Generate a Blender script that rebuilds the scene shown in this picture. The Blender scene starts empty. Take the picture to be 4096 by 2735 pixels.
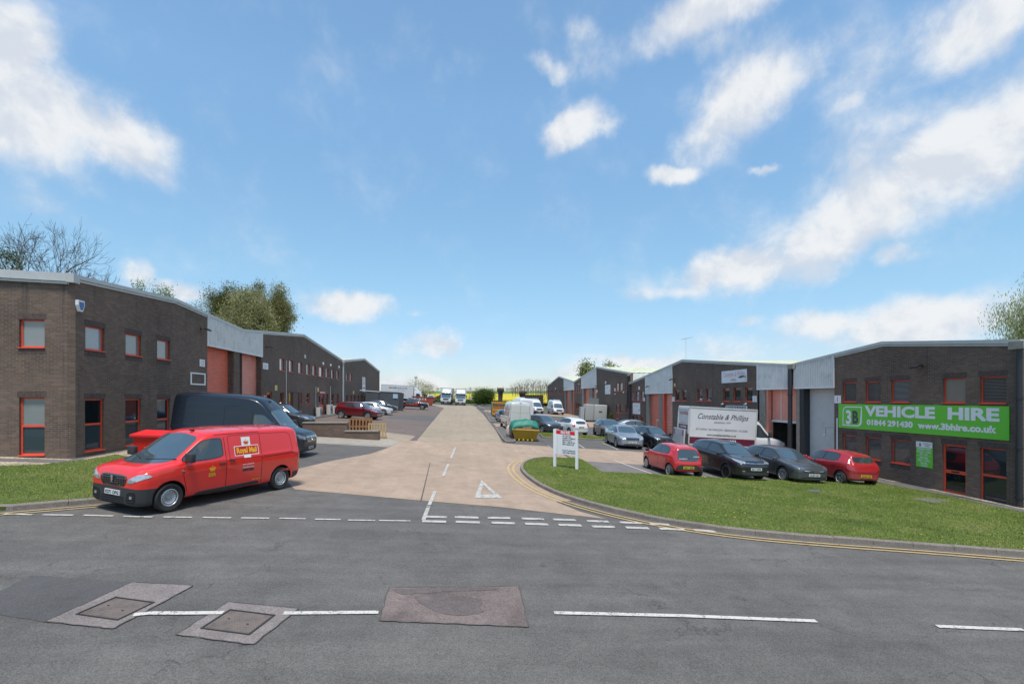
import bpy, bmesh, math, random
from mathutils import Vector, Matrix
from mathutils.bvhtree import BVHTree
R = math.radians
scene = bpy.context.scene
COL = scene.collection

# ---------------------------------------------------------------- camera
CH = 3.226; YAW = R(5.94)
FW = Vector((math.sin(YAW), math.cos(YAW), 0)); RT = Vector((math.cos(YAW), -math.sin(YAW), 0))
cd = bpy.data.cameras.new('camera'); cam = bpy.data.objects.new('camera', cd); COL.objects.link(cam)
cam.location = (0, 0, CH); cam.rotation_euler = (R(90), 0, -YAW)
cd.sensor_width = 36; cd.lens = 1140 / 2348 * 36; cd.shift_y = 0.0549
cd.clip_start = 0.1; cd.clip_end = 8000
scene.camera = cam
# ---------------------------------------------------------------- light
SUN_EL, SUN_AZ = 69, 182        # azimuth from +Y towards +X
scene.view_settings.view_transform = 'Standard'; scene.view_settings.look = 'None'
scene.view_settings.gamma = 1; scene.view_settings.exposure = 1.2
scene.view_settings.use_curve_mapping = False
sl = bpy.data.lights.new('sun', 'SUN'); sl.energy = 1.9; sl.angle = R(12); sl.color = (1, .94, .86)
so = bpy.data.objects.new('sun', sl); COL.objects.link(so)
_s = Vector((math.cos(R(SUN_EL)) * math.sin(R(SUN_AZ)), math.cos(R(SUN_EL)) * math.cos(R(SUN_AZ)), math.sin(R(SUN_EL))))
so.rotation_euler = _s.to_track_quat('Z', 'Y').to_euler(); so.location = (0, 0, 60)
scene.cycles.max_bounces = 6; scene.cycles.diffuse_bounces = 3; scene.cycles.glossy_bounces = 3
scene.cycles.transparent_max_bounces = 8

class NT:
    def __init__(s, tree): s.t = tree; s.t.nodes.clear()
    def n(s, typ, ins=None, **kw):
        nd = s.t.nodes.new(typ)
        for k, v in kw.items(): setattr(nd, k, v)
        for k, v in (ins or {}).items():
            sock = nd.inputs[k]
            if isinstance(v, bpy.types.NodeSocket): s.t.links.new(v, sock)
            else: sock.default_value = v
        return nd
    def math(s, op, a, b=None, c=None, clamp=False):
        ins = {0: a}
        if b is not None: ins[1] = b
        if c is not None: ins[2] = c
        return s.n('ShaderNodeMath', ins, operation=op, use_clamp=clamp).outputs[0]
    def mix(s, f, a, b, blend='MIX'):
        nd = s.n('ShaderNodeMix', {0: f, 6: a, 7: b}, data_type='RGBA', blend_type=blend); return nd.outputs[2]
    def ramp(s, f, stops):
        nd = s.n('ShaderNodeValToRGB', {0: f}); cr = nd.color_ramp
        while len(cr.elements) < len(stops): cr.elements.new(.5)
        for e, (p, c) in zip(cr.elements, stops):
            e.position = p; e.color = c if len(c) == 4 else (*c, 1)
        return nd.outputs[0]
    def noise(s, vec, sc, det=4, rough=.55, dist=0):
        return s.n('ShaderNodeTexNoise', {'Vector': vec, 'Scale': sc, 'Detail': det, 'Roughness': rough, 'Distortion': dist}).outputs[0]
    def rng(s, v, a, b, c=0, d=1, smooth=False):
        return s.n('ShaderNodeMapRange', {0: v, 1: a, 2: b, 3: c, 4: d}, interpolation_type='SMOOTHSTEP' if smooth else 'LINEAR').outputs[0]

def c4(c): return (*c, 1) if len(c) == 3 else c
def hexc(r, g, b):   # sRGB 0-255 to linear
    f = lambda v: (v / 255 / 12.92) if v / 255 <= .04045 else ((v / 255 + .055) / 1.055) ** 2.4
    return (f(r), f(g), f(b))

# ---------------------------------------------------------------- world: physical sky with a layer of cumulus
w = bpy.data.worlds.new('World'); scene.world = w; w.use_nodes = True
N = NT(w.node_tree)
sky = N.n('ShaderNodeTexSky', sky_type='NISHITA', sun_disc=False, sun_elevation=R(SUN_EL), sun_rotation=R(SUN_AZ),
          altitude=100, air_density=1.0, dust_density=.25, ozone_density=3.2).outputs[0]
tc = N.n('ShaderNodeTexCoord').outputs['Generated']
sx, sy, sz = N.n('ShaderNodeSeparateXYZ', {0: tc}).outputs
az = N.math('ARCTAN2', sx, sy); el = N.math('ARCSINE', sz)
pv = N.n('ShaderNodeCombineXYZ', {0: az, 1: el, 2: 0.0}).outputs[0]
zc = N.math('ADD', N.math('MAXIMUM', sz, 0), .16)
flat = N.n('ShaderNodeCombineXYZ', {0: N.math('DIVIDE', sx, zc), 1: N.math('DIVIDE', sy, zc), 2: 0.0}).outputs[0]
def skydir(px, py):
    d = (RT * ((px - 1174) / 1140) + FW + Vector((0, 0, (912 - py) / 1140))).normalized()
    return math.atan2(d.x, d.y), math.asin(d.z)
BLOBS = [  # centre px, py, half sizes px, tilt deg, weight
 (20, 90, 190, 120, -25, 1), (60, 240, 270, 130, -8, 1.15), (250, 300, 180, 90, 20, 1.1), (200, 400, 260, 50, 35, .35),
 (290, 625, 60, 40, 0, .8), (420, 655, 110, 30, 0, .85), (800, 705, 105, 34, 0, 1.1), (1000, 790, 75, 32, -10, .95), (960, 722, 40, 12, 0, .4),
 (1270, 140, 80, 35, 10, .7), (1340, 75, 60, 40, 0, .5), (1600, 35, 260, 75, -8, 1.0), (1640, 100, 110, 60, 20, .6),
 (1325, 285, 85, 50, -15, 1.0), (1700, 235, 220, 100, -28, 1.0), (1830, 160, 170, 60, -15, .75), (1945, 240, 70, 30, 0, .6),
 (1535, 402, 85, 30, 0, 1.05), (1745, 388, 45, 18, -10, .9), (1965, 480, 320, 118, -24, 1.15), (2200, 330, 290, 140, -18, 1.15),
 (2210, 70, 230, 130, -10, 1.1), (2345, 240, 100, 100, 0, .9), (1700, 620, 240, 58, -6, 1.15), (1560, 672, 120, 24, 0, .8), (1850, 620, 90, 40, 0, .8),
 (2060, 585, 75, 45, 0, .8), (2120, 735, 300, 66, -6, 1.1), (1900, 750, 170, 40, 0, .9), (1720, 745, 50, 20, 0, .6),
 (1450, 825, 150, 26, 0, 1.0), (1330, 855, 120, 22, 0, .8), (970, 875, 120, 20, 0, .8), (640, 800, 90, 12, 0, .3), (2060, 285, 160, 30, 10, .5), (1450, 180, 330, 60, 25, .42), (2000, 180, 260, 120, 0, .5), (1900, 420, 380, 140, -30, .5), (120, 480, 240, 60, 30, .4), (1700, 800, 400, 40, 0, .5), (640, 870, 300, 30, 0, .45)]
acc = None
wob = N.n('ShaderNodeTexNoise', {'Vector': pv, 'Scale': 7.0, 'Detail': 5, 'Roughness': .6}).outputs['Color']
wv = N.n('ShaderNodeVectorMath', {0: wob, 1: (.5, .5, .5)}, operation='SUBTRACT').outputs[0]
wv = N.n('ShaderNodeVectorMath', {0: wv, 1: (.16, .09, 0)}, operation='MULTIPLY').outputs[0]
pw = N.n('ShaderNodeVectorMath', {0: pv, 1: wv}, operation='ADD').outputs[0]
for (bx, by, rx, ry, tl, wt) in BLOBS:
    a0, e0 = skydir(bx, by); a1, _ = skydir(bx + rx, by); _, e1 = skydir(bx, by - ry)
    m = N.n('ShaderNodeMapping', {'Vector': pw, 'Location': (a0, e0, 0), 'Rotation': (0, 0, R(-tl)), 'Scale': (abs(a1 - a0) * 1.6, abs(e1 - e0) * 1.75, 1)}, vector_type='TEXTURE').outputs[0]
    d = N.n('ShaderNodeVectorMath', {0: m}, operation='LENGTH').outputs['Value']
    v = N.rng(d, 0, 1, wt, 0, True)
    acc = v if acc is None else N.math('SMOOTH_MAX', acc, v, .25)
n1 = N.noise(pv, 6.5, 10, .6, .15); n2 = N.noise(flat, 2.2, 7, .6)
dens = N.math('ADD', acc, N.math('MULTIPLY', N.math('MULTIPLY', N.math('SUBTRACT', n1, .5), 1.5), N.rng(acc, 0, .5, .55, 1)))
dens = N.math('ADD', dens, N.math('MULTIPLY', N.math('SUBTRACT', n2, .5), .2))
cov = N.rng(dens, .16, .98, 0, .96, True)
# clouds elsewhere in the sky (behind the viewpoint) so that reflections have something to show
back = N.math('MULTIPLY', N.rng(N.noise(flat, 1.1, 8, .6), .5, .62, 0, .95, True), N.rng(sy, .25, -.1, 0, 1, True))
cov = N.math('MAXIMUM', cov, back)
thin = N.math('MULTIPLY', N.rng(sz, .16, 0.0, 0, .3, True), N.rng(N.noise(pv, 3.2, 4), .35, .65, .45, 1))
cov = N.math('MAXIMUM', cov, thin)
lowe = N.noise(N.n('ShaderNodeVectorMath', {0: pv, 1: (0.006, .03, 0)}, operation='ADD').outputs[0], 6.5, 10, .6, .15)
shade = N.rng(N.math('SUBTRACT', n1, lowe), -.09, .09, 0, 1, True)   # lit tops, greyer undersides
ccol = N.mix(shade, (3.55, 3.8, 4.2, 1), (4.5, 4.6, 4.7, 1))
hk = N.rng(sz, 0, .5, .56, 1.05); skyc = N.mix(1.0, N.mix(1.0, sky, N.mix(N.rng(sz, 0, .25, 0, 1, True), (1.02, 1.04, 1.16, 1), (1.12, 1.24, 1.12, 1)), 'MULTIPLY'), N.n('ShaderNodeCombineColor', {0: hk, 1: hk, 2: hk}).outputs[0], 'MULTIPLY')
outc = N.mix(cov, skyc, ccol)
bg = N.n('ShaderNodeBackground', {'Color': outc, 'Strength': .085})
N.n('ShaderNodeOutputWorld', {'Surface': bg.outputs[0]})

# ---------------------------------------------------------------- pixel -> place helpers (units: a 2348 px wide copy of the photograph)
PA, PB = -.05196, .01465
def plane(x, y): return PA * x + PB * y
def zr(ox, oy, s): return lambda zx, zy: ((ox + zx / s) / 1.7445, (oy + zy / s) / 1.7445)
R1 = zr(0, 800, 1.2058); R2 = zr(1000, 1250, 2.237); R3 = zr(1900, 1350, 2.61); R4 = zr(2500, 1350, 2.61); R5 = zr(3100, 1100, 1.568)
R6 = zr(0, 1900, 1.147); R7 = zr(2048, 1850, 1.147); R8 = zr(350, 1650, 2.61); D1 = zr(1100, 1550, 5.107); D2 = zr(1500, 1480, 5.107)
D3 = zr(1900, 1520, 5.8725); D4 = zr(2300, 1480, 5.107); D5 = zr(1040, 1380, 5.6); D6 = zr(3200, 1580, 2.6217); D7 = zr(680, 1530, 4.05)
S0 = lambda x, y: (x, y)
def ray(p): return RT * ((p[0] - 1174) / 1140) + FW + Vector((0, 0, (912 - p[1]) / 1140))
def G(p, off=0):
    d = ray(p); t = (CH - off) / (PA * d.x + PB * d.y - d.z); return Vector((d.x * t, d.y * t, CH + d.z * t))
def PX(p, X): d = ray(p); t = X / d.x; return (d.y * t, CH + d.z * t)
def PY(p, Y): d = ray(p); t = Y / d.y; return (d.x * t, CH + d.z * t)
def AT(p, depth): return Vector((0, 0, CH)) + ray(p) * depth

# ---------------------------------------------------------------- object helpers
def tag(o, label=None, cat=None, group=None, kind=None):
    if label: o['label'] = label
    if cat: o['category'] = cat
    if group: o['group'] = group
    if kind: o['kind'] = kind
    return o
def empty(name, loc=(0, 0, 0), rz=0, label=None, cat=None, group=None, scale=1):
    o = bpy.data.objects.new(name, None); COL.objects.link(o); o.location = loc; o.rotation_euler = (0, 0, rz)
    o.scale = (scale,) * 3; o.empty_display_size = .2
    return tag(o, label, cat, group)
def link(name, me, mats, parent=None, loc=None, rot=None):
    o = bpy.data.objects.new(name, me); COL.objects.link(o)
    if mats is not None:
        for m in (mats if isinstance(mats, (list, tuple)) else [mats]): me.materials.append(m)
    if parent is not None: o.parent = parent
    if loc is not None: o.location = loc
    if rot is not None: o.rotation_euler = rot
    return o
def from_bm(name, bm, mats, parent=None, smooth=False, loc=None, rot=None):
    me = bpy.data.meshes.new(name); bm.to_mesh(me); bm.free()
    if smooth:
        for p in me.polygons: p.use_smooth = True
    return link(name, me, mats, parent, loc, rot)
def setsmooth(o, ang=40):
    me = o.data
    bm = bmesh.new(); bm.from_mesh(me)
    for f in bm.faces: f.smooth = True
    for e in bm.edges:
        e.smooth = not (len(e.link_faces) == 2 and e.calc_face_angle(0) > R(ang))
    bm.to_mesh(me); bm.free(); return o
def copy_tree(o, parent=None):
    c = o.copy(); COL.objects.link(c); c.parent = parent
    for ch in list(o.children): copy_tree(ch, c)
    return c
class MB:
    """collects boxes, tubes, quads into ONE mesh"""
    def __init__(s): s.v = []; s.f = []; s.mi = []
    def add(s, vs, fs, m=0):
        b = len(s.v); s.v += [tuple(v) for v in vs]; s.f += [tuple(i + b for i in f) for f in fs]; s.mi += [m] * len(fs); return s
    def box(s, a, b, m=0, M=None):
        (x0, y0, z0), (x1, y1, z1) = a, b
        vs = [(x0, y0, z0), (x1, y0, z0), (x1, y1, z0), (x0, y1, z0), (x0, y0, z1), (x1, y0, z1), (x1, y1, z1), (x0, y1, z1)]
        if M is not None: vs = [M @ Vector(v) for v in vs]
        return s.add(vs, [(0, 3, 2, 1), (4, 5, 6, 7), (0, 1, 5, 4), (1, 2, 6, 5), (2, 3, 7, 6), (3, 0, 4, 7)], m)
    def cbox(s, c, d, m=0, M=None):
        return s.box([c[i] - d[i] / 2 for i in range(3)], [c[i] + d[i] / 2 for i in range(3)], m, M)
    def quad(s, *vs, m=0): return s.add(vs, [tuple(range(len(vs)))], m)
    def tube(s, p0, p1, r0, r1=None, n=8, m=0, caps=True):
        r1 = r0 if r1 is None else r1
        p0, p1 = Vector(p0), Vector(p1); d = (p1 - p0).normalized()
        a = d.orthogonal().normalized(); b = d.cross(a)
        vs = []
        for p, r in ((p0, r0), (p1, r1)):
            for i in range(n):
                t = 2 * math.pi * i / n; vs.append(p + (a * math.cos(t) + b * math.sin(t)) * r)
        fs = [(i, (i + 1) % n, n + (i + 1) % n, n + i) for i in range(n)]
        if caps: fs += [tuple(reversed(range(n))), tuple(range(n, 2 * n))]
        return s.add(vs, fs, m)
    def path(s, pts, r, n=6, m=0):
        for a, b in zip(pts, pts[1:]): s.tube(a, b, r, r, n, m)
        return s
    def lathe(s, prof, n=24, m=0, axis='Z', c=(0, 0, 0)):
        vs = []
        for i in range(n):
            t = 2 * math.pi * i / n
            for (r, h) in prof:
                x, y, z = r * math.cos(t), r * math.sin(t), h
                if axis == 'Y': x, y, z = x, z, y
                if axis == 'X': x, y, z = z, x, y
                vs.append((x + c[0], y + c[1], z + c[2]))
        k = len(prof); fs = []
        for i in range(n):
            j = (i + 1) % n
            for a in range(k - 1): fs.append((i * k + a, j * k + a, j * k + a + 1, i * k + a + 1))
        return s.add(vs, fs, m)
    def prism(s, poly, d0, d1, axis='Y', m=0):
        """poly of 2D points extruded along an axis"""
        def mk(u, v, d): return {'Y': (u, d, v), 'X': (d, u, v), 'Z': (u, v, d)}[axis]
        n = len(poly); vs = [mk(u, v, d0) for u, v in poly] + [mk(u, v, d1) for u, v in poly]
        fs = [tuple(range(n)), tuple(reversed(range(n, 2 * n)))] + [(i, n + i, n + (i + 1) % n, (i + 1) % n) for i in range(n)]
        return s.add(vs, fs, m)
    def xf(s, M): s.v = [tuple(M @ Vector(v)) for v in s.v]; return s
    def build(s, name, mats, parent=None, smooth=None, bevel=0, loc=None, rot=None, merge=False):
        me = bpy.data.meshes.new(name); me.from_pydata(s.v, [], s.f)
        for p, i in zip(me.polygons, s.mi): p.material_index = i
        bm = bmesh.new(); bm.from_mesh(me)
        if merge: bmesh.ops.remove_doubles(bm, verts=bm.verts, dist=1e-4)
        bmesh.ops.recalc_face_normals(bm, faces=bm.faces)
        if bevel:
            bmesh.ops.bevel(bm, geom=[e for e in bm.edges if len(e.link_faces) == 2 and e.calc_face_angle(0) > R(30)], offset=bevel, segments=2, affect='EDGES', profile=.6)
        bm.to_mesh(me); bm.free()
        o = link(name, me, mats, parent, loc, rot)
        if smooth: setsmooth(o, smooth)
        return o
def text_mesh(txt, size, bold=0.0, shear=0.0, sx=1.0, align='CENTER', spacing=1.0):
    """built-in font -> list of 2D verts and faces, baseline at y=0"""
    cu = bpy.data.curves.new('lettering', 'FONT'); cu.body = txt; cu.size = size; cu.offset = bold; cu.shear = shear
    cu.align_x = align; cu.space_character = spacing; cu.resolution_u = 3
    o = bpy.data.objects.new('lettering', cu); COL.objects.link(o)
    bpy.context.view_layer.update()
    me = o.to_mesh(); vs = [(v.co.x * sx, v.co.y) for v in me.vertices]; fs = [tuple(p.vertices) for p in me.polygons]
    o.to_mesh_clear(); bpy.data.objects.remove(o); bpy.data.curves.remove(cu)
    return vs, fs
def lettering(name, lines, M, mats, parent):
    """lines: (text, size, u, v, kwargs) laid flat in a frame M (x along text, y up, z out)"""
    o = None
    for (t, size, u, v, kw) in lines:
        mb = MB(); m = kw.pop('m', 0)
        if 'width' in kw:
            wd = kw.pop('width'); vs, fs = text_mesh(t, size, **kw)
            if not vs: continue
            w0 = max(p[0] for p in vs) - min(p[0] for p in vs); k = wd / max(w0, 1e-6); vs = [(a * k, b) for a, b in vs]
        else: vs, fs = text_mesh(t, size, **kw)
        mb.add([M @ Vector((a + u, b + v, 0)) for a, b in vs], fs, m)
        me = bpy.data.meshes.new(name); me.from_pydata(mb.v, [], mb.f); o = link(name, me, mats, parent)
    return o
def frameM(o, u, v):
    u = Vector(u).normalized(); v = Vector(v).normalized(); n = u.cross(v)
    M = Matrix.Identity(4)
    for i in range(3): M[i][0] = u[i]; M[i][1] = v[i]; M[i][2] = n[i]; M[i][3] = o[i]
    return M

# ---------------------------------------------------------------- materials
MATS = {}
def mat(name, col, rough=.6, metal=0, var=0.0, vscale=3.0, bump=0.0, bscale=60, coat=0, dirt=None, spec=None, alpha=None):
    """plain principled surface with gentle mottling"""
    if name in MATS: return MATS[name]
    m = bpy.data.materials.new(name); m.use_nodes = True; N = NT(m.node_tree)
    P = N.n('ShaderNodeBsdfPrincipled', {'Roughness': rough, 'Metallic': metal})
    col = c4(col); tc = N.n('ShaderNodeTexCoord').outputs['Object']
    cs = None
    if var:
        nz = N.noise(tc, vscale, 5, .6)
        k = N.rng(nz, .25, .75, 1 - var, 1 + var)
        kk = N.n('ShaderNodeCombineColor', {0: k, 1: k, 2: k}).outputs[0]
        cs = N.mix(1.0, col, kk, 'MULTIPLY')
        N.t.links.new(N.rng(nz, .3, .7, max(rough - .07, .03), min(rough + .1, 1)), P.inputs['Roughness'])
    if dirt:
        dc, amt, sc = dirt
        base = cs if cs is not None else col
        cs = N.mix(N.rng(N.noise(tc, sc, 6, .7), .5, .72, 0, amt, True), base, c4(dc))
    if cs is not None: N.t.links.new(cs, P.inputs['Base Color'])
    else: P.inputs['Base Color'].default_value = col
    if bump:
        bn = N.n('ShaderNodeBump', {'Strength': bump, 'Distance': .01, 'Height': N.noise(tc, bscale, 4, .6)})
        N.t.links.new(bn.outputs[0], P.inputs['Normal'])
    if coat: P.inputs['Coat Weight'].default_value = coat; P.inputs['Coat Roughness'].default_value = .04
    if spec is not None: P.inputs['Specular IOR Level'].default_value = spec
    N.n('ShaderNodeOutputMaterial', {'Surface': P.outputs[0]})
    MATS[name] = m; return m
def paint(name, col, metal=0.0, dirt=.15, coat=1.0):
    if name in MATS: return MATS[name]
    m = bpy.data.materials.new(name); m.use_nodes = True; N = NT(m.node_tree)
    tc = N.n('ShaderNodeTexCoord').outputs['Object']; z = N.n('ShaderNodeSeparateXYZ', {0: tc}).outputs[2]
    # road film: sticks to the lower flanks of a driven car
    low = N.math('MULTIPLY', N.rng(z, .9, .15, 0, 1, True), N.rng(N.noise(tc, 6, 6, .7), .3, .7, .3, 1))
    c = N.mix(N.math('MULTIPLY', low, dirt), c4(col), (.16, .14, .115, 1))
    P = N.n('ShaderNodeBsdfPrincipled', {'Base Color': c, 'Roughness': N.math('ADD', N.math('MULTIPLY', low, .3), .32 if metal else .3), 'Metallic': metal, 'Coat Weight': coat, 'Coat Roughness': N.math('ADD', N.math('MULTIPLY', low, .35 * (dirt > 0)), .025)})
    N.n('ShaderNodeOutputMaterial', {'Surface': P.outputs[0]}); MATS[name] = m; return m
def glassmat(name, tint=(.012, .016, .018), rough=.02, spec=.9, inside=None, ior=1.5):
    if name in MATS: return MATS[name]
    m = bpy.data.materials.new(name); m.use_nodes = True; N = NT(m.node_tree)
    c = c4(tint)
    if inside:
        tc = N.n('ShaderNodeTexCoord').outputs['Object']
        c = N.mix(N.rng(N.noise(tc, inside[1], 3, .5), .45, .6, 0, 1, True), c, c4(inside[0]))
    P = N.n('ShaderNodeBsdfPrincipled', {'Base Color': c, 'Roughness': rough, 'Specular IOR Level': spec, 'IOR': ior})
    N.n('ShaderNodeOutputMaterial', {'Surface': P.outputs[0]}); MATS[name] = m; return m

def brickmat(name, axis, c1, c2, mortar, scale_shift=(0, 0), patch=1.0):
    """stretcher bond on an upright wall; axis = which object axis runs along the wall"""
    if name in MATS: return MATS[name]
    m = bpy.data.materials.new(name); m.use_nodes = True; N = NT(m.node_tree)
    tc = N.n('ShaderNodeTexCoord').outputs['Object']; s = N.n('ShaderNodeSeparateXYZ', {0: tc}).outputs
    if axis == 'XY':     # pick by normal
        nr = N.n('ShaderNodeSeparateXYZ', {0: N.n('ShaderNodeTexCoord').outputs['Normal']}).outputs
        pick = N.math('GREATER_THAN', N.math('ABSOLUTE', nr[1]), .6)
        u = N.math('ADD', N.math('MULTIPLY', s[0], pick), N.math('MULTIPLY', s[1], N.math('SUBTRACT', 1.0, pick)))
    else: u = s[0] if axis == 'X' else s[1]
    v = N.n('ShaderNodeCombineXYZ', {0: u, 1: s[2], 2: 0.0}).outputs[0]
    br = N.n('ShaderNodeTexBrick', {'Vector': v, 'Scale': 1.0, 'Mortar Size': .0065, 'Mortar Smooth': .3, 'Bias': 0.0, 'Brick Width': .225, 'Row Height': .075,
              'Color1': (0, 0, 0, 1), 'Color2': (1, 1, 1, 1), 'Mortar': (.5, .5, .5, 1)}, offset=.5)
    big = N.noise(tc, .35, 5, .65); mid = N.noise(tc, 2.5, 4, .6)
    bc = N.ramp(br.outputs[0], [(0, c1), (.35, c2), (.7, tuple(x * .72 for x in c1)), (1, tuple(a * .55 + b * .7 for a, b in zip(c1, c2)))])
    st = N.noise(N.n('ShaderNodeMapping', {'Vector': tc, 'Scale': (1.6, 1.6, .12)}).outputs[0], 1.5, 5, .65)
    bc = N.mix(1.0, bc, N.ramp(big, [(.3, (.62,) * 3), (.7, (1.4,) * 3)]), 'MULTIPLY')
    mc = N.mix(N.rng(mid, .35, .65, 0, .7), c4(mortar), c4(tuple(x * .42 for x in mortar)))
    mc = N.mix(N.rng(big, .42, .62, 0, .55, True), mc, c4(tuple(x * .4 for x in mortar)))
    col = N.mix(br.outputs[1], bc, mc)
    # runs of lime and soot down the wall
    col = N.mix(N.rng(st, .56, .74, 0, .5 * patch, True), col, (.028, .027, .028, 1))
    col = N.mix(N.rng(N.noise(tc, 5.5, 3, .8), .71, .76, 0, .6 * patch, True), col, (.30, .28, .26, 1))
    bn = N.n('ShaderNodeBump', {'Strength': .5, 'Distance': .008, 'Height': N.math('SUBTRACT', N.math('MULTIPLY', N.noise(tc, 45, 3), .4), br.outputs[1])})
    P = N.n('ShaderNodeBsdfPrincipled', {'Base Color': col, 'Roughness': .82, 'Normal': bn.outputs[0]})
    N.n('ShaderNodeOutputMaterial', {'Surface': P.outputs[0]}); MATS[name] = m; return m
BR1, BR2, MOR = (.152, .099, .073), (.102, .076, .063), (.27, .20, .145)
M_brick = brickmat('brown_brick', 'XY', BR1, BR2, MOR)
M_soldier = mat('soldier_brick', (.08, .056, .05), .8, var=.5, vscale=9, bump=.3, bscale=70)
M_red = mat('red_window_paint', (.70, .088, .045), .38, var=.08, vscale=6)
M_redsh = mat('red_shutter_paint', (.74, .175, .10), .45, var=.12, vscale=1.2, dirt=((.30, .15, .12), .35, 2.0))
M_salmon = mat('faded_salmon_shutter', (.78, .30, .22), .42, var=.14, vscale=1.0, dirt=((.42, .24, .2), .4, 2.4))
M_fascia = mat('grey_roof_flashing', (.46, .47, .46), .42, .1, var=.12, vscale=2)
M_clad = mat('pale_grey_metal_cladding', (.60, .61, .60), .5, 0, var=.09, vscale=1.4, dirt=((.30, .29, .25), .45, 1.6))
M_roof = mat('mossy_sheet_roof', (.5, .52, .38), .85, var=.2, vscale=1.0, dirt=((.22, .2, .13), .6, .8))
M_white = mat('white_painted_metal', (.68, .69, .70), .45, var=.05, vscale=3)
M_wdoor = mat('white_painted_blocks', (.52, .52, .51), .6, var=.06, vscale=1.5, dirt=((.35, .34, .32), .4, 1.8))
M_black = mat('black_plastic', (.018, .018, .019), .45, var=.1)
M_pipe = mat('black_iron_pipe', (.022, .023, .027), .4)
M_gpipe = mat('grey_downpipe', (.42, .45, .48), .4)
M_conc = mat('rough_concrete', (.27, .245, .21), .88, var=.25, vscale=4, bump=.4, bscale=30)
M_dark = mat('dark_interior', (.01, .01, .01), .9)
M_chrome = mat('bright_chrome', (.75, .76, .78), .12, 1)
M_wing = glassmat('window_glass', (.03, .034, .037), .03, .8)
# ---------------------------------------------------------------- ground
def clampf(v, a, b): return max(a, min(b, v))
def g(x, y):
    """the ground: one inclined plane over the estate, rising to a hill beyond"""
    if y <= 130 and abs(x) < 70: return plane(x, y)
    f = clampf((y - 130) / 170, 0, 1); xc = clampf(x, -70, 70) * (1 - f)
    z = PA * xc + PB * min(y, 420)
    if y > 420:
        t = clampf((y - 420) / 1100, 0, 1); z += 17.5 * t * t * (3 - 2 * t) + .004 * t * clampf(x, -900, 900) * math.sin(x * .002 + 1)
    return z
def groundmat(name, cols, sc=1.0, rough=.9, fine=140, fineamt=.25, bump=.35, crack=None, streak=0, lichen=0, tyre=0):
    """worn ground surface: broad stains, aggregate grain, optional cracks"""
    if name in MATS: return MATS[name]
    m = bpy.data.materials.new(name); m.use_nodes = True; N = NT(m.node_tree)
    tc = N.n('ShaderNodeTexCoord').outputs['Object']
    b = N.noise(tc, .22 * sc, 6, .62, .4); md = N.noise(tc, 1.6 * sc, 5, .65, .3); fi = N.noise(tc, fine, 2, .7)
    c = N.ramp(b, [(.3, cols[0]), (.5, cols[1]), (.7, cols[2])])
    c = N.mix(1.0, c, N.ramp(md, [(.25, (.82,) * 3), (.75, (1.17,) * 3)]), 'MULTIPLY')
    if streak:
        s = N.noise(N.n('ShaderNodeMapping', {'Vector': tc, 'Scale': (.06, .9, 1)} if streak > 0 else {'Vector': tc, 'Scale': (.9, .05, 1)}).outputs[0], 2.2, 4, .6)
        c = N.mix(1.0, c, N.ramp(s, [(.3, (1 - abs(streak),) * 3), (.7, (1 + abs(streak),) * 3)]), 'MULTIPLY')
    g1 = N.n('ShaderNodeTexVoronoi', {'Vector': tc, 'Scale': fine * .75}, feature='F1').outputs['Color']
    gv = N.n('ShaderNodeSeparateColor', {0: g1}).outputs[0]
    k = N.rng(N.math('ADD', N.math('MULTIPLY', gv, .6), N.math('MULTIPLY', fi, .4)), .1, .9, 1 - fineamt, 1 + fineamt)
    c = N.mix(1.0, c, N.n('ShaderNodeCombineColor', {0: k, 1: k, 2: k}).outputs[0], 'MULTIPLY')
    h = N.math('ADD', gv, fi)
    if lichen: c = N.mix(N.rng(N.noise(tc, 9, 3, .8), .68, .74, 0, lichen, True), c, (.33, .32, .29, 1))
    if crack:
        wn = N.n('ShaderNodeTexNoise', {'Vector': tc, 'Scale': 1.7, 'Detail': 6, 'Roughness': .65}).outputs['Color']
        wv = N.n('ShaderNodeVectorMath', {0: N.n('ShaderNodeVectorMath', {0: wn, 1: (.5, .5, .5)}, operation='SUBTRACT').outputs[0], 1: (1.3, 1.3, 0)}, operation='MULTIPLY').outputs[0]
        p2 = N.n('ShaderNodeVectorMath', {0: tc, 1: wv}, operation='ADD').outputs[0]
        d = N.n('ShaderNodeTexVoronoi', {'Vector': p2, 'Scale': crack[0]}, feature='DISTANCE_TO_EDGE').outputs['Distance']
        d2 = N.n('ShaderNodeTexVoronoi', {'Vector': p2, 'Scale': crack[0] * 3.1}, feature='DISTANCE_TO_EDGE').outputs['Distance']
        ms = N.rng(N.noise(tc, .45, 4, .6), .49, .62, 0, 1, True); ms2 = N.rng(N.noise(tc, .6, 4, .6), .56, .65, 0, 1, True)
        cr = N.math('MAXIMUM', N.math('MULTIPLY', N.rng(d, 0, crack[1], 1, 0), ms), N.math('MULTIPLY', N.rng(d2, 0, crack[1] * 2.5, 1, 0), ms2))
        cr = N.math('MULTIPLY', cr, N.rng(N.noise(tc, 14, 3, .7), .38, .6, .15, 1))
        c = N.mix(N.math('MULTIPLY', cr, .7), c, tuple(x * .3 for x in cols[0]) + (1,))
        h = N.math('SUBTRACT', h, N.math('MULTIPLY', cr, 3))
    bn = N.n('ShaderNodeBump', {'Strength': bump, 'Distance': .006, 'Height': h})
    P = N.n('ShaderNodeBsdfPrincipled', {'Base Color': c, 'Roughness': rough, 'Normal': bn.outputs[0], 'Specular IOR Level': .35})
    N.n('ShaderNodeOutputMaterial', {'Surface': P.outputs[0]}); MATS[name] = m; return m
def g3(r, g_, b, k=.12): return [(r * (1 - k), g_ * (1 - k), b * (1 - k)), (r, g_, b), (r * (1 + k), g_ * (1 + k), b * (1 + k))]
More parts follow.
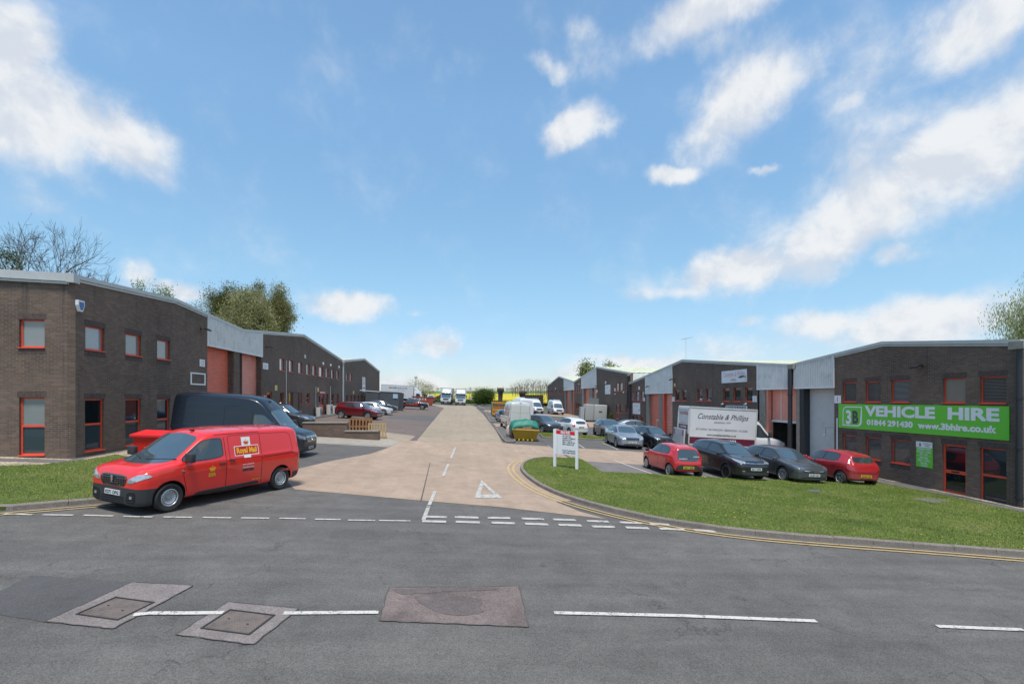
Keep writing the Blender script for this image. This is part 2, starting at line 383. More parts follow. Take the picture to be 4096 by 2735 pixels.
G_asph = groundmat('worn_asphalt', g3(.113, .106, .098, .17), 1, .88, 110, .42, .5, (.42, .011), streak=.15, lichen=.3)
G_asph2 = groundmat('parking_asphalt', g3(.108, .101, .095, .15), 1, .9, 110, .3, .4, (.6, .004), lichen=.2)
G_brown = groundmat('reddish_brown_tarmac', g3(.145, .113, .098, .12), 1.2, .9, 110, .3, .4, None, streak=.12, lichen=.2)
G_conc = groundmat('pinkish_concrete_road', g3(.335, .25, .185, .1), 1.1, .88, 130, .2, .3, None, streak=-.07, lichen=.12)
G_conc2 = groundmat('worn_gravelly_concrete', g3(.30, .245, .18, .08), 1.0, .9, 60, .38, .5, None, streak=-.05)
G_pale = groundmat('pale_concrete', g3(.30, .27, .225, .15), 1.5, .9, 100, .25, .3, None, streak=.1)
G_kerb = groundmat('kerb_stone', g3(.2, .172, .148, .2), 3, .9, 90, .3, .4, None)
G_dark = groundmat('fresh_dark_asphalt', g3(.080, .077, .076, .06), 1, .85, 120, .3, .3, (1.1, .004))
G_pink = groundmat('pinkish_patch_tarmac', g3(.155, .122, .112, .38), 3, .9, 85, .36, .6, (.9, .008), lichen=.3)
G_pink2 = groundmat('coarse_grey_patch', g3(.19, .165, .155, .1), 2, .9, 85, .34, .6, None, lichen=.3)
G_path = groundmat('grey_footpath', g3(.13, .12, .115, .15), 2, .9, 90, .35, .4, None)
G_gravel = groundmat('pale_pebbles', g3(.36, .30, .22, .3), 6, .95, 28, .75, 1.0, None)
G_rape = groundmat('flowering_rapeseed', [(.44, .35, .012), (.5, .41, .01), (.54, .45, .02)], .12, .9, 3, .2, .2)
G_hill = groundmat('young_green_crop', [(.105, .17, .065), (.12, .185, .07), (.14, .195, .085)], .02, .95, 1.5, .12, .1)
G_soil = groundmat('rough_grass_land', [(.055, .07, .02), (.075, .09, .028), (.1, .105, .04)], .5, .95, 8, .4, .3)
def grassmat():
    m = bpy.data.materials.new('mown_grass_blades'); m.use_nodes = True; N = NT(m.node_tree)
    tc = N.n('ShaderNodeTexCoord').outputs['Object']
    a = N.noise(tc, .8, 5, .65, .5); b = N.noise(tc, 14, 3, .7)
    c = N.ramp(a, [(.3, (.12, .165, .022)), (.45, (.175, .23, .03)), (.56, (.225, .27, .048)), (.68, (.33, .30, .11))])
    c = N.mix(1.0, c, N.ramp(b, [(.3, (.8,) * 3), (.7, (1.2,) * 3)]), 'MULTIPLY')
    P = N.n('ShaderNodeBsdfPrincipled', {'Base Color': c, 'Roughness': .7, 'Specular IOR Level': .25})
    N.n('ShaderNodeOutputMaterial', {'Surface': P.outputs[0]}); return m
M_grass = grassmat()
G_turf = groundmat('turf', [(.05, .075, .013), (.075, .105, .02), (.125, .13, .04)], 3, .95, 60, .5, .5)
def linemat(name, col, wear):
    m = bpy.data.materials.new(name); m.use_nodes = True; N = NT(m.node_tree)
    tc = N.n('ShaderNodeTexCoord').outputs['Object']
    a = N.noise(tc, 5, 5, .7); b = N.noise(tc, 45, 3, .7)
    d = N.n('ShaderNodeTexVoronoi', {'Vector': N.n('ShaderNodeVectorMath', {0: tc, 1: N.n('ShaderNodeTexNoise', {'Vector': tc, 'Scale': 6.0, 'Detail': 4}).outputs['Color']}, operation='ADD').outputs[0], 'Scale': 3.2}, feature='DISTANCE_TO_EDGE').outputs['Distance']
    k = N.math('ADD', N.rng(N.math('ADD', N.math('MULTIPLY', a, .55), N.math('MULTIPLY', b, .45)), .5 + wear, .56 + wear, 0, 1, True), N.rng(d, 0, .035 - wear * .2, .9, 0), clamp=True)
    c = N.mix(k, c4(col), (.1, .097, .093, 1))
    P = N.n('ShaderNodeBsdfPrincipled', {'Base Color': c, 'Roughness': .75})
    N.n('ShaderNodeOutputMaterial', {'Surface': P.outputs[0]}); return m
L_white = linemat('white_road_paint', (.52, .50, .46), .035); L_worn = linemat('worn_white_road_paint', (.45, .43, .39), .03)
# concrete right up to the kerb
L_yel = linemat('yellow_road_paint', (.50, .345, .14), .06)

def inside(poly, x, y):
    c = False; n = len(poly)
    for i in range(n):
        x0, y0 = poly[i][:2]; x1, y1 = poly[i - 1][:2]
        if (y0 > y) != (y1 > y) and x < (x1 - x0) * (y - y0) / (y1 - y0) + x0: c = not c
    return c
def gp(reg, pts): return [tuple(G(reg(*p)))[:2] for p in pts]
def sheet(name, poly, off, m, kind='structure', skirt=0, jitter=0, **kw):
    bm = bmesh.new(); pts = []
    n = len(poly)
    rnd = random.Random(len(name) * 7 + n)
    for i in range(n):
        a, b = poly[i], poly[(i + 1) % n]
        if jitter:
            L = math.hypot(b[0] - a[0], b[1] - a[1]); k = max(1, int(L / .12))
            for j in range(k): pts.append((a[0] + (b[0] - a[0]) * j / k + rnd.uniform(-1, 1) * jitter, a[1] + (b[1] - a[1]) * j / k + rnd.uniform(-1, 1) * jitter))
        else: pts.append(a)
    vs = [bm.verts.new((x, y, g(x, y) + off)) for x, y in pts]
    f = bm.faces.new(vs)
    if f.normal.z == 0: f.normal_update()
    if f.normal.z < 0: f.normal_flip()
    if skirt:
        r = bmesh.ops.extrude_face_region(bm, geom=[f]); 
        for v in r['geom']:
            if isinstance(v, bmesh.types.BMVert): pass
        for v in vs: v.co.z -= skirt
        bmesh.ops.recalc_face_normals(bm, faces=bm.faces)
    bmesh.ops.triangulate(bm, faces=[f for f in bm.faces if len(f.verts) > 4])
    o = from_bm(name, bm, m); tag(o, kind=kind, **kw); return o

# the land as one sheet
xs = sorted(set([-4000, -2500, -1500, -900, -600, -400, -280, -200, -150, -110] + list(range(-70, 71, 10)) + [110, 150, 200, 280, 400, 600, 900, 1500, 2500, 4000]))
ys = sorted(set([-400, -150, -60, -20, 0] + list(range(10, 131, 20)) + [130, 150, 175, 200, 230, 260, 300, 340, 380, 420] + list(range(470, 1600, 60)) + [1800, 2400, 4000, 7000]))
bm = bmesh.new(); gv = [[bm.verts.new((x, y, g(x, y) - .03)) for y in ys] for x in xs]
for i in range(len(xs) - 1):
    for j in range(len(ys) - 1): bm.faces.new((gv[i][j], gv[i + 1][j], gv[i + 1][j + 1], gv[i][j + 1]))
tag(from_bm('ground', bm, G_soil, smooth=True), 'rough grass land under and beyond the estate', kind='structure')
def grid_sheet(name, x0, x1, y0, y1, nx, ny, off, m, edge=0, kind='structure', **kw):
    bm = bmesh.new(); V = []
    for i in range(nx + 1):
        row = []
        for j in range(ny + 1):
            x = x0 + (x1 - x0) * i / nx; y = y0 + (y1 - y0) * j / ny
            if j in (0, ny): y += edge * math.sin(i * 1.7) * .5
            row.append(bm.verts.new((x, y, g(x, y) + off)))
        V.append(row)
    for i in range(nx):
        for j in range(ny): bm.faces.new((V[i][j], V[i + 1][j], V[i + 1][j + 1], V[i][j + 1]))
    return tag(from_bm(name, bm, m, smooth=True), kind=kind, **kw)
grid_sheet('rapeseed_field', -420, 420, 146, 418, 60, 40, .9, G_rape, 4, kind='stuff', label='bright yellow rapeseed in flower beyond the estate')
grid_sheet('hill', -3000, 3000, 430, 1640, 80, 30, .5, G_hill, 10, label='green crop hill on the skyline')

# roads, yards
sheet('road', [(-69, -30), (69, -30), (69, 9.5), (50, 11.5)] + gp(S0, [(2348, 1268), (2100, 1240), (1740, 1216), (1500, 1180), (1300, 1135), (1195, 1075), (1120, 1000), (700, 1040), (250, 1100)]) + [(-30, 13.3), (-69, 13.0)], 0, G_asph)
yard = sheet('yard', [(-13.7, 15.5), (20.15, 15.5), (20.15, 118), (6, 128), (-50, 128), (-50, 88), (-13.7, 88)], .004, G_asph2)
sheet('left_parking', gp(D1, [(600, 655), (1250, 560)]) + gp(D2, [(0, 790), (600, 690), (1100, 690), (1420, 765)]) + gp(R2, [(1740, 850), (1640, 940), (1495, 1135), (1150, 1110), (500, 1060)]), .008, G_brown)
sheet('dark_tarmac_patch', gp(R2, [(1250, 915), (1520, 918), (1670, 926), (1640, 968), (1540, 968), (1240, 945)]), .012, G_asph2)
sheet('concrete_road', gp(S0, [(676, 1121), (968, 1147), (1140, 1161), (1290, 1178), (1392, 1189), (1330, 1172), (1250, 1140), (1195, 1095), (1188, 1066), (1215, 1051)]) +
      gp(R3, [(1040, 1258), (1110, 1285), (1760, 1325)]) + gp(R4, [(1300, 1300), (1850, 1240)]) + gp(R4, [(1850, 1180), (1050, 1200), (300, 1196), (0, 1185)]) + gp(R3, [(1750, 1190), (1050, 1150), (430, 1110)]) + gp(S0, [(1152, 1014), (956, 1009), (919, 1010)]) +
      gp(R2, [(1240, 1205), (1080, 1260), (700, 1330), (410, 1400), (250, 1430)]), .008, G_conc)
sheet('far_concrete_road', gp(S0, [(956, 1009), (1152, 1014)]) + gp(R2, [(2200, 1050), (2080, 900), (2000, 830), (1900, 820), (1740, 842)]), .008, G_conc2)
sheet('far_concrete_apron', gp(D2, [(1125, 690), (1480, 715), (2080, 745), (1980, 900), (1420, 768), (1060, 760)]), .006, G_conc2)
sheet('concrete_crossing', gp(D3, [(420, 1005), (720, 1020), (720, 1100), (520, 1108)]) , .006, G_conc)
sheet('concrete_crossing', gp(D3, [(190, 700), (380, 700), (390, 755), (260, 740)]) , .006, G_conc)
sheet('forecourt_concrete', gp(R3, [(880, 870), (1250, 880), (1250, 930), (640, 930), (640, 880)]), .008, G_conc)
sheet('forecourt_concrete', gp(R3, [(640, 790), (1115, 815), (1115, 832), (640, 805)]), .008, G_conc)
sheet('forecourt_concrete', gp(R3, [(830, 785), (1115, 800), (1115, 815), (830, 796)]), .0085, G_conc)
sheet('pale_apron', gp(R2, [(500, 1085), (560, 1108), (1150, 1135), (1150, 1125), (1350, 1145), (1240, 1203), (570, 1166), (440, 1160)]), .012, G_pale)
sheet('gravelly_patch', gp(R2, [(1150, 1060), (1480, 1102), (1420, 1150), (1150, 1125)]), .012, G_conc2)
sheet('parking_bay', gp(R3, [(1110, 1287), (1760, 1327)]) + gp(R4, [(700, 1330), (1950, 1300), (2240, 1500), (1150, 1484), (330, 1440)]) + gp(R3, [(1900, 1438), (1330, 1413)]), .010, groundmat('faded_parking_tarmac', g3(.155, .14, .135, .15), 1.4, .9, 90, .35, .4, (.6, .004), lichen=.4))
sheet('yard_edge_drain', gp(R3, [(355, 990), (420, 1000)]) + gp(R3, [(700, 1060), (1010, 1255), (985, 1255), (665, 1062)]), .013, G_asph2)

# kerbs
def kerb(pts, name='kerb', w=.13, h=.12, L=.92, flip=1, off=0.0, **kw):
    """row of kerb stones following a polyline on the ground"""
    P = [Vector((x, y)) for x, y in pts]; acc = [0]
    for a, b in zip(P, P[1:]): acc.append(acc[-1] + (b - a).length)
    def at(s):
        for i in range(len(P) - 1):
            if s <= acc[i + 1] or i == len(P) - 2:
                t = (s - acc[i]) / (acc[i + 1] - acc[i]); return P[i].lerp(P[i + 1], t)
    mb = MB(); n = max(1, round(acc[-1] / L)); gap = .004; rnd = random.Random(n)
    for i in range(n):
        s0, s1 = acc[-1] * i / n + gap, acc[-1] * (i + 1) / n - gap
        a, b = at(s0), at(s1); d = (b - a).normalized(); nn = Vector((-d.y, d.x)) * flip
        j = rnd.uniform(-.006, .006); ring = []
        for p in (a, b):
            z = g(p.x, p.y) + off; q = p + nn * w; zq = g(q.x, q.y) + off
            ring += [(p.x, p.y, z - .1), (p.x + nn.x * .008, p.y + nn.y * .008, z + h - .025 + j), (p.x + nn.x * .03, p.y + nn.y * .03, z + h + j), (q.x, q.y, zq + h + j), (q.x, q.y, zq - .1)]
        mb.add(ring, [(0, 5, 6, 1), (1, 6, 7, 2), (2, 7, 8, 3), (3, 8, 9, 4), (0, 1, 2, 3, 4), (9, 8, 7, 6, 5)])
    return tag(mb.build(name, G_kerb), kind='structure', **kw)
def offs(pts, d):
    P = [Vector(p) for p in pts]; out = []
    for i, p in enumerate(P):
        a = P[max(i - 1, 0)]; b = P[min(i + 1, len(P) - 1)]; t = (b - a).normalized(); out.append((p.x + t.y * d, p.y - t.x * d))
    return out
def smooth_pts(pts, n=3):
    for _ in range(n):
        q = [pts[0]]
        for a, b in zip(pts, pts[1:]): q += [(a[0] * .75 + b[0] * .25, a[1] * .75 + b[1] * .25), (a[0] * .25 + b[0] * .75, a[1] * .25 + b[1] * .75)]
        pts = q + [pts[-1]]
    return pts
kr = smooth_pts(gp(S0, [(1285, 1052), (1245, 1050), (1208, 1056), (1189, 1071), (1200, 1090), (1240, 1119), (1300, 1144), (1400, 1172), (1500, 1194), (1620, 1213), (1740, 1227), (1900, 1240), (2100, 1254), (2348, 1274)]), 2)
kr += [(kr[-1][0] + 6, kr[-1][1] - .35), (kr[-1][0] + 40, kr[-1][1] - 2)]
kerb(kr, flip=1)
kl = [(-60, 12.6)] + gp(S0, [(0, 1172), (130, 1160), (262, 1149)])
kl += smooth_pts([(-7.9, 13.9), (-6.8, 14.6), (-6.4, 15.6), (-6.6, 16.8), (-7.6, 17.6)], 2)
kerb(kl, flip=1)
sheet('concrete_road', kr[2:27] + list(reversed(offs(kr[2:27], 1.1))), .0075, G_conc)
GR_R = [(x, y) for x, y in offs(kr, -.1)] + [(70, 14), (70, 17)] + gp(R5, [(1562, 1500), (1400, 1465), (1200, 1420), (1000, 1375), (800, 1335), (680, 1312)]) + gp(R4, [(2240, 1525), (1680, 1502), (1150, 1488), (330, 1442)]) + gp(R3, [(1900, 1440), (1330, 1415), (1128, 1292), (1060, 1262)])
# pull the inner edge just inside the kerb
sheet('verge', GR_R, .09, G_turf, skirt=.1, label='turf of the large grass verge on the right')
path_l = gp(R1, [(0, 1295), (180, 1288), (420, 1262), (560, 1225), (700, 1200)])
GR_L = offs(kl, -.1) + [(-9.0, 18.0)] + list(reversed(gp(R1, [(0, 1292), (200, 1285), (420, 1260), (560, 1235)]))) + [(-60, 16.7)]
sheet('verge', GR_L, .09, G_turf, skirt=.1, label='turf of the grass verge on the left')
sheet('footpath', [(-60, 16.5)] + gp(R1, [(0, 1298), (200, 1290), (420, 1268), (560, 1240)]) + [(-8.6, 18.2), (-8.2, 20), (-10, 24), (-13.72, 24), (-13.9, 19.25), (-60, 19.25)], .07, G_gravel, skirt=.08)
sheet('footpath', [(-60, 17.4)] + gp(R1, [(0, 1268), (180, 1272), (330, 1280), (420, 1250), (640, 1205)]) + gp(R1, [(640, 1190), (420, 1232), (330, 1262), (180, 1256), (0, 1255)]) + [(-60, 18.0)], .078, G_path)
# path and pebbles by the green-signed unit
sheet('footpath', gp(R5, [(672, 1318), (1000, 1378), (1562, 1502)]) + [(24, 13), (20.15, 14)] + [(20.15, 24.0)] , .098, G_path, skirt=.1)
sheet('pebble_strip', [(19.78, 14), (20.16, 14), (20.16, 19.3), (19.78, 19.3)], .106, G_gravel)
sheet('pebble_strip', [(19.85, 20.9), (20.16, 20.9), (20.16, 24.4), (19.85, 24.4)], .106, G_gravel)
# kerbed islands on the right of the road
def island(reg, pts, h=.11, m=G_path, **kw):
    p = gp(reg, pts); area = sum(p[i - 1][0] * p[i][1] - p[i][0] * p[i - 1][1] for i in range(len(p)))
    if area < 0: p.reverse()
    kerb(p + [p[0]], flip=1, h=h + .02, L=.8)
    q_ = offs([p[-1]] + p + [p[0]], -.09)[1:-1]; sheet('island', q_, h, m, skirt=h - .01, **kw)
island(D3, [(215, 750), (300, 738), (515, 975), (500, 995), (345, 985)])
island(D3, [(450, 1115), (640, 1115), (960, 1430), (955, 1475), (720, 1470), (640, 1400)])
island(D2, [(2070, 705), (2140, 712), (2260, 790), (2230, 805), (2150, 790)])
island(R3, [(660, 998), (830, 1005), (1360, 1045), (1365, 1072), (700, 1046)], .1, G_turf)
island(D1, [(605, 640), (640, 600), (1250, 530), (1255, 560), (690, 650)], .1, G_path)

# grass blades: tufts of thin upright blades over the verges
def blades(name, poly, n, hmin, hmax, off, seed, lab, dens=None):
    rnd = random.Random(seed); X = [p[0] for p in poly]; Y = [p[1] for p in poly]
    x0, x1, y0, y1 = max(min(X), -26), min(max(X), 32), min(Y), max(Y)
    vs, fs = [], []; c = 0; tries = 0
    while c < n and tries < n * 6:
        tries += 1; x = rnd.uniform(x0, x1); y = rnd.uniform(y0, y1)
        if not inside(poly, x, y): continue
        z = g(x, y) + off; h = rnd.uniform(hmin, hmax); a = rnd.uniform(0, 6.28); wd = rnd.uniform(.006, .014)
        dx, dy = math.cos(a) * wd, math.sin(a) * wd; lx, ly = rnd.uniform(-.6, .6) * h, rnd.uniform(-.6, .6) * h
        b = len(vs); vs += [(x - dx, y - dy, z), (x + dx, y + dy, z), (x + lx, y + ly, z + h)]; fs.append((b, b + 1, b + 2)); c += 1
    me = bpy.data.meshes.new(name); me.from_pydata(vs, [], fs)
    o = link(name, me, M_grass); tag(o, lab, kind='stuff'); return o
blades('grass', GR_R, 170000, .018, .045, .085, 3, 'mown green grass on the verge on the right')
blades('grass', GR_L, 50000, .018, .045, .085, 4, 'mown green grass on the verge on the left')
blades('grass', gp(R3, [(665, 1000), (830, 1007), (1355, 1047), (1360, 1070), (705, 1044)]), 9000, .04, .1, .1, 5, 'green grass on the kerbed island between parked cars')
M_dand = mat('dandelion_yellow', (.75, .52, .01), .7)
def dandelions(poly, n, seed, lab):
    rnd = random.Random(seed); mb = MB(); X = [p[0] for p in poly]; Y = [p[1] for p in poly]; c = 0
    cl = [(rnd.uniform(max(min(X), -24), min(max(X), 26)), rnd.uniform(min(Y), max(Y))) for _ in range(n)]
    for cx, cy in cl:
        for _ in range(rnd.choice((1, 1, 2, 3, 5))):
            x, y = cx + rnd.gauss(0, .45), cy + rnd.gauss(0, .35)
            if inside(poly, x, y):
                r = rnd.uniform(.011, .024); z = g(x, y) + .135; mb.lathe([(0, z + .008), (r, z), (0, z - .006)], 6, c=(x, y, 0))
    if mb.v: tag(mb.build('dandelion_flowers', M_dand), lab, kind='stuff')
dandelions(GR_R, 85, 8, 'yellow dandelions scattered over the grass verge on the right')
dandelions(GR_L, 22, 9, 'yellow dandelions scattered over the grass verge on the left')

# ---------------------------------------------------------------- markings, patches and covers in the road
def quadline(mb, pts, w, off=.016):
    """ribbon of width w along ground points"""
    P = [Vector(p) for p in pts]
    for a, b in zip(P, P[1:]):
        d = (b - a).normalized(); n = Vector((-d.y, d.x)) * w / 2
        q = [a - n, b - n, b + n, a + n]; mb.quad(*[(v.x, v.y, g(v.x, v.y) + off) for v in q])
def marking(name, segs, w, m, off=.016, lab=None):
    mb = MB()
    for s in segs: quadline(mb, s, w, off)
    return tag(mb.build(name, m), lab, kind='structure')
lane = [[(98, 1180), (168, 1181)], [(192, 1181), (260, 1183)], [(283, 1184), (350, 1185)], [(375, 1185), (440, 1186)], [(465, 1186), (530, 1187)], [(553, 1187), (617, 1188)], [(641, 1188), (701, 1189)],
        [(722, 1190), (781, 1191)], [(798, 1192), (860, 1193)], [(869, 1193), (941, 1194)], [(10, 1178), (75, 1180)]]
marking('road_line', [gp(S0, s) for s in lane], .085, L_white, lab='broken white edge line across the side road')
gw = []
for a, b, y0, y1 in [(970, 1025, 1184, 1185.5), (1043, 1097, 1185, 1186.5), (1118, 1170, 1186.5, 1187.5), (1196, 1247, 1188.5, 1190), (1268, 1320, 1190.5, 1192), (1345, 1395, 1194, 1195.5), (1420, 1470, 1197, 1199), (1490, 1535, 1200, 1203)]:
    gw.append(gp(S0, [(a, y0), (b, y1)]))
for a, b, y0, y1 in [(968, 1023, 1194.5, 1196), (1045, 1100, 1196, 1197.5), (1127, 1180, 1198, 1199.5), (1204, 1257, 1200.5, 1202), (1281, 1333, 1203, 1204.5), (1357, 1410, 1206.5, 1208), (1435, 1488, 1209, 1211), (1512, 1570, 1211.5, 1214), (1592, 1640, 1215, 1218)]:
    gw.append(gp(S0, [(a, y0), (b, y1)]))
marking('give_way_line', gw, .19, L_worn, lab='double broken white give way line at the junction')
marking('road_line', [gp(S0, s) for s in ([(971, 1192), (983, 1160)], [(984, 1158), (998, 1126)], [(1016, 1092), (1028, 1063)], [(1034, 1050), (1044, 1025)])], .1, L_worn, .02, lab='worn white centre line of the side road')
marking('road_line', [gp(S0, s) for s in ([(1270, 1405), (1570, 1412)], [(1570, 1412), (1872, 1424)], [(2148, 1436), (2348, 1444)])] + [gp(S0, [(650, 1406), (868, 1404)]), gp(S0, [(306, 1410), (345, 1406), (430, 1406), (512, 1405)])], .1, L_white, lab='broken white centre line along the main road')
tri = gp(R3, [(20, 1566), (58, 1480), (75, 1480)])
tr = gp(S0, [(1088, 1141), (1104, 1100), (1152, 1142)])
c_ = [sum(p[0] for p in tr) / 3, sum(p[1] for p in tr) / 3]
mb = MB()
inn = [(c_[0] + (p[0] - c_[0]) * k, c_[1] + (p[1] - c_[1]) * k) for p, k in zip(tr, (.5, .55, .5))]
for i in range(3):
    j = (i + 1) % 3; mb.quad(*[(x, y, g(x, y) + .018) for x, y in (tr[i], tr[j], inn[j], inn[i])])
tag(mb.build('give_way_triangle', L_worn), 'worn white give way triangle painted on the concrete road', kind='structure')
yk = kr[8:]
for d, in ((.30,), (.52,)):
    q = offs(smooth_pts(yk, 1), d); q = [p for p in q]
    marking('yellow_line', [q], .075, L_yel, .017, lab='yellow no waiting line following the right kerb')
for d in (.28, .5):
    marking('yellow_line', [offs(kl[:4], d)], .06, L_yel, .017, lab='yellow no waiting line along the left kerb')
marking('bay_line', [gp(R4, [(-120, 1275), (0, 1322), (330, 1437)])], .1, L_white, .02, lab='white parking bay line beside the small red hatchback')
marking('bay_line', [gp(R4, [(830, 1450), (880, 1466)])], .1, L_white, .02, lab='white parking bay line behind the small red hatchback')
marking('bay_line', [gp(R3, s) for s in ([(1080, 1112), (1145, 1152)], [(1330, 1094), (1420, 1132)], [(1422, 1134), (1495, 1166)], [(690, 1058), (780, 1132)])], .09, L_worn, .012, lab='worn white bay lines near the silver saloon')
sheet('joint_line', gp(S0, [(964, 1147), (967, 1147), (987, 1060), (985.5, 1060)]), .012, G_dark)
sheet('asphalt_patch', gp(R6, [(-200, 640), (0, 530), (150, 456), (600, 490), (205, 672), (0, 640)]), .005, G_dark, jitter=.01)
sheet('trench_patch', gp(R6, [(605, 490), (888, 506), (520, 705), (205, 672)]), .009, G_pink2, jitter=.008)
sheet('trench_patch', gp(R6, [(1045, 580), (1372, 612), (1160, 778), (808, 732)]), .009, G_pink2, jitter=.008)
pk = gp(R6, [(1785, 515), (2349, 510)]) + gp(R7, [(30, 565), (78, 755), (-10, 750)]) + gp(R6, [(1738, 668)])
sheet('pink_tarmac_patch', pk, .009, G_pink, jitter=.012)
def rim(p, w=.016, off=.0145):
    q = []
    for i in range(len(p)):
        a, b = p[i], p[(i + 1) % len(p)]; L = math.hypot(b[0] - a[0], b[1] - a[1]); k = max(1, int(L / .1)); r_ = random.Random(i)
        q += [(a[0] + (b[0] - a[0]) * t / k + r_.uniform(-.012, .012), a[1] + (b[1] - a[1]) * t / k + r_.uniform(-.012, .012)) for t in range(k)]
    marking('patch_joint', [q + [q[0]]], w, G_dark, off)
for P_ in ([(605, 490), (888, 506), (520, 705), (205, 672)], [(1045, 580), (1372, 612), (1160, 778), (808, 732)]): rim(gp(R6, P_))
rim(pk, .014)
def blob(name, pts, m, off): sheet(name, smooth_pts(gp(R6, pts + [pts[0]]), 3)[:-1], off, m, jitter=.012)
G_wp = groundmat('rubbed_dark_patch', g3(.112, .092, .086, .2), 4, .85, 85, .3, .5, None, lichen=.2)
blob('worn_patch', [(1900, 560), (2000, 545), (2120, 550), (2230, 575), (2190, 610), (2240, 630), (2100, 650), (1980, 625)], G_wp, .0135)
blob('worn_patch', [(1800, 524), (1950, 516), (2150, 515), (2310, 518), (2250, 530), (2050, 534), (1930, 545), (1830, 548)], G_wp, .0137)
M_iron = mat('rusty_cast_iron', (.17, .14, .122), .65, .3, var=.35, vscale=5, dirt=((.16, .10, .07), .6, 5))
def manhole(pts, lab, nx=16, ny=10):
    P = [G(R6(*p)) for p in pts]; c = sum(P, Vector()) / 4
    u, v = P[1] - P[0], P[3] - P[0]; root = empty('manhole_cover', c, 0, lab, 'manhole cover', 'manhole covers in the main road')
    def q(a, b, h): p = P[0] + u * a + v * b; return Vector((p.x, p.y, plane(p.x, p.y) + h)) - c
    mb = MB()
    k = .035
    for a0, b0, a1, b1 in ((0, 0, 1, k), (0, 1 - k, 1, 1), (0, k, k, 1 - k), (1 - k, k, 1, 1 - k)):
        lo = [q(a, b, .002) for a, b in ((a0, b0), (a1, b0), (a1, b1), (a0, b1))]; hi = [q(a, b, .02) for a, b in ((a0, b0), (a1, b0), (a1, b1), (a0, b1))]
        mb.add(lo + hi, [(4, 5, 6, 7), (0, 1, 5, 4), (1, 2, 6, 5), (2, 3, 7, 6), (3, 0, 4, 7)])
    mb.build('frame', mat('worn_steel_edge', (.06, .055, .052), .5, .5), root)
    mb = MB(); k = .05
    mb.quad(*[q(a, b, .0135) for a, b in ((k, k), (1 - k, k), (1 - k, 1 - k), (k, 1 - k))])
    for i in range(nx):
        for j in range(ny):
            a = k + (i + .5) * (1 - 2 * k) / nx; b = k + (j + .5) * (1 - 2 * k) / ny; da, db = .012, .02
            if (i + j) % 2: da, db = .02, .014
            w0 = [q(a - da, b - db, .0137), q(a + da, b - db, .0137), q(a + da, b + db, .0137), q(a - da, b + db, .0137)]
            w1 = [q(a - da * .6, b - db * .6, .0195), q(a + da * .6, b - db * .6, .0195), q(a + da * .6, b + db * .6, .0195), q(a - da * .6, b + db * .6, .0195)]
            mb.add(w0 + w1, [(4, 5, 6, 7), (0, 1, 5, 4), (1, 2, 6, 5), (2, 3, 7, 6), (3, 0, 4, 7)])
    lid = mb.build('lid', M_iron, root)
    for a, b in ((.25, .55), (.72, .42)):
        mb = MB(); mb.quad(*[q(a + da, b + db, .0205) for da, db in ((-.02, -.02), (.02, -.02), (.02, .02), (-.02, .02))])
        mb.build('keyhole', M_dark, lid)
manhole([(345, 640), (540, 668), (712, 583), (530, 560)], 'rusty studded manhole cover by the dark asphalt patch')
manhole([(918, 705), (1145, 735), (1262, 640), (1055, 617)], 'rusty studded manhole cover with a chipped white paint mark')
sheet('drain_cover', gp(R5, [(205, 1360), (265, 1358), (300, 1372), (225, 1374)]), .104, mat('wet_grey_slab', (.11, .115, .13), .4), kind='structure')
sheet('bare_soil_patch', gp(R5, [(850, 1412), (1000, 1412), (1110, 1436), (980, 1440)]), .1, G_path, jitter=.02, label='bare sandy patch in the grass')
# ---------------------------------------------------------------- buildings
XL, XR = -13.725, 20.19
class Wall:
    """upright facade in the plane x = X, outward normal sgn*x; u runs along y"""
    def __init__(s, X, sgn): s.X, s.s = X, sgn
    def p(s, u, z, out=0): return (s.X + s.s * out, u, z)
    def box(s, reg, xl, xr, yt, yb, yr=None):
        """photo box -> (u0,u1,z0,z1); yt, yb read at the left edge"""
        (ua, zt), (_, zb) = PX(reg(xl, yt), s.X), PX(reg(xl, yb), s.X); ub = PX(reg(xr, yt), s.X)[0]
        return (min(ua, ub), max(ua, ub), zb, zt)
class WallY:
    """facade in the plane y = Y facing -y; u runs along x"""
    def __init__(s, Y): s.Y = Y
    def p(s, u, z, out=0): return (u, s.Y - out, z)
    def box(s, reg, xl, xr, yt, yb):
        (ua, zt), (_, zb) = PY(reg(xl, yt), s.Y), PY(reg(xl, yb), s.Y); ub = PY(reg(xr, yt), s.Y)[0]
        return (min(ua, ub), max(ua, ub), zb, zt)
def lin(tb, u):
    for (a, za), (b, zb) in zip(tb, tb[1:]):
        if a <= u <= b: return za + (zb - za) * (u - a) / max(b - a, 1e-9)
    return tb[0][1] if u < tb[0][0] else tb[-1][1]
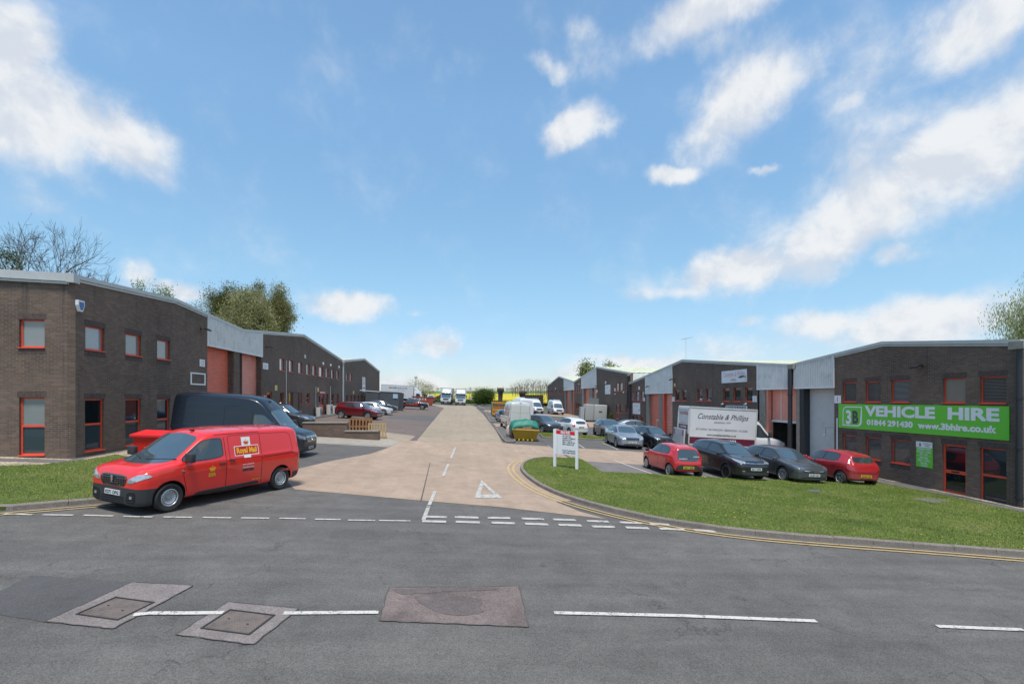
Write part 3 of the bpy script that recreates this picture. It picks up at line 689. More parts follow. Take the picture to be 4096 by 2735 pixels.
def wallmesh(W, top, zbot, holes, depth=.1, m=M_brick, name='wall', parent=None, hdepth=None):
    us = sorted(set([round(t[0], 4) for t in top] + [round(h[0], 4) for h in holes] + [round(h[1], 4) for h in holes]))
    us = [u for u in us if top[0][0] - 1e-3 <= u <= top[-1][0] + 1e-3]
    zs = sorted(set([zbot] + [round(h[2], 4) for h in holes] + [round(h[3], 4) for h in holes if h[3] < 90]))
    mb = MB()
    for a, b in zip(us, us[1:]):
        um = (a + b) / 2; hh = sorted([(h[2], h[3]) for h in holes if h[0] - 1e-4 < um < h[1] + 1e-4])
        z = zbot; segs = []
        for h0, h1 in hh:
            if h0 > z: segs.append((z, h0))
            z = max(z, h1)
        za, zb = lin(top, a), lin(top, b)
        for s0, s1 in segs: mb.quad(W.p(a, s0), W.p(b, s0), W.p(b, s1), W.p(a, s1))
        if z < min(za, zb): mb.quad(W.p(a, z), W.p(b, z), W.p(b, zb), W.p(a, za))
    for h in holes:
        d = -(h[4] if len(h) > 4 else depth); u0, u1, z0, z1 = h[:4]
        mb.quad(W.p(u0, z0), W.p(u1, z0), W.p(u1, z0, d), W.p(u0, z0, d)); mb.quad(W.p(u0, z1), W.p(u1, z1), W.p(u1, z1, d), W.p(u0, z1, d))
        mb.quad(W.p(u0, z0), W.p(u0, z1), W.p(u0, z1, d), W.p(u0, z0, d)); mb.quad(W.p(u1, z0), W.p(u1, z1), W.p(u1, z1, d), W.p(u1, z0, d))
    return mb.build(name, m, parent, merge=True)
def wbox(mb, W, u0, u1, z0, z1, o0, o1, m=0):
    a = W.p(u0, z0, o0); b = W.p(u1, z1, o1)
    return mb.box([min(a[i], b[i]) for i in range(3)], [max(a[i], b[i]) for i in range(3)], m)
M_blind = mat('pale_roller_blind', (.20, .225, .22), .12, var=.06, vscale=2, coat=1)
M_blindb = mat('beige_blind', (.26, .225, .19), .14, var=.05, coat=1)
M_slat = mat('venetian_slats', (.34, .33, .31), .5); M_slatd = mat('brown_venetian_slats', (.2, .175, .15), .5)
M_dkglass = glassmat('dark_tinted_glass', (.008, .012, .015), .04, .9)
M_blueg = glassmat('blue_grey_spandrel_glass', (.035, .055, .065), .06, .8)
M_skyg = mat('sky_toned_office_glass', (.30, .33, .345), .12, coat=1)  # pale sky reflection is put into the base colour
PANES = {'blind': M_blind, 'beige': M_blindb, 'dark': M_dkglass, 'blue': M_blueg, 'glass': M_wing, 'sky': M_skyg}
def window(bld, W, h, kind='glass', rails=(), low=None, fw=.05, sill=True, depth=.085, lower=None, head=True, mull=(), slats=False):
    u0, u1, z0, z1 = h[:4]; d = -depth; mb = MB(); zs = z0 + (.03 if sill else 0)
    wbox(mb, W, u0, u0 + fw, zs, z1, d - .05, d); wbox(mb, W, u1 - fw, u1, zs, z1, d - .05, d)
    wbox(mb, W, u0 + fw, u1 - fw, z1 - fw, z1, d - .05, d - .001); wbox(mb, W, u0 + fw, u1 - fw, zs, zs + fw, d - .05, d - .001)
    for r in rails: wbox(mb, W, u0 + fw, u1 - fw, r - .04, r + .04, d - .05, d + .008)
    for r in mull: wbox(mb, W, r - .03, r + .03, zs + fw, z1 - fw, d - .045, d + .003)
    fr = mb.build('window', M_red, bld)
    def pane(a, b, k):
        mb = MB(); wbox(mb, W, u0 + .02, u1 - .02, a, b, d - .032, d - .026); mb.build('pane', PANES.get(k, k), fr)
    if rails:
        pane(rails[-1], z1 - .02, kind); pane(zs + .02, rails[-1] - .001, lower or kind)
    else: pane(zs + .02, z1 - .02, kind)
    if slats:
        mb = MB(); n = int((z1 - z0) / .055)
        for i in range(n):
            z = z0 + .1 + i * .055
            if z < z1 - .07: wbox(mb, W, u0 + .09, u1 - .06, z, z + .02, d - .025, d - .022)
        mb.build('blind', M_slat if slats is True else slats, fr)
    if sill:
        mb = MB(); wbox(mb, W, u0 - .02, u1 + .02, z0 - .005, z0 + .03, d - .05, .045); mb.build('sill', M_red, fr)
    if head:
        mb = MB(); n = max(3, round((u1 - u0 + .12) / .075)); a = u0 - .06; k = (u1 - u0 + .12) / n
        for i in range(n): wbox(mb, W, a + i * k + .005, a + (i + 1) * k - .005, z1 + .012, z1 + .215, 0, .004)
        mb.build('lintel', M_soldier, bld)
        if sill and not rails:
            mb = MB()
            for i in range(n): wbox(mb, W, a + i * k + .005, a + (i + 1) * k - .005, z0 - .215, z0 - .012, 0, .004)
            mb.build('lintel', M_soldier, bld)
    return fr
def cladding(bld, W, u0, u1, top, zb, out=.05, pitch=.18, lab=None, m=None):
    """upright corrugated sheet with its top following the roofline"""
    mb = MB(); n = max(2, int((u1 - u0) / pitch)); k = (u1 - u0) / n; pts = []
    for i in range(n):
        a = u0 + i * k; pts += [(a, out), (a + k * .3, out), (a + k * .42, out + .035), (a + k * .88, out + .035)]
    pts.append((u1, out))
    for (a, oa), (b, ob) in zip(pts, pts[1:]):
        mb.quad(W.p(a, zb, oa), W.p(b, zb, ob), W.p(b, lin(top, b) - .03, ob), W.p(a, lin(top, a) - .03, oa))
    o = mb.build('cladding', m or M_clad, bld); o['label'] = lab or 'pale grey ribbed metal cladding above the doors'
    mb = MB(); wbox(mb, W, u0, u1, zb - .07, zb, 0, out + .05); wbox(mb, W, u0 - .05, u0, zb - .07, lin(top, u0) - .1, 0, out + .045); wbox(mb, W, u1, u1 + .05, zb - .07, lin(top, u1) - .1, 0, out + .045)
    mb.build('trim', M_white, o)
def shutter(bld, W, u0, u1, z0, z1, d, m=M_redsh, pitch=.1, lab=None, kind='slat', frame=.07):
    mb = MB()
    if kind == 'slat':
        n = max(3, int((z1 - z0) / pitch)); k = (z1 - z0) / n; pr = []
        for i in range(n):
            z = z0 + i * k; pr += [(z, -d), (z + k * .18, -d + .002), (z + k * .5, -d + .022), (z + k * .82, -d + .002)]
        pr.append((z1, -d))
        for (a, oa), (b, ob) in zip(pr, pr[1:]): mb.quad(W.p(u0, a, oa), W.p(u1, a, oa), W.p(u1, b, ob), W.p(u0, b, ob))
    else:
        n = max(2, round((z1 - z0) / .6)); k = (z1 - z0) / n
        for i in range(n): wbox(mb, W, u0, u1, z0 + i * k + .006, z0 + (i + 1) * k - .006, -d - .03, -d)
        wbox(mb, W, u0, u1, z0, z1, -d - .03, -d - .008)
    o = mb.build('roller_door' if kind == 'slat' else 'sectional_door', m, bld)
    if lab: o['label'] = lab
    if frame:
        mb = MB(); wbox(mb, W, u0 - frame, u0, z0, z1, -d - .03, -d + .06); wbox(mb, W, u1, u1 + frame, z0, z1, -d - .03, -d + .06); mb.build('guide_rail', M_redsh if m in (M_redsh, M_salmon) else M_white, o)
    return o
def roofline(bld, W, top, h=.2, out=.09):
    mb = MB()
    for (a, za), (b, zb) in zip(top, top[1:]):
        vs = []
        for (u, z) in ((a, za), (b, zb)):
            vs += [W.p(u, z - h, -.05), W.p(u, z - h, out), W.p(u, z + .02, out), W.p(u, z + .02, -.25)]
        mb.add(vs, [(0, 4, 5, 1), (1, 5, 6, 2), (2, 6, 7, 3), (0, 1, 2, 3), (7, 6, 5, 4)])
        vs = []
        for (u, z) in ((a, za), (b, zb)):
            vs += [W.p(u, z - h - .09, 0), W.p(u, z - h - .09, out - .04), W.p(u, z - h - .012, out - .04), W.p(u, z - h - .012, 0)]
        mb.add(vs, [(0, 4, 5, 1), (1, 5, 6, 2), (0, 1, 2, 3), (7, 6, 5, 4)])
    mb.build('fascia', M_fascia, bld)
def roof(bld, X0, X1, top, ridge_lab=None):
    mb = MB()
    n = 60; dx = (X1 - X0) / n
    for (a, za), (b, zb) in zip(top, top[1:]):
        pts = []
        for i in range(n): pts += [(X0 + dx * i, 0), (X0 + dx * (i + .5), .05)]
        pts.append((X1, 0))
        for (p, op), (q, oq) in zip(pts, pts[1:]): mb.quad((p, a, za + op), (q, a, za + oq), (q, b, zb + oq), (p, b, zb + op))
    mb.build('roof', M_roof, bld)
def backwalls(bld, W, X0, X1, top, zb, first=True, last=True):
    mb = MB(); a, za = top[0]; b, zb_ = top[-1]
    if first: mb.quad((X0, a, zb), (X1, a, zb), (X1, a, za), (X0, a, za))
    if last: mb.quad((X0, b, zb), (X1, b, zb), (X1, b, zb_), (X0, b, zb_))
    for (p, zp), (q, zq) in zip(top, top[1:]): mb.quad((X1, p, zb), (X1, q, zb), (X1, q, zq), (X1, p, zp))
    mb.build('rear_wall', M_brick, bld)
def door(bld, W, h, kind='glass', lab=None, rail=.45, depth=.07, frame=.08, double=False, panel=None):
    u0, u1, z0, z1 = h[:4]; d = -depth; mb = MB(); f = frame
    wbox(mb, W, u0, u0 + f, z0, z1, d - .06, d); wbox(mb, W, u1 - f, u1, z0, z1, d - .06, d); wbox(mb, W, u0 + f, u1 - f, z1 - f, z1, d - .06, d - .001)
    wbox(mb, W, u0 + f, u1 - f, z0, z0 + .2, d - .05, d - .006); zr_ = z0 + (z1 - z0) * rail
    wbox(mb, W, u0 + f, u1 - f, zr_ - .07, zr_ + .07, d - .05, d - .004)
    if double: wbox(mb, W, (u0 + u1) / 2 - .06, (u0 + u1) / 2 + .06, z0 + .2, z1 - f, d - .05, d - .003)
    o = mb.build('door', M_red, bld); o['label'] = lab or 'red framed glazed door'
    mb = MB(); wbox(mb, W, u0 + .03, u1 - .03, z0 + .05, z1 - .03, d - .04, d - .03); mb.build('pane', M_dkglass, o)
    if panel: mb = MB(); wbox(mb, W, u0 + f, u1 - f, z0 + .2, zr_ - .07, d - .03, d - .01); mb.build('panel', M_redsh, o)
    mb = MB(); s = u0 + f * .5; wbox(mb, W, s - .015, s + .015, zr_ - .12, zr_ + .06, d, d + .04); mb.build('handle', M_red, o)
    return o
def bld(name_label, cat='industrial unit', group='brick industrial units along the estate road'): return empty('industrial_unit', (0, 0, 0), 0, name_label, cat, group)

# ================= left row
WL = Wall(XL, 1)
yA = PX((173, 900), XL)[0]; y1 = 33.1
TL1 = [(yA, 7.62), (25.6, 8.02), (33.1, 7.58)]; TL2 = [(33.1, 7.58), (45.4, 8.83), (60.0, 7.68)]; TL3 = [(60.0, 7.68), (73.3, 8.93), (86.9, 7.85)]
B1 = bld('near left dark brick unit numbered 12 with two salmon roller doors')
up = [WL.box(R1, 412, 505, 600, 722), WL.box(R1, 606, 682, 640, 745), WL.box(R1, 758, 820, 670, 765)]
lo = [WL.box(R1, 410, 503, 955, 1215), WL.box(R1, 605, 682, 957, 1188), WL.box(R1, 758, 820, 960, 1165)]
z0u = sum(h[2] for h in up) / 3; z1u = sum(h[3] for h in up) / 3; z0l = sum(h[2] for h in lo) / 3; z1l = sum(h[3] for h in lo) / 3
up = [(h[0], h[1], z0u, z1u) for h in up]; lo = [(h[0], h[1], z0l, z1l) for h in lo]
zc1 = PX(R1(1000, 697), XL)[1]; zc1b = PX(R1(1258, 750), XL)[1]; zcl = (zc1 + zc1b) / 2
ud = [PX(R1(x, 800), XL)[0] for x in (1000, 1128, 1156, 1261)]
GL = .35
doorsL = [(ud[0], ud[1], GL, zcl - .05, .38), (ud[2], ud[3], GL, zcl - .05, .38)]
wallmesh(WL, [(yA, 7.62), (25.6, 8.02), (ud[0], lin(TL1, ud[0]))], .3, up + lo, parent=B1)
mb = MB(); wbox(mb, WL, ud[0] - .01, ud[0], .3, zcl, -.4, -.002); mb.build('reveal', M_brick, B1)
0 and print('door us', ud, 'z', z0u, z1u, z0l, z1l, zcl)
for h in up: window(B1, WL, h, 'blind' if h is not up[0] else 'sky')
for h in lo: window(B1, WL, h, 'dark', rails=(h[2] + (h[3] - h[2]) * .52,), lower='blue')
YF = 19.2
WF = WallY(YF); xB = XL - .16
TF = [(-62, 7.62 + .35), (xB, 7.62)]
TF = [(-62, 9.4), (xB, 7.62)]
fu = WF.box(R1, 92, 215, 573, 712); fl = WF.box(R1, 92, 215, 950, 1232)
fw_ = [(fu[0] - k, fu[1] - k, fu[2], fu[3]) for k in (0, 4.2, 8.4)]; fl_ = [(fl[0] - k, fl[1] - k, fl[2], fl[3]) for k in (0, 4.2, 8.4)]
wallmesh(WF, TF, .3, fw_ + fl_, parent=B1)
for h in fw_: window(B1, WF, h, 'blind')
for h in fl_: window(B1, WF, h, 'blind', rails=(h[2] + (h[3] - h[2]) * .51,), lower='blue')
mb = MB(); mb.quad((xB, YF, .3), (XL, yA, .3), (XL, yA, 7.62), (xB, YF, 7.62)); mb.build('corner_wall', M_brick, B1)
roofline(B1, WF, [(-62, 9.4), (xB + .06, 7.62)], .27, .14); roofline(B1, WL, [(yA - .02, 7.62)] + TL1[1:], .13, .08)
mb = MB(); mb.prism([(xB + .05, YF - .141), (XL + .085, yA - .2), (XL + .085, yA + .1), (xB, YF)], 7.33, 7.645, 'Z'); mb.build('fascia_corner', M_fascia, B1)
roof(B1, -62, XL - .02, [(yA, 7.55)] + [(a, z - .06) for a, z in TL1[1:]])
backwalls(B1, WL, XL - .02, -62, [(a, z - .1) for a, z in TL1], .3, False, True)
TLC = [(ud[0], lin(TL1, ud[0])), (33.1, 7.58), (ud[3] + .0, lin(TL2, ud[3]))] if ud[3] > 33.1 else [(ud[0], lin(TL1, ud[0])), (ud[3], lin(TL1, ud[3]))]
cladding(B1, WL, ud[0] + .02, ud[3], TLC, zcl, .04)
for i, d in enumerate(doorsL):
    shutter(B1, WL, d[0] + (.0), d[1], d[2], d[3] + .3, .36, M_salmon if i else M_redsh, .11, 'salmon red roller shutter door', frame=0)
    if d[1] >= 33.1:   # the second opening crosses into the next bay: its piers belong to this unit
        pass
# piers and return walls of the loading bay
mb = MB()
if ud[3] > 33.1:
    wbox(mb, WL, ud[1], ud[2], .3, zcl, -.38, 0); mb.build('pier', M_brick, B1)
    mb = MB(); wbox(mb, WL, ud[3], ud[3] + .01, .3, zcl, -.38, -.001); mb.build('pier', M_brick, B1)

B2 = bld('middle left dark brick unit with a red reception door and number 11 sign')
hu = [WL.box(D5, a, b, t, bo) for a, b, t, bo in [(440, 540, 270, 560), (652, 742, 320, 598), (862, 945, 370, 628), (1042, 1114, 412, 655), (1180, 1250, 443, 678), (1310, 1414, 474, 700), (1476, 1534, 510, 722), (1600, 1657, 540, 742), (1718, 1767, 565, 758)]]
a0 = sum(h[2] for h in hu) / len(hu); a1 = sum(h[3] for h in hu) / len(hu); hu = [(h[0], h[1], a0, a1) for h in hu]
gd = [WL.box(D5, a, b, 1050, 1400)[:2] for a, b in [(445, 540), (652, 742), (905, 945), (1042, 1114), (1245, 1278), (1476, 1534), (1602, 1658), (1720, 1767)]]
zt = PX(D5(652, 1052), XL)[1]; gfl = PX(D5(1340, 1545), XL)[1]
low_full = [0, 1, 5, 6, 7]; hg = [(u0, u1, (gfl + .12) if i in low_full else PX(D5(1042, 1322), XL)[1], zt) for i, (u0, u1) in enumerate(gd)]
dd = [WL.box(D5, 155, 272, 1040, 1400)[:2] + (.7, PX(D5(155, 1040), XL)[1]), WL.box(D5, 1315, 1442, 1090, 1540)[:2] + (gfl, PX(D5(1315, 1092), XL)[1])]
TL2w = [(ud[3], lin(TL2, ud[3])), (45.4, 8.83), (60.0, 7.68)]
wallmesh(WL, TL2w, .2, hu + hg + dd, parent=B2)
0 and print('B2', a0, a1, zt, gfl, dd)
for i, h in enumerate(hu): window(B2, WL, h, 'sky', head=False, mull=((h[0] + h[1]) / 2 - .25,) if i == 5 else ())
for i, h in enumerate(hg):
    r = h[2] + (h[3] - h[2]) * (.42 if i in low_full else .55)
    window(B2, WL, h, 'glass', rails=(r,), lower=M_redsh if i in low_full else 'glass', head=False, sill=i not in low_full)
door(B2, WL, dd[0], lab='red framed glazed side door'); door(B2, WL, dd[1], lab='red double reception door with glazed upper half', double=True, panel=True)
roofline(B2, WL, TL2, .13, .08); roof(B2, -62, XL - .02, [(a, z - .06) for a, z in TL2]); backwalls(B2, WL, XL - .02, -62, [(a, z - .1) for a, z in TL2], .3, False, True)
def pipe(b, W, u, z0, z1, r=.06, m=M_gpipe, out=.1, hopper=True, lab=None):
    mb = MB(); mb.tube(W.p(u, z0, out), W.p(u, z1, out), r, n=10)
    for z in [z0 + .8 + 1.8 * i for i in range(int((z1 - z0) / 1.8))]: mb.tube(W.p(u, z, out), W.p(u, z + .07, out), r * 1.25, n=10)
    o = mb.build('downpipe', m, b, smooth=40)
    if hopper: mb = MB(); wbox(mb, W, u - .25, u + .25, z1, z1 + .28, -.02, .24); mb.build('hopper', M_conc if m is M_pipe else M_gpipe, o)
    if lab: o['label'] = lab
pipe(B2, WL, 59.85, .6, 7.35, .11)
for x, t, b_ in ((571, 340, 1420), (1237, 920, 1530), (1562, 920, 1400)):
    u = PX(D5(x, t), XL)[0]; mb = MB(); mb.tube(WL.p(u, PX(D5(x, b_), XL)[1], .06), WL.p(u, PX(D5(x, t), XL)[1], .06), .03, n=8); mb.build('vent_pipe', M_fascia, B2, smooth=40)
mb = MB(); q = [PX(D5(*p), XL) for p in ((585, 1036), (860, 1052), (866, 1440))]; mb.path([WL.p(u, z, .04) for u, z in q], .03); mb.build('conduit', M_black, B2)

B3 = bld('far left dark brick unit with a row of narrow windows')
hu3 = [WL.box(D5, a, b, t, bo) for a, b, t, bo in [(1850, 1877, 592, 785), (1930, 1975, 612, 802)]] + [WL.box(R2, 895, 913, 543, 613)]
hu3 = [(h[0], h[1], a0, a1) for h in hu3]
gx = [(1378, 1400), (1455, 1490), (1545, 1574), (1690, 1720), (1763, 1787), (1822, 1846), (1887, 1908), (1943, 1962), (1990, 2008), (2040, 2060), (2090, 2105)]
zt3 = PX(D1(1455, 140), XL)[1]; zb3 = zt3 - 2.0
hg3 = [WL.box(D1, a, b, 150, 300)[:2] + (zb3, zt3) for a, b in gx]; dr3 = WL.box(D1, 1618, 1652, 150, 300)[:2] + (zb3 - .3, zt3)
wallmesh(WL, TL3, .2, hu3 + hg3 + [dr3], parent=B3)
for h in hu3: window(B3, WL, h, 'sky', head=False)
for h in hg3: window(B3, WL, h, 'glass', rails=(h[2] + .85,), lower=M_redsh, head=False, sill=False)
door(B3, WL, dr3, lab='narrow red framed door with posters')
roofline(B3, WL, TL3, .17, .08); roof(B3, -62, XL - .02, [(a, z - .06) for a, z in TL3]); backwalls(B3, WL, XL - .02, -62, [(a, z - .1) for a, z in TL3], .3, False, True)

# ================= right row
WR = Wall(XR, -1)
def zz(reg, x, y, X=XR): return PX(reg(x, y), X)
TR1 = [(15.95, 5.33), (21.9, 5.93), (28.5, 5.3)]; TR2 = [(28.5, 5.3), (43.5, 6.75), (57.5, 5.12)]; TR3 = [(57.5, 6.28), (72.0, 7.9), (87.0, 6.22)]; TR4 = [(87.0, 6.22), (100.5, 7.75), (114.5, 6.1)]
C1 = bld('near right dark brick unit numbered 1 under a long green sign')
ru = [WR.box(R5, 423, 510, 672, 797), WR.box(R5, 567, 663, 666, 799), WR.box(R5, 727, 842, 658, 800), WR.box(R5, 1052, 1195, 646, 803), WR.box(R5, 1283, 1451, 635, 806)]
b0 = sum(h[2] for h in ru) / 5; b1 = sum(h[3] for h in ru) / 5; ru = [(h[0], h[1], b0, b1) for h in ru]
rl = [WR.box(R5, 423, 510, 998, 1120), WR.box(R5, 567, 665, 1010, 1150), WR.box(R5, 728, 845, 1025, 1175)]
c0 = (rl[1][2] + rl[2][2]) / 2; c1 = sum(h[3] for h in rl) / 3; rl = [(h[0], h[1], c0, c1) for h in rl]
rd = WR.box(R5, 1048, 1198, 1052, 1372); rf = WR.box(R5, 1283, 1451, 1078, 1418)
0 and print('unit1', b0, b1, c0, c1, rd, rf)
zr1 = (rd[3] + rf[3]) / 2; rd = (rd[0], rd[1], rd[2], zr1); rf = (rf[0], rf[1], rf[2], zr1)
uA = zz(R4, 2185, 500)[0]; uB = zz(R4, 1820, 500)[0]; zA = zz(R4, 2185, 507)[1]; zB = zz(R4, 1740, 522)[1]; zcr = (zA + zB) / 2
0 and print('cladding right', uA, uB, zA, zB)
wallmesh(WR, [(15.95, 5.33), (21.9, 5.93), (uA, lin(TR1, uA))], -1.3, ru + rl + [rd, rf], parent=C1)
for i, h in enumerate(ru): window(C1, WR, h, 'beige' if i == 3 else 'glass', slats=(M_slatd, M_slatd, True, False, M_slatd)[i])
for i, h in enumerate(rl): window(C1, WR, h, 'glass', slats=M_slatd)
dr = door(C1, WR, rd, lab='red framed glazed front door with a letter slot', rail=.47)
mb = MB(); um = (rd[0] + rd[1]) / 2; zm = rd[2] + (rd[3] - rd[2]) * .47; wbox(mb, WR, um - .17, um + .17, zm - .025, zm + .035, -.073, -.066); mb.build('letter_slot', M_black, dr)
window(C1, WR, rf, 'glass', rails=(rf[2] + (rf[3] - rf[2]) * .5,), head=True)
mb = MB(); n = 13; a = rd[0] - .06; k = (rd[1] - rd[0] + .12) / n
for i in range(n): wbox(mb, WR, a + i * k + .005, a + (i + 1) * k - .005, rd[3] + .012, rd[3] + .215, 0, .004)
mb.build('lintel', M_soldier, C1)
roofline(C1, WR, TR1, .13, .08); roof(C1, XR + .02, 60, [(a, z - .05) for a, z in TR1]); backwalls(C1, WR, XR + .02, 60, [(a, z - .1) for a, z in TR1], -1.3, True, False)
uv = 28.5
# loading bay of the near unit: black post, white door, return walls
mb = MB(); wbox(mb, WR, uB - .35, uB, -1.2, zcr, -.5, -.02); mb.build('post', mat('black_steel_post', (.03, .032, .036), .5), C1)
mb = MB(); wbox(mb, WR, uB, 28.1, -1.2, zcr, -.5, 0); mb.build('pier', M_conc, C1)
mb = MB()
n = int((zcr + 1.2) / .3); n2 = 8
for i in range(n + 1):
    z = -1.2 + i * .3; wbox(mb, WR, uA, uB - .3, z + .003, z + .297, -.5 - .02, -.42)
wbox(mb, WR, uA, uB - .3, -1.2, zcr + .3, -.5, -.428)
mb.build('white_block_wall', M_wdoor, C1)['label'] = 'white painted block infill of the loading bay'
mb = MB(); q = [(zz(R4, 2185, 922)), (zz(R4, 2025, 922)), (zz(R4, 2018, 1010))]; mb.path([WR.p(u, z, -.38) for u, z in q], .018); u, z = q[-1]; wbox(mb, WR, u - .07, u + .07, z - .07, z + .05, -.42, -.34); mb.build('conduit', M_white, C1)
uC = zz(R4, 1400, 600)[0]; uD = zz(R4, 1470, 600)[0]; uE = zz(R4, 1728, 600)[0]
cladding(C1, WR, uA + .02, 28.2, [(uA, lin(TR1, uA)), (28.5, 5.3)], zcr, .04, .14)
wk = MB(); u = zz(R4, 2225, 900)[0]; wk.tube(WR.p(u, zz(R4, 2225, 1180)[1], .06), WR.p(u, zz(R4, 2225, 835)[1], .06), .04, n=8); wk.build('vent_pipe', M_gpipe, C1, smooth=40)
pipe(C1, WR, 28.35, -1.0, 5.0, .13, M_pipe, .22, lab='thick black downpipe with a concrete hopper')
pipe(C1, WR, 15.98, -1.2, 5.0, .11, M_pipe, .1)

C2 = bld('right dark brick unit numbered 2 and 3 with pale cladding over salmon doors')
zopB = zz(R4, 1470, 835)[1]; zopC = zz(R4, 1600, 860)[1]
h2 = [WR.box(R4, a, b, t, bo) for a, b, t, bo in [(520, 568, 543, 660), (592, 641, 541, 659), (753, 809, 534, 663), (842, 903, 531, 663), (1022, 1092, 523, 665), (1133, 1207, 518, 666), (1253, 1333, 512, 668)]]
d0 = sum(h[2] for h in h2) / 7; d1 = sum(h[3] for h in h2) / 7; h2 = [(h[0], h[1], d0, d1) for h in h2]
uF = zz(R4, 1390, 600)[0]; uG = zz(R4, 495, 600)[0]; uH = zz(R4, 218, 600)[0]; zcb = zz(R4, 350, 575)[1]
0 and print('C2', d0, d1, uF, uG, uH, zcb, zopB, zopC)
wallmesh(WR, [(uF, lin(TR2, uF)), (43.5, 6.75), (uG, lin(TR2, uG))] if uG > 43.5 else [(uF, lin(TR2, uF)), (uG, lin(TR2, uG))], -1.2, h2, parent=C2)
for i, h in enumerate(h2): window(C2, WR, h, 'glass', head=False)
cladding(C2, WR, 28.5, uF, [(28.5, 5.3), (uF, lin(TR2, uF))], zcr, .04, .14)
mb = MB(); wbox(mb, WR, uD + .1, uC, -1.2, zcr, -.6, -.02); mb.build('pier', M_conc, C2)
mb = MB(); wbox(mb, WR, uD - .1, uD + .1, -1.2, zcr, -.45, -.1); mb.build('door_post', M_salmon, C2)
zd = zopC
s_ = shutter(C2, WR, 28.55, uD - .1, zd, zcr + .2, .4, M_salmon, kind='panel', lab='half raised salmon sectional door'); 
mb = MB(); wbox(mb, WR, 28.5, uD - .1, zd - .14, zd, -.45, -.36)
for u in (30.1, 31.6): wbox(mb, WR, u - .03, u + .03, zd, zcr, -.4, -.385)
mb.build('bottom_rail', M_white, s_)
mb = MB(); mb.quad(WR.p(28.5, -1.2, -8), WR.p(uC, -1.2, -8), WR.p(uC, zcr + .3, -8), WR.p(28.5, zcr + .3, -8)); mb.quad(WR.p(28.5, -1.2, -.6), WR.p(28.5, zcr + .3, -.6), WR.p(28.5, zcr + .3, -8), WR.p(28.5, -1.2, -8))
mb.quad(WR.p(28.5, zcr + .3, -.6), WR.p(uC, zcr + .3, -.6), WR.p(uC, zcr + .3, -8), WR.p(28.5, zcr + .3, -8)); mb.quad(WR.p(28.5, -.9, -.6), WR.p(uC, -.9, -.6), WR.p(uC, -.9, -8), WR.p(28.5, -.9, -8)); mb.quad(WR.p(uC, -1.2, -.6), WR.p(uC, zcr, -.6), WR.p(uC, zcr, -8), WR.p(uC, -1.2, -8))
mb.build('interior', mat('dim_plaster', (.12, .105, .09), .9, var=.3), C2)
pts2 = [(uG, lin(TR2, uG)), (uH, lin(TR2, uH))] if uG > 43.5 else [(uG, lin(TR2, uG)), (43.5, 6.75), (uH, lin(TR2, uH))]
cladding(C2, WR, uG + .02, uH - .02, pts2, zcb, .04, .3)
us = [zz(R4, x, 600)[0] for x in (495, 405, 385, 352, 245, 218)]
shutter(C2, WR, us[0], us[1], -1.0, zcb + .3, .3, M_salmon, .28, lab='pale salmon ribbed roller door', frame=0)
shutter(C2, WR, us[3], us[4], -1.0, zcb + .3, .3, M_redsh, kind='panel', lab='red sectional door with a small wicket door', frame=0)
mb = MB(); wbox(mb, WR, us[2], us[3], -1.0, zcb, -.4, -.03); mb.build('pier', M_conc, C2); mb = MB(); wbox(mb, WR, us[4], us[5], -1.0, zcb, -.4, -.02); mb.build('pier', M_conc, C2)
mb = MB(); wbox(mb, WR, us[1], us[2], -1.0, zcb, -.4, -.05); mb.build('door_post', M_red, C2)
wa = zz(R4, 300, 850); wb_ = zz(R4, 340, 850)
mb = MB(); wbox(mb, WR, min(wa[0], wb_[0]), max(wa[0], wb_[0]), -.9, wa[1], -.3, -.27); mb.build('wicket_door', M_white, C2); mb = MB(); wbox(mb, WR, min(wa[0], wb_[0]) + .1, max(wa[0], wb_[0]) - .1, -.9, wa[1] - .1, -.271, -.262); mb.build('wicket_panel', M_redsh, C2)
h3 = [WR.box(R3, a, b, t, 655) for a, b, t in [(1632, 1663, 566), (1680, 1712, 563), (1731, 1763, 560)]]; h3 = [(h[0], h[1], h3[1][2], h3[1][3]) for h in h3]
l3 = [WR.box(R3, a, b, 812, 900)[:2] + (-.4, zz(R3, 1680, 812)[1]) for a, b in [(1635, 1662), (1682, 1709)]]; dr4 = WR.box(R3, 1729, 1762, 815, 920); 
wallmesh(WR, [(uH, lin(TR2, uH)), (57.5, 5.12)], -1.2, h3 + l3 + [dr4], parent=C2)
for h in h3: window(C2, WR, h, 'sky', head=False)
for h in l3: window(C2, WR, h, 'glass', head=False)
door(C2, WR, dr4, lab='narrow red framed door beside the pale sign')
roofline(C2, WR, TR2, .13, .08); roof(C2, XR + .02, 60, [(a, z - .05) for a, z in TR2]); backwalls(C2, WR, XR + .02, 60, [(a, z - .1) for a, z in TR2], -1.3, False, False)
pipe(C2, WR, 57.3, -.4, 4.9, .13, M_pipe, .2)

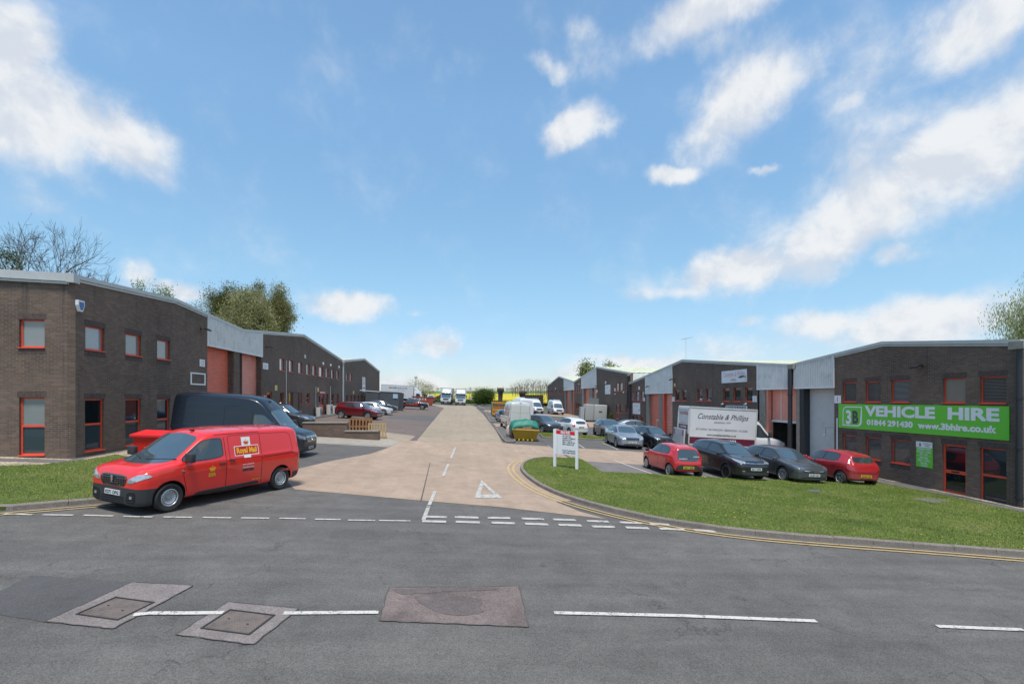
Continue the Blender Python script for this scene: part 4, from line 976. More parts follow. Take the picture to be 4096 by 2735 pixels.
C3 = bld('far right dark brick unit with a mossy roof and two red doors')
uK = zz(R3, 1268, 450)[0]; uM = zz(R3, 1113, 450)[0]; zc3 = zz(R3, 1190, 520)[1]
h4 = [WR.box(R3, a, b, t, bo) for a, b, t, bo in [(1470, 1500, 475, 556), (1508, 1539, 471, 556), (1570, 1593, 463, 552)]]; h4 = [(h[0], h[1], h4[1][2], h4[1][3]) for h in h4]
l4 = [WR.box(R3, a, b, t, 783) for a, b, t in [(1509, 1540, 696), (1573, 1602, 697)]]; d4 = WR.box(R3, 1470, 1501, 692, 850)
h5 = [WR.box(R3, a, b, 517, 575) for a, b in [(1048, 1062), (1068, 1084), (1091, 1107)]]; l5 = [WR.box(R3, a, b, 680, 740) for a, b in [(1048, 1062), (1067, 1083)]]; d5 = WR.box(R3, 1087, 1101, 680, 805)
wallmesh(WR, [(57.5, 6.28), (uK, lin(TR3, uK))], -1, h4 + l4 + [d4], parent=C3); wallmesh(WR, [(uM, lin(TR3, uM)), (87, 6.22)], -1, h5 + l5 + [d5], parent=C3)
for h in h4 + h5: window(C3, WR, h, 'sky', head=False)
for h in l4 + l5: window(C3, WR, h, 'glass', head=False)
door(C3, WR, d4, lab='red framed door with a small canopy lamp'); door(C3, WR, d5, lab='narrow red door at the far corner')
t3 = [(uK, lin(TR3, uK)), (72.0, 7.9), (uM, lin(TR3, uM))] if uK < 72 else [(uK, lin(TR3, uK)), (uM, lin(TR3, uM))]
cladding(C3, WR, uK + .02, uM - .02, t3, zc3, .04, .4)
us = [zz(R3, x, 600)[0] for x in (1268, 1222, 1207, 1190, 1135, 1113)]
shutter(C3, WR, us[0], us[1], -.8, zc3 + .3, .3, M_salmon, .2, lab='pale red roller door', frame=0); shutter(C3, WR, us[3], us[4], -.8, zc3 + .3, .3, M_redsh, kind='panel', lab='bright red sectional door', frame=0)
mb = MB(); wbox(mb, WR, us[1], us[3], -.8, zc3, -.4, -.03); mb.build('pier', M_conc, C3); mb = MB(); wbox(mb, WR, us[4], us[5], -.8, zc3, -.4, -.02); mb.build('pier', M_conc, C3)
roofline(C3, WR, TR3, .15, .08); roof(C3, XR + .02, 60, [(a, z - .05) for a, z in TR3]); backwalls(C3, WR, XR + .02, 60, [(a, z - .1) for a, z in TR3], -1.3, False, False)
mb = MB(); mb.quad((XR + .3, 57.45, 4.6), (60, 57.45, 4.6), (60, 57.45, 6.2), (XR + .3, 57.45, 6.2)); mb.build('gable_cladding', M_clad, C3)
mb = MB(); mb.quad((XR, 57.49, 4.6), (XR + .3, 57.49, 4.6), (XR + .3, 57.49, 6.25), (XR, 57.49, 6.25)); mb.build('end_wall', M_brick, C3)
pipe(C3, WR, 57.9, 2, 5.9, .13, M_pipe, .2)
C4 = bld('farthest right dark brick unit beside the white vans')
uN = zz(R3, 1028, 500)[0]; uO = zz(R3, 930, 500)[0]; zc4 = zz(R3, 980, 542)[1]
h6 = [WR.box(R3, a, b, 545, 592)[:2] for a, b in [(757, 764), (768, 776), (793, 801), (805, 815), (833, 841), (848, 858), (880, 888), (894, 904), (909, 919)]]
zt6, zb6 = zz(R3, 850, 542)[1], zz(R3, 850, 592)[1]; h6 = [h + (zb6, zt6) for h in h6]
wallmesh(WR, [(uO, lin(TR4, uO)), (100.5, 7.75), (114.5, 6.1)], -1, h6, parent=C4)
for h in h6: window(C4, WR, h, 'sky', head=False)
cladding(C4, WR, 87.0, uO - .02, [(87, 6.22), (uO, lin(TR4, uO))], zc4, .04, .5)
us = [zz(R3, x, 700)[0] for x in (1030, 1003, 986, 944, 932)]
shutter(C4, WR, us[0], us[1], -.4, zc4 + .3, .3, M_redsh, kind='panel', frame=0); shutter(C4, WR, us[2], us[3], -.4, zc4 + .3, .3, M_redsh, kind='panel', frame=0)
mb = MB(); wbox(mb, WR, us[1], us[2], -.8, zc4, -.4, -.03); mb.build('pier', M_conc, C4); mb = MB(); wbox(mb, WR, us[3], us[4], -.8, zc4, -.4, -.02); mb.build('pier', M_conc, C4)
roofline(C4, WR, TR4, .15, .08); roof(C4, XR + .02, 60, [(a, z - .05) for a, z in TR4]); backwalls(C4, WR, XR + .02, 60, [(a, z - .1) for a, z in TR4], -1.3, False, True)

# ---------------------------------------------------------------- signs and fittings on the walls
M_green = mat('lime_green_sign', (.135, .53, .045), .35, var=.02); M_lett = mat('white_lettering', (.74, .75, .77), .5); M_signw = mat('white_sign_panel', (.72, .73, .75), .4, var=.03)
M_dkt = mat('dark_grey_print', (.07, .07, .075), .6); M_redp = mat('red_print', (.52, .02, .025), .45); M_ltred = mat('faded_red_print', (.6, .28, .26), .5); M_maroon = mat('maroon_print', (.11, .008, .03), .4); M_greyp = mat('faint_grey_print', (.33, .34, .36), .5)
def wframe(W, u, z, out):
    """text frame on a wall, origin at (u,z): x runs the way one reads it from the road"""
    o = W.p(u, z, out)
    if isinstance(W, WallY): return frameM(o, (1, 0, 0), (0, 0, 1))
    return frameM(o, (0, 1 if W.s > 0 else -1, 0), (0, 0, 1))
def panel(W, h, name, lab, cat, m, t=.03, group=None, out=0.006):
    u0, u1, z0, z1 = h[:4]; c = W.p((u0 + u1) / 2, (z0 + z1) / 2, out); root = MB(); wbox(root, W, u0, u1, z0, z1, out, out + t)
    o = root.build(name, m); tag(o, lab, cat, group); return o, wframe(W, u0 if (isinstance(W, WallY) or W.s > 0) else u1, z0, out + t + .003), u1 - u0, z1 - z0
gs = (zz(R5, 1475, 818)[0], zz(R5, 403, 806)[0], (zz(R5, 1475, 1032)[1] + zz(R5, 403, 955)[1]) / 2, (zz(R5, 1475, 818)[1] + zz(R5, 403, 806)[1]) / 2)
sg, M, wd, ht = panel(WR, gs, 'shop_sign', 'long lime green vehicle hire sign between the window rows', 'sign', M_green, .04)
0 and print('green sign', gs)
def xu(px): return zz(R5, 403, 900)[0] - zz(R5, px, 900)[0]
lettering('lettering', [('VEHICLE', .66, xu(575), ht * .56, dict(bold=.03, align='LEFT', width=xu(1020) - xu(575))), ('HIRE', .66, xu(1085), ht * .56, dict(bold=.03, align='LEFT', width=xu(1410) - xu(1085))),
    ('01844 291430', .36, xu(582), ht * .2, dict(bold=.018, align='LEFT', width=xu(872) - xu(582))), ('www.3bhire.co.uk', .36, xu(905), ht * .2, dict(bold=.018, align='LEFT', width=xu(1405) - xu(905)))], M, M_lett, sg)
def logo3b(parent, M, x, y, w_, h_):
    mb = MB(); r = w_ * .22
    def outline(k):
        x0, x1, y0, y1 = x + k, x + w_ - k, y + k, y + h_ - k; P = [(x0, y0)]
        for i in range(7): t = -math.pi / 2 + i * math.pi / 12; P.append((x1 - r + (r - k) * math.cos(t), y0 + r - k + (r - k) * math.sin(t)))
        P.append((x1, y1))
        for i in range(7): t = math.pi / 2 + i * math.pi / 12; P.append((x0 + r - k + (r - k) * math.cos(t), y1 - r + k + (r - k) * math.sin(t)))
        return P
    A, B = outline(0), outline(w_ * .045)
    for i in range(len(A)): j = (i + 1) % len(A); mb.quad(*[M @ Vector((p[0], p[1], .002)) for p in (A[i], A[j], B[j], B[i])])
    mb.build('logo', M_lett, parent)
    lettering('logo', [('B', h_ * .85, x + w_ * .50, y + h_ * .17, dict(bold=h_ * .04, align='LEFT', sx=.8))], M, M_dkt, parent)
    M2 = M @ Matrix.Translation((0, 0, .004)); lettering('logo', [('3', h_ * .95, x + w_ * .16, y + h_ * .12, dict(bold=h_ * .035, align='LEFT', sx=.85))], M2, M_lett, parent)
logo3b(sg, M, xu(430), ht * .1, xu(551) - xu(430), ht * .8)
ss = (zz(R5, 990, 1046)[0], zz(R5, 888, 1038)[0], zz(R5, 888, 1195)[1], zz(R5, 888, 1038)[1])
s2, M, wd, ht = panel(WR, ss, 'notice_sign', 'small green opening times sign beside the red front door', 'sign', M_green, .02)
mb = MB(); mb.quad(*[M @ Vector(p) for p in ((0, ht * .77, 0), (wd, ht * .77, 0), (wd, ht, 0), (0, ht, 0))]); mb.build('header', M_signw, s2)
M2 = M @ Matrix.Translation((0, 0, .003))
lettering('lettering', [('VEHICLE', .1, wd * .7, ht * .89, dict(width=wd * .5)), ('HIRE', .1, wd * .7, ht * .81, dict(width=wd * .28))], M2, M_dkt, s2)
logo3b(s2, M2, wd * .06, ht * .79, wd * .3, ht * .19)
lettering('lettering', [('OPENING TIMES', .11, wd / 2, ht * .68, dict(bold=.002, width=wd * .86)), ('Monday - Friday', .11, wd / 2, ht * .57, dict(bold=.002, width=wd * .86)), ('8am - 6pm', .11, wd / 2, ht * .48, dict(bold=.002, width=wd * .5)), ('Saturday', .11, wd / 2, ht * .35, dict(bold=.002)), ('8am - 12pm', .11, wd / 2, ht * .26, dict(bold=.002, width=wd * .7)), ('Sunday', .11, wd / 2, ht * .13, dict(bold=.002)), ('Closed', .11, wd / 2, ht * .04, dict(bold=.002))], M2, M_lett, s2)
mb = MB()
for y in (.445, .22, .655): mb.quad(*[M2 @ Vector(p) for p in ((wd * .05, ht * y, 0), (wd * .95, ht * y, 0), (wd * .95, ht * (y + .008), 0), (wd * .05, ht * (y + .008), 0))])
mb.build('rule', M_lett, s2)
def numsign(W, h, txt, lab, m=M_redp):
    o, M, wd, ht = panel(W, h, 'unit_number_sign', lab, 'sign', M_signw, .02, 'white unit number signs')
    lettering('lettering', [(txt, ht * .95, wd / 2, ht * .17, dict(bold=.004, sx=.8 if len(txt) < 3 else .5))], M, m, o); return o
def bx(W, reg, a, b, t, bo): return W.box(reg, a, b, t, bo)
numsign(WR, bx(WR, R4, 2190, 2256, 600, 680), '1', 'white number 1 sign at the corner of the green signed unit')
numsign(WR, bx(WR, R4, 1335, 1378, 605, 668), '2', 'white number 2 sign beside the wide salmon door', M_ltred)
numsign(WR, bx(WR, R4, 495, 517, 615, 663), '3', 'white number 3 sign beside the pale ribbed door', M_ltred)
numsign(WR, bx(WR, R3, 1762, 1776, 622, 660), '4', 'white number 4 sign beside the red sectional door', M_ltred)
numsign(WR, bx(WR, R3, 1266, 1279, 542, 571), '5', 'white number 5 sign on the mossy roofed unit', M_ltred)
numsign(WL, bx(WL, R1, 962, 986, 765, 800), '12', 'white number 12 sign beside the salmon roller door', M_greyp)
numsign(WL, bx(WL, R1, 1267, 1292, 782, 812), '8-11', 'white number 8 to 11 sign on the middle left unit', M_greyp)
mb = MB(); h = bx(WL, R1, 918, 989, 828, 888)
for a, b, c, d in ((h[0], h[1], h[3] - .07, h[3]), (h[0], h[1], h[2], h[2] + .07), (h[0], h[0] + .09, h[2] + .07, h[3] - .07), (h[1] - .09, h[1], h[2] + .07, h[3] - .07)): wbox(mb, WL, a, b, c, d, .005, .03)
tag(mb.build('empty_sign_frame', M_lett), 'empty white sign frame on the near left wall', 'sign frame')
# pale company signs on the right row
cs = (zz(R4, 1275, 325)[0], zz(R4, 1013, 348)[0], (zz(R4, 1013, 470)[1] + zz(R4, 1275, 460)[1]) / 2, (zz(R4, 1013, 348)[1] + zz(R4, 1275, 325)[1]) / 2)
o, M, wd, ht = panel(WR, cs, 'company_sign', 'white sign with faded script lettering high on the unit numbered 2', 'sign', M_signw, .03)
lettering('lettering', [('Constable & Phillips', .5, wd / 2, ht * .5, dict(shear=.35, width=wd * .86))], M, M_ltred, o)
mb = MB()
for i in range(5): t = (i - 2) * .16; mb.prism([(wd / 2 + t - .07, ht * .2 + abs(t) * .3), (wd / 2 + t + .07, ht * .2 + abs(t) * .3), (wd / 2 + t, ht * .36)], .001, .004, 'Z')
mb.prism([(wd / 2 - .5, ht * .22), (wd / 2 + .5, ht * .22), (wd / 2 + .3, ht * .15), (wd / 2 - .3, ht * .15)], .001, .004, 'Z'); mb.xf(M).build('emblem', M_ltred, o)
sh = (zz(R4, 1277, 708)[0], zz(R4, 1058, 705)[0], zz(R4, 1150, 800)[1], zz(R4, 1150, 706)[1])
o, M, wd, ht = panel(WR, sh, 'showroom_sign', 'white showroom sign with a dark strip just above the box lorry', 'sign', M_signw, .05)
mb = MB(); mb.quad(*[M @ Vector(p) for p in ((wd * .04, ht * .6, 0), (wd * .96, ht * .6, 0), (wd * .96, ht * .93, 0), (wd * .04, ht * .93, 0))]); mb.build('strip', mat('dark_plum_print', (.035, .012, .022), .5), o)
lettering('lettering', [('S H O W R O O M', ht * .3, wd / 2, ht * .67, dict(bold=.006, width=wd * .85))], M @ Matrix.Translation((0, 0, .003)), M_lett, o)
lettering('lettering', [('Constable & Phillips', ht * .3, wd / 2, ht * .25, dict(shear=.35, width=wd * .85))], M @ Matrix.Translation((0, 0, .003)), M_greyp, o)
def msign(h, lab, grp='pale company signs with a small red emblem'):
    o, M, wd, ht = panel(WR, h, 'company_sign', lab, 'sign', M_signw, .03, grp)
    lettering('lettering', [('MAURER', ht * .16, wd / 2, ht * .66, dict(width=wd * .5))], M, M_greyp, o)
    mb = MB()
    for a, b, c, d in ((.8, .95, .27, .45), (.1, .78, .2, .225)): mb.quad(*[M @ Vector((wd * p, ht * q, 0)) for p, q in ((a, c), (b, c), (b, d), (a, d))])
    mb.build('emblem', M_ltred, o)
msign(bx(WR, R3, 1650, 1725, 677, 790), 'pale sign with a red corner emblem above the narrow red door')
msign(bx(WR, R3, 1360, 1414, 492, 587), 'pale sign with a red corner emblem high on the mossy roofed unit')
o, M, wd, ht = panel(WL, (zz(R2, 1004, 575, XL)[0], zz(R2, 1029, 575, XL)[0], zz(R2, 1004, 703, XL)[1], zz(R2, 1004, 573, XL)[1]), 'tall_sign', 'tall white sign with a red emblem block high on the far left unit', 'sign', M_signw, .05)
mb = MB(); mb.quad(*[M @ Vector((wd * p, ht * q, 0)) for p, q in ((.12, .52), (.88, .52), (.88, .95), (.12, .95))]); mb.quad(*[M @ Vector((wd * p, ht * q, 0)) for p, q in ((.12, .22), (.88, .22), (.88, .3), (.12, .3))]); mb.build('emblem', M_redp, o)
mb = MB(); mb.lathe([(0, .0), (wd * .28, 0)], 12); mb.xf(M @ Matrix.Translation((wd / 2, ht * .76, .004))).build('emblem_disc', M_lett, o)
o, M, wd, ht = panel(WL, bx(WL, D5, 1322, 1454, 1024, 1080), 'reception_sign', 'red and white reception sign over the red double door', 'sign', M_redp, .05)
lettering('lettering', [('RECEPTION', ht * .75, wd / 2, ht * .25, dict(bold=.01, width=wd * .8))], M, M_lett, o)
o, M, wd, ht = panel(WL, bx(WL, D5, 42, 150, 1105, 1160), 'arrow_sign', 'small red direction sign beside the side door on the left', 'sign', M_redp, .02)
mb = MB(); mb.prism([(wd * .35, ht * .2), (wd * .65, ht * .2), (wd * .5, ht * .85)], .001, .003, 'Z'); mb.xf(M).build('arrow', M_lett, o)
M_yel = mat('faded_yellow_plate', (.62, .52, .20), .5)
for (W_, rg, a, b, t, bo, lab) in ((WL, D5, 332, 382, 888, 1008, 'yellow warning plate near the red side door'), (WL, D5, 1282, 1315, 943, 1038, 'yellow warning plate by the reception sign'), (WL, D1, 1592, 1615, 60, 125, 'yellow warning plate on the far left unit')):
    panel(W_, bx(W_, rg, a, b, t, bo), 'warning_plate', lab, 'sign', M_yel, .02, 'yellow warning plates on the left row')
# alarm boxes, lamps, cameras
def alarm(W, reg, x, y, s, lab, m=M_white, tri=False):
    u, z = PX(reg(x, y), W.X); mb = MB()
    pr = [(-.13, .17), (.13, .17), (.13, .02), (.06, -.17), (-.06, -.17), (-.13, .02)] if tri else [(-.11, .15), (.11, .15), (.11, -.15), (-.11, -.15)]
    mb.prism([(a * s, b * s) for a, b in pr], 0, .09 * s, 'Z'); M = wframe(W, u, z, .002); o = mb.xf(M).build('alarm_box', m, bevel=.008 * s); tag(o, lab, 'alarm box', 'alarm boxes on the walls')
    mb = MB(); mb.prism([(a * s * .7, b * s * .7) for a, b in pr], .09 * s, .096 * s, 'Z'); mb.xf(M).build('badge', mat('blue_badge', (.03, .13, .33), .3) if tri else M_greyp, o)
alarm(WL, R1, 378, 510, 1.2, 'white and blue bell box high at the near left corner', tri=True)
alarm(WR, R4, 524, 492, 1.0, 'amber and white bell box beside the cladding of unit 3', mat('amber_plastic', (.62, .33, .08), .4))
alarm(WR, R4, 151, 523, 1.2, 'white bell box above the windows of unit 4'); alarm(WR, R3, 1367, 465, 1.2, 'white bell box above the pale sign on the mossy roofed unit'); alarm(WR, R3, 1464, 541, 1.2, 'white bell box beside the upper windows of the mossy roofed unit'); alarm(WR, R3, 843, 528, 1.3, 'white bell box on the farthest right unit')
alarm(WL, D5, 1001, 250, 1.0, 'white box high between the upper left windows')
def lamp(W, reg, x, y, lab, s=1, m=M_black, up=0):
    u, z = PX(reg(x, y), W.X); mb = MB(); M = wframe(W, u, z, 0)
    mb.box((-.03, -.06, 0), (.03, .06, .04)); mb.tube((0, 0, .03), (0, -.02, .28), .02, n=6)
    o = mb.xf(M @ Matrix.Scale(s, 4)).build('wall_lamp', m); tag(o, lab, 'wall lamp', 'floodlights on the walls')
    mb = MB(); T = Matrix.Translation((0, -.02, .33)) @ Matrix.Rotation(R(-62), 4, 'X'); mb.cbox((0, 0, 0), (.3, .22, .07), 0, T); mb.xf(M @ Matrix.Scale(s, 4)).build('lamp_head', m, o, bevel=.01)
for W_, rg, x, y, lab in ((WL, R1, 968, 620, 'black floodlight beside the near left cladding'), (WL, R1, 1285, 706, 'black floodlight above the number 8 to 11 sign'), (WR, R4, 515, 432, 'black floodlight at the edge of unit 3 cladding'), (WR, R4, 262, 505, 'black floodlight on the pale cladding of unit 4'), (WR, R5, 925, 567, 'flat black floodlight above the green sign'),
    (WR, R3, 943, 523, 'black floodlight on the farthest cladding'), (WR, R3, 1285, 502, 'black floodlight on the mossy roofed unit'), (WR, R3, 757, 527, 'black floodlight at the far end of the right row'), (WR, R4, 1262, 402, 'grey floodlight beside the white script sign')):
    lamp(W_, rg, x, y, lab, 1.1)
def cctv(W, reg, x, y, lab):
    u, z = PX(reg(x, y), W.X); mb = MB(); M = wframe(W, u, z, 0); mb.tube((0, 0, 0), (0, 0, .12), .03, n=8); mb.tube((-.1, -.04, .13), (.12, .03, .15), .05, n=10)
    tag(mb.xf(M).build('security_camera', M_white, smooth=40), lab, 'security camera', 'white security cameras on the right row')
cctv(WR, R4, 1030, 690, 'white security camera at the left of the showroom sign'); cctv(WR, R4, 1272, 690, 'white security camera at the right of the showroom sign'); cctv(WR, R3, 1092, 482, 'white security camera on the far brick pier'); cctv(WR, R3, 1472, 585, 'white security camera below the bell box'); cctv(WR, R3, 1558, 567, 'white security camera by the black downpipe')
# wall lights on the left unit, small white domes
for x, y, lab in ((1408, 410, 'round white wall light above the double window'), (1575, 445, 'round white wall light near the grey downpipe'), (1760, 490, 'small round white wall light beside the grey downpipe')):
    u, z = PX(D5(x, y), XL); mb = MB(); mb.lathe([(0, .12), (.12, .1), (.17, .03), (.17, 0)], 14); tag(mb.xf(wframe(WL, u, z, .003)).build('wall_light', M_white, smooth=50), lab, 'wall light', 'round white wall lights on the left row')
# aerial on the ridge of unit 3
u, z = 43.5, 6.75; a = empty('roof_aerial', (XR + .3, u, z), 0, 'thin television aerial on the ridge of the unit numbered 3', 'aerial')
mb = MB(); mb.tube((0, 0, -.2), (0, 0, 2.0), .014, n=6); mb.build('mast', M_fascia, a)
mb = MB(); mb.tube((-.15, .5, 1.9), (.25, -.75, 1.95), .015, n=5)
for i in range(7): t = i / 6; c = Vector((-.15, .5, 1.9)).lerp(Vector((.25, -.75, 1.95)), t); mb.tube(c + Vector((.3, .1, .0)) * (1 - .5 * t), c - Vector((.3, .1, 0)) * (1 - .5 * t), .009, n=4)
mb.build('antenna', M_fascia, a)
# air conditioning units at the left wall
M_ac = mat('cream_white_casing', (.60, .59, .55), .5, var=.06, dirt=((.4, .38, .34), .3, 4))
def acunit(x0, y, w_, h_, rz, lab):
    z = g(x0, y) + .1; o = empty('air_conditioning_unit', (x0, y, z), rz, lab, 'air conditioner', 'air conditioning units by the reception door')
    mb = MB(); mb.box((-.17, -w_ / 2, 0), (.17, w_ / 2, h_)); mb.build('casing', M_ac, o, bevel=.015)
    mb = MB(); mb.lathe([(0, .174), (h_ * .36, .174), (h_ * .38, .18)], 20, axis='X', c=(0, w_ * .14, h_ / 2)); mb.build('fan_guard', M_dark, o)
    mb = MB()
    for i in range(6): t = i * math.pi / 6; r = h_ * .36; mb.tube((.185, w_ * .14 - r * math.cos(t), h_ / 2 - r * math.sin(t)), (.185, w_ * .14 + r * math.cos(t), h_ / 2 + r * math.sin(t)), .008, n=4)
    mb.build('guard_wires', M_ac, o)
for (rx, ry, w_, h_, lab) in ((905, 565, .9, .85, 'leaning white air conditioner left of the reception door'), (1120, 530, 1.2, 1.0, 'large cream air conditioner right of the reception door'), (1200, 522, .85, .85, 'small cream air conditioner beside the large one')):
    p = G(D1(rx, ry)); acunit(XL + .38, PX(D1(rx, ry), XL + .38)[0], w_, h_, 0, lab)
# ---------------------------------------------------------------- vehicles
T_tyre = mat('tyre_rubber', (.022, .021, .02), .85, var=.25, vscale=6)
T_trim = mat('dark_grey_plastic_trim', (.03, .031, .033), .6, var=.1)
T_gloss = mat('gloss_black_trim', (.008, .008, .009), .12, coat=1)
T_glass = glassmat('car_glass', (.03, .04, .043), .015, .8, ior=1.7)
T_screen = glassmat('windscreen_glass', (.04, .065, .08), .03, .7, ior=2.1)
T_lamp = mat('clear_headlamp', (.46, .48, .5), .1, .55, var=.35, vscale=14, coat=1)
T_lampd = mat('dark_headlamp', (.16, .17, .18), .1, .5, var=.5, vscale=12, coat=1)
T_tail = mat('red_tail_lamp', (.36, .012, .012), .12, coat=1)
T_amber = mat('amber_lamp', (.7, .25, .03), .2, coat=1)
T_alloy = mat('silver_alloy', (.46, .46, .46), .32, .75, var=.1)
T_steel = mat('grey_steel_wheel', (.40, .41, .42), .4, .4, var=.15, vscale=8)
T_blk = mat('black_alloy', (.02, .02, .021), .3, .4)
T_plw = mat('white_number_plate', (.62, .63, .62), .35); T_ply = mat('yellow_number_plate', (.62, .44, .03), .35)
T_arch = mat('wheel_arch_liner', (.006, .006, .006), .95)
T_txt = mat('plate_characters', (.015, .015, .018), .5)
def ip(tab, x):
    if x <= tab[0][0]: return tab[0][1]
    for (a, va), (b, vb) in zip(tab, tab[1:]):
        if x <= b: return va + (vb - va) * (x - a) / (b - a)
    return tab[-1][1]
HATCH = dict(L=3.9, W=1.7, H=1.48, wb=2.45, fo=.80, r=.30,
  top=[(0, .42), (.012, .49), (.045, .55), (.13, .615), (.235, .665), (.27, .70), (.42, .945), (.47, .975), (.58, 1.0), (.74, .985), (.88, .94), (.915, .90), (.965, .68), (.982, .6), (1, .44)],
  belt=[(0, .40), (.012, .46), (.045, .51), (.13, .56), (.25, .61), (.5, .635), (.8, .67), (.93, .66), (.98, .56), (1, .42)],
  wt=[(0, .50), (.045, .66), (.13, .74), (.25, .77), (.42, .66), (.5, .655), (.7, .655), (.88, .60), (.93, .62), (.98, .66), (1, .60)],
  wbd=[(0, .66), (.02, .80), (.07, .92), (.14, .985), (.25, 1), (.8, 1), (.9, .96), (.965, .88), (1, .76)],
  bot=[(0, .17), (.03, .13), (.2, .125), (.85, .13), (.95, .16), (1, .22)],
  sidew=[[(.30, .665), (.335, .73), (.435, .885), (.485, .915), (.575, .925), (.575, .672)], [(.592, .674), (.592, .925), (.72, .912), (.80, .87), (.845, .76), (.83, .70)]],
  screen=[(-.66, .69), (-.4, .68), (0, .675), (.4, .68), (.66, .69), (.565, .92), (0, .945), (-.565, .92)],
  rear=[(-.60, .69), (.60, .69), (.56, .88), (0, .905), (-.56, .88)],
  head=[(.50, .47), (.56, .525), (.84, .58), (.87, .52), (.80, .455)], tail=[(.66, .50), (.64, .60), (.68, .69), (.87, .70), (.86, .55), (.80, .49)],
  grille=[(-.42, .40), (.42, .40), (.46, .455), (-.46, .455)], low=[(-.55, .17), (.55, .17), (.62, .29), (-.62, .29)], wheel='alloy')
SUV = dict(HATCH, L=4.25, W=1.78, H=1.6, wb=2.58, fo=.86, r=.33,
  top=[(0, .42), (.012, .50), (.04, .57), (.13, .625), (.235, .665), (.27, .70), (.41, .94), (.47, .975), (.58, 1.0), (.76, .985), (.90, .94), (.93, .90), (.972, .68), (.985, .6), (1, .42)],
  bot=[(0, .2), (.03, .155), (.2, .145), (.85, .15), (.95, .18), (1, .24)],
  sidew=[[(.295, .675), (.335, .74), (.43, .885), (.48, .915), (.575, .925), (.575, .685)], [(.592, .688), (.592, .925), (.72, .915), (.80, .87), (.86, .79), (.80, .715)]], trim=True)
SALOON = dict(HATCH, L=4.66, W=1.81, H=1.46, wb=2.69, fo=.90, r=.325,
  top=[(0, .42), (.01, .49), (.04, .55), (.12, .605), (.24, .655), (.275, .685), (.42, .955), (.47, .985), (.56, 1.0), (.68, .98), (.78, .905), (.88, .78), (.93, .735), (.985, .72), (.995, .66), (1, .46)],
  belt=[(0, .40), (.01, .46), (.04, .50), (.12, .555), (.25, .605), (.5, .63), (.8, .665), (.93, .67), (.985, .66), (1, .45)],
  wt=[(0, .50), (.04, .66), (.12, .74), (.25, .77), (.42, .66), (.5, .655), (.68, .64), (.78, .66), (.9, .74), (.985, .74), (1, .62)],
  sidew=[[(.29, .66), (.33, .725), (.42, .87), (.475, .91), (.55, .925), (.55, .665)], [(.565, .667), (.565, .925), (.66, .905), (.735, .84), (.775, .76), (.745, .69)]],
  rear=[(-.62, .745), (.62, .745), (.56, .90), (0, .925), (-.56, .90)], head=[(.46, .47), (.48, .535), (.85, .57), (.88, .51), (.84, .455)])
ESTATE = dict(SALOON, L=4.7, top=[(0, .42), (.01, .49), (.04, .55), (.12, .605), (.24, .655), (.275, .685), (.42, .955), (.47, .985), (.56, 1.0), (.76, .99), (.9, .95), (.93, .91), (.975, .70), (.99, .6), (1, .46)], wt=HATCH['wt'], belt=HATCH['belt'],
  sidew=[[(.29, .66), (.33, .725), (.42, .87), (.475, .91), (.55, .925), (.55, .665)], [(.565, .667), (.565, .925), (.72, .92), (.85, .88), (.885, .80), (.86, .70)]], rear=HATCH['rear'])
MIDVAN = dict(L=5.31, W=1.92, H=1.90, wb=3.275, fo=.93, r=.335,
  top=[(0, .40), (.008, .46), (.022, .51), (.05, .545), (.10, .575), (.155, .605), (.19, .635), (.335, .93), (.37, .968), (.42, .985), (.55, 1.0), (.92, .99), (.975, .975), (.992, .93), (1, .86)],
  belt=[(0, .37), (.008, .42), (.022, .46), (.05, .49), (.10, .52), (.19, .565), (.4, .60), (.9, .61), (.99, .60), (1, .58)],
  wt=[(0, .50), (.022, .62), (.05, .70), (.10, .745), (.19, .80), (.335, .74), (.40, .76), (.5, .785), (.92, .785), (.975, .77), (1, .72)],
  wbd=[(0, .66), (.012, .78), (.04, .90), (.08, .965), (.16, 1), (.96, 1), (.99, .975), (1, .93)],
  bot=[(0, .13), (.02, .095), (.1, .09), (.2, .12), (.85, .12), (.97, .14), (1, .18)],
  sidew=[[(.235, .60), (.25, .645), (.285, .71), (.355, .83), (.395, .865), (.43, .873), (.468, .873), (.478, .85), (.478, .66), (.465, .635), (.42, .615)]],
  screen=[(-.74, .61), (-.4, .595), (0, .59), (.4, .595), (.74, .61), (.70, .70), (.645, .90), (0, .935), (-.645, .90), (-.70, .70)], rear=None,
  head=[(.52, .395), (.56, .445), (.87, .515), (.90, .48), (.80, .43), (.62, .395)], tail=[(.90, .25), (.88, .62), (.985, .62), (.99, .25)],
  grille=[(-.40, .375), (-.32, .345), (.32, .345), (.40, .375), (.44, .455), (.3, .47), (-.3, .47), (-.44, .455)], low=None, wheel='steel', trim=False)
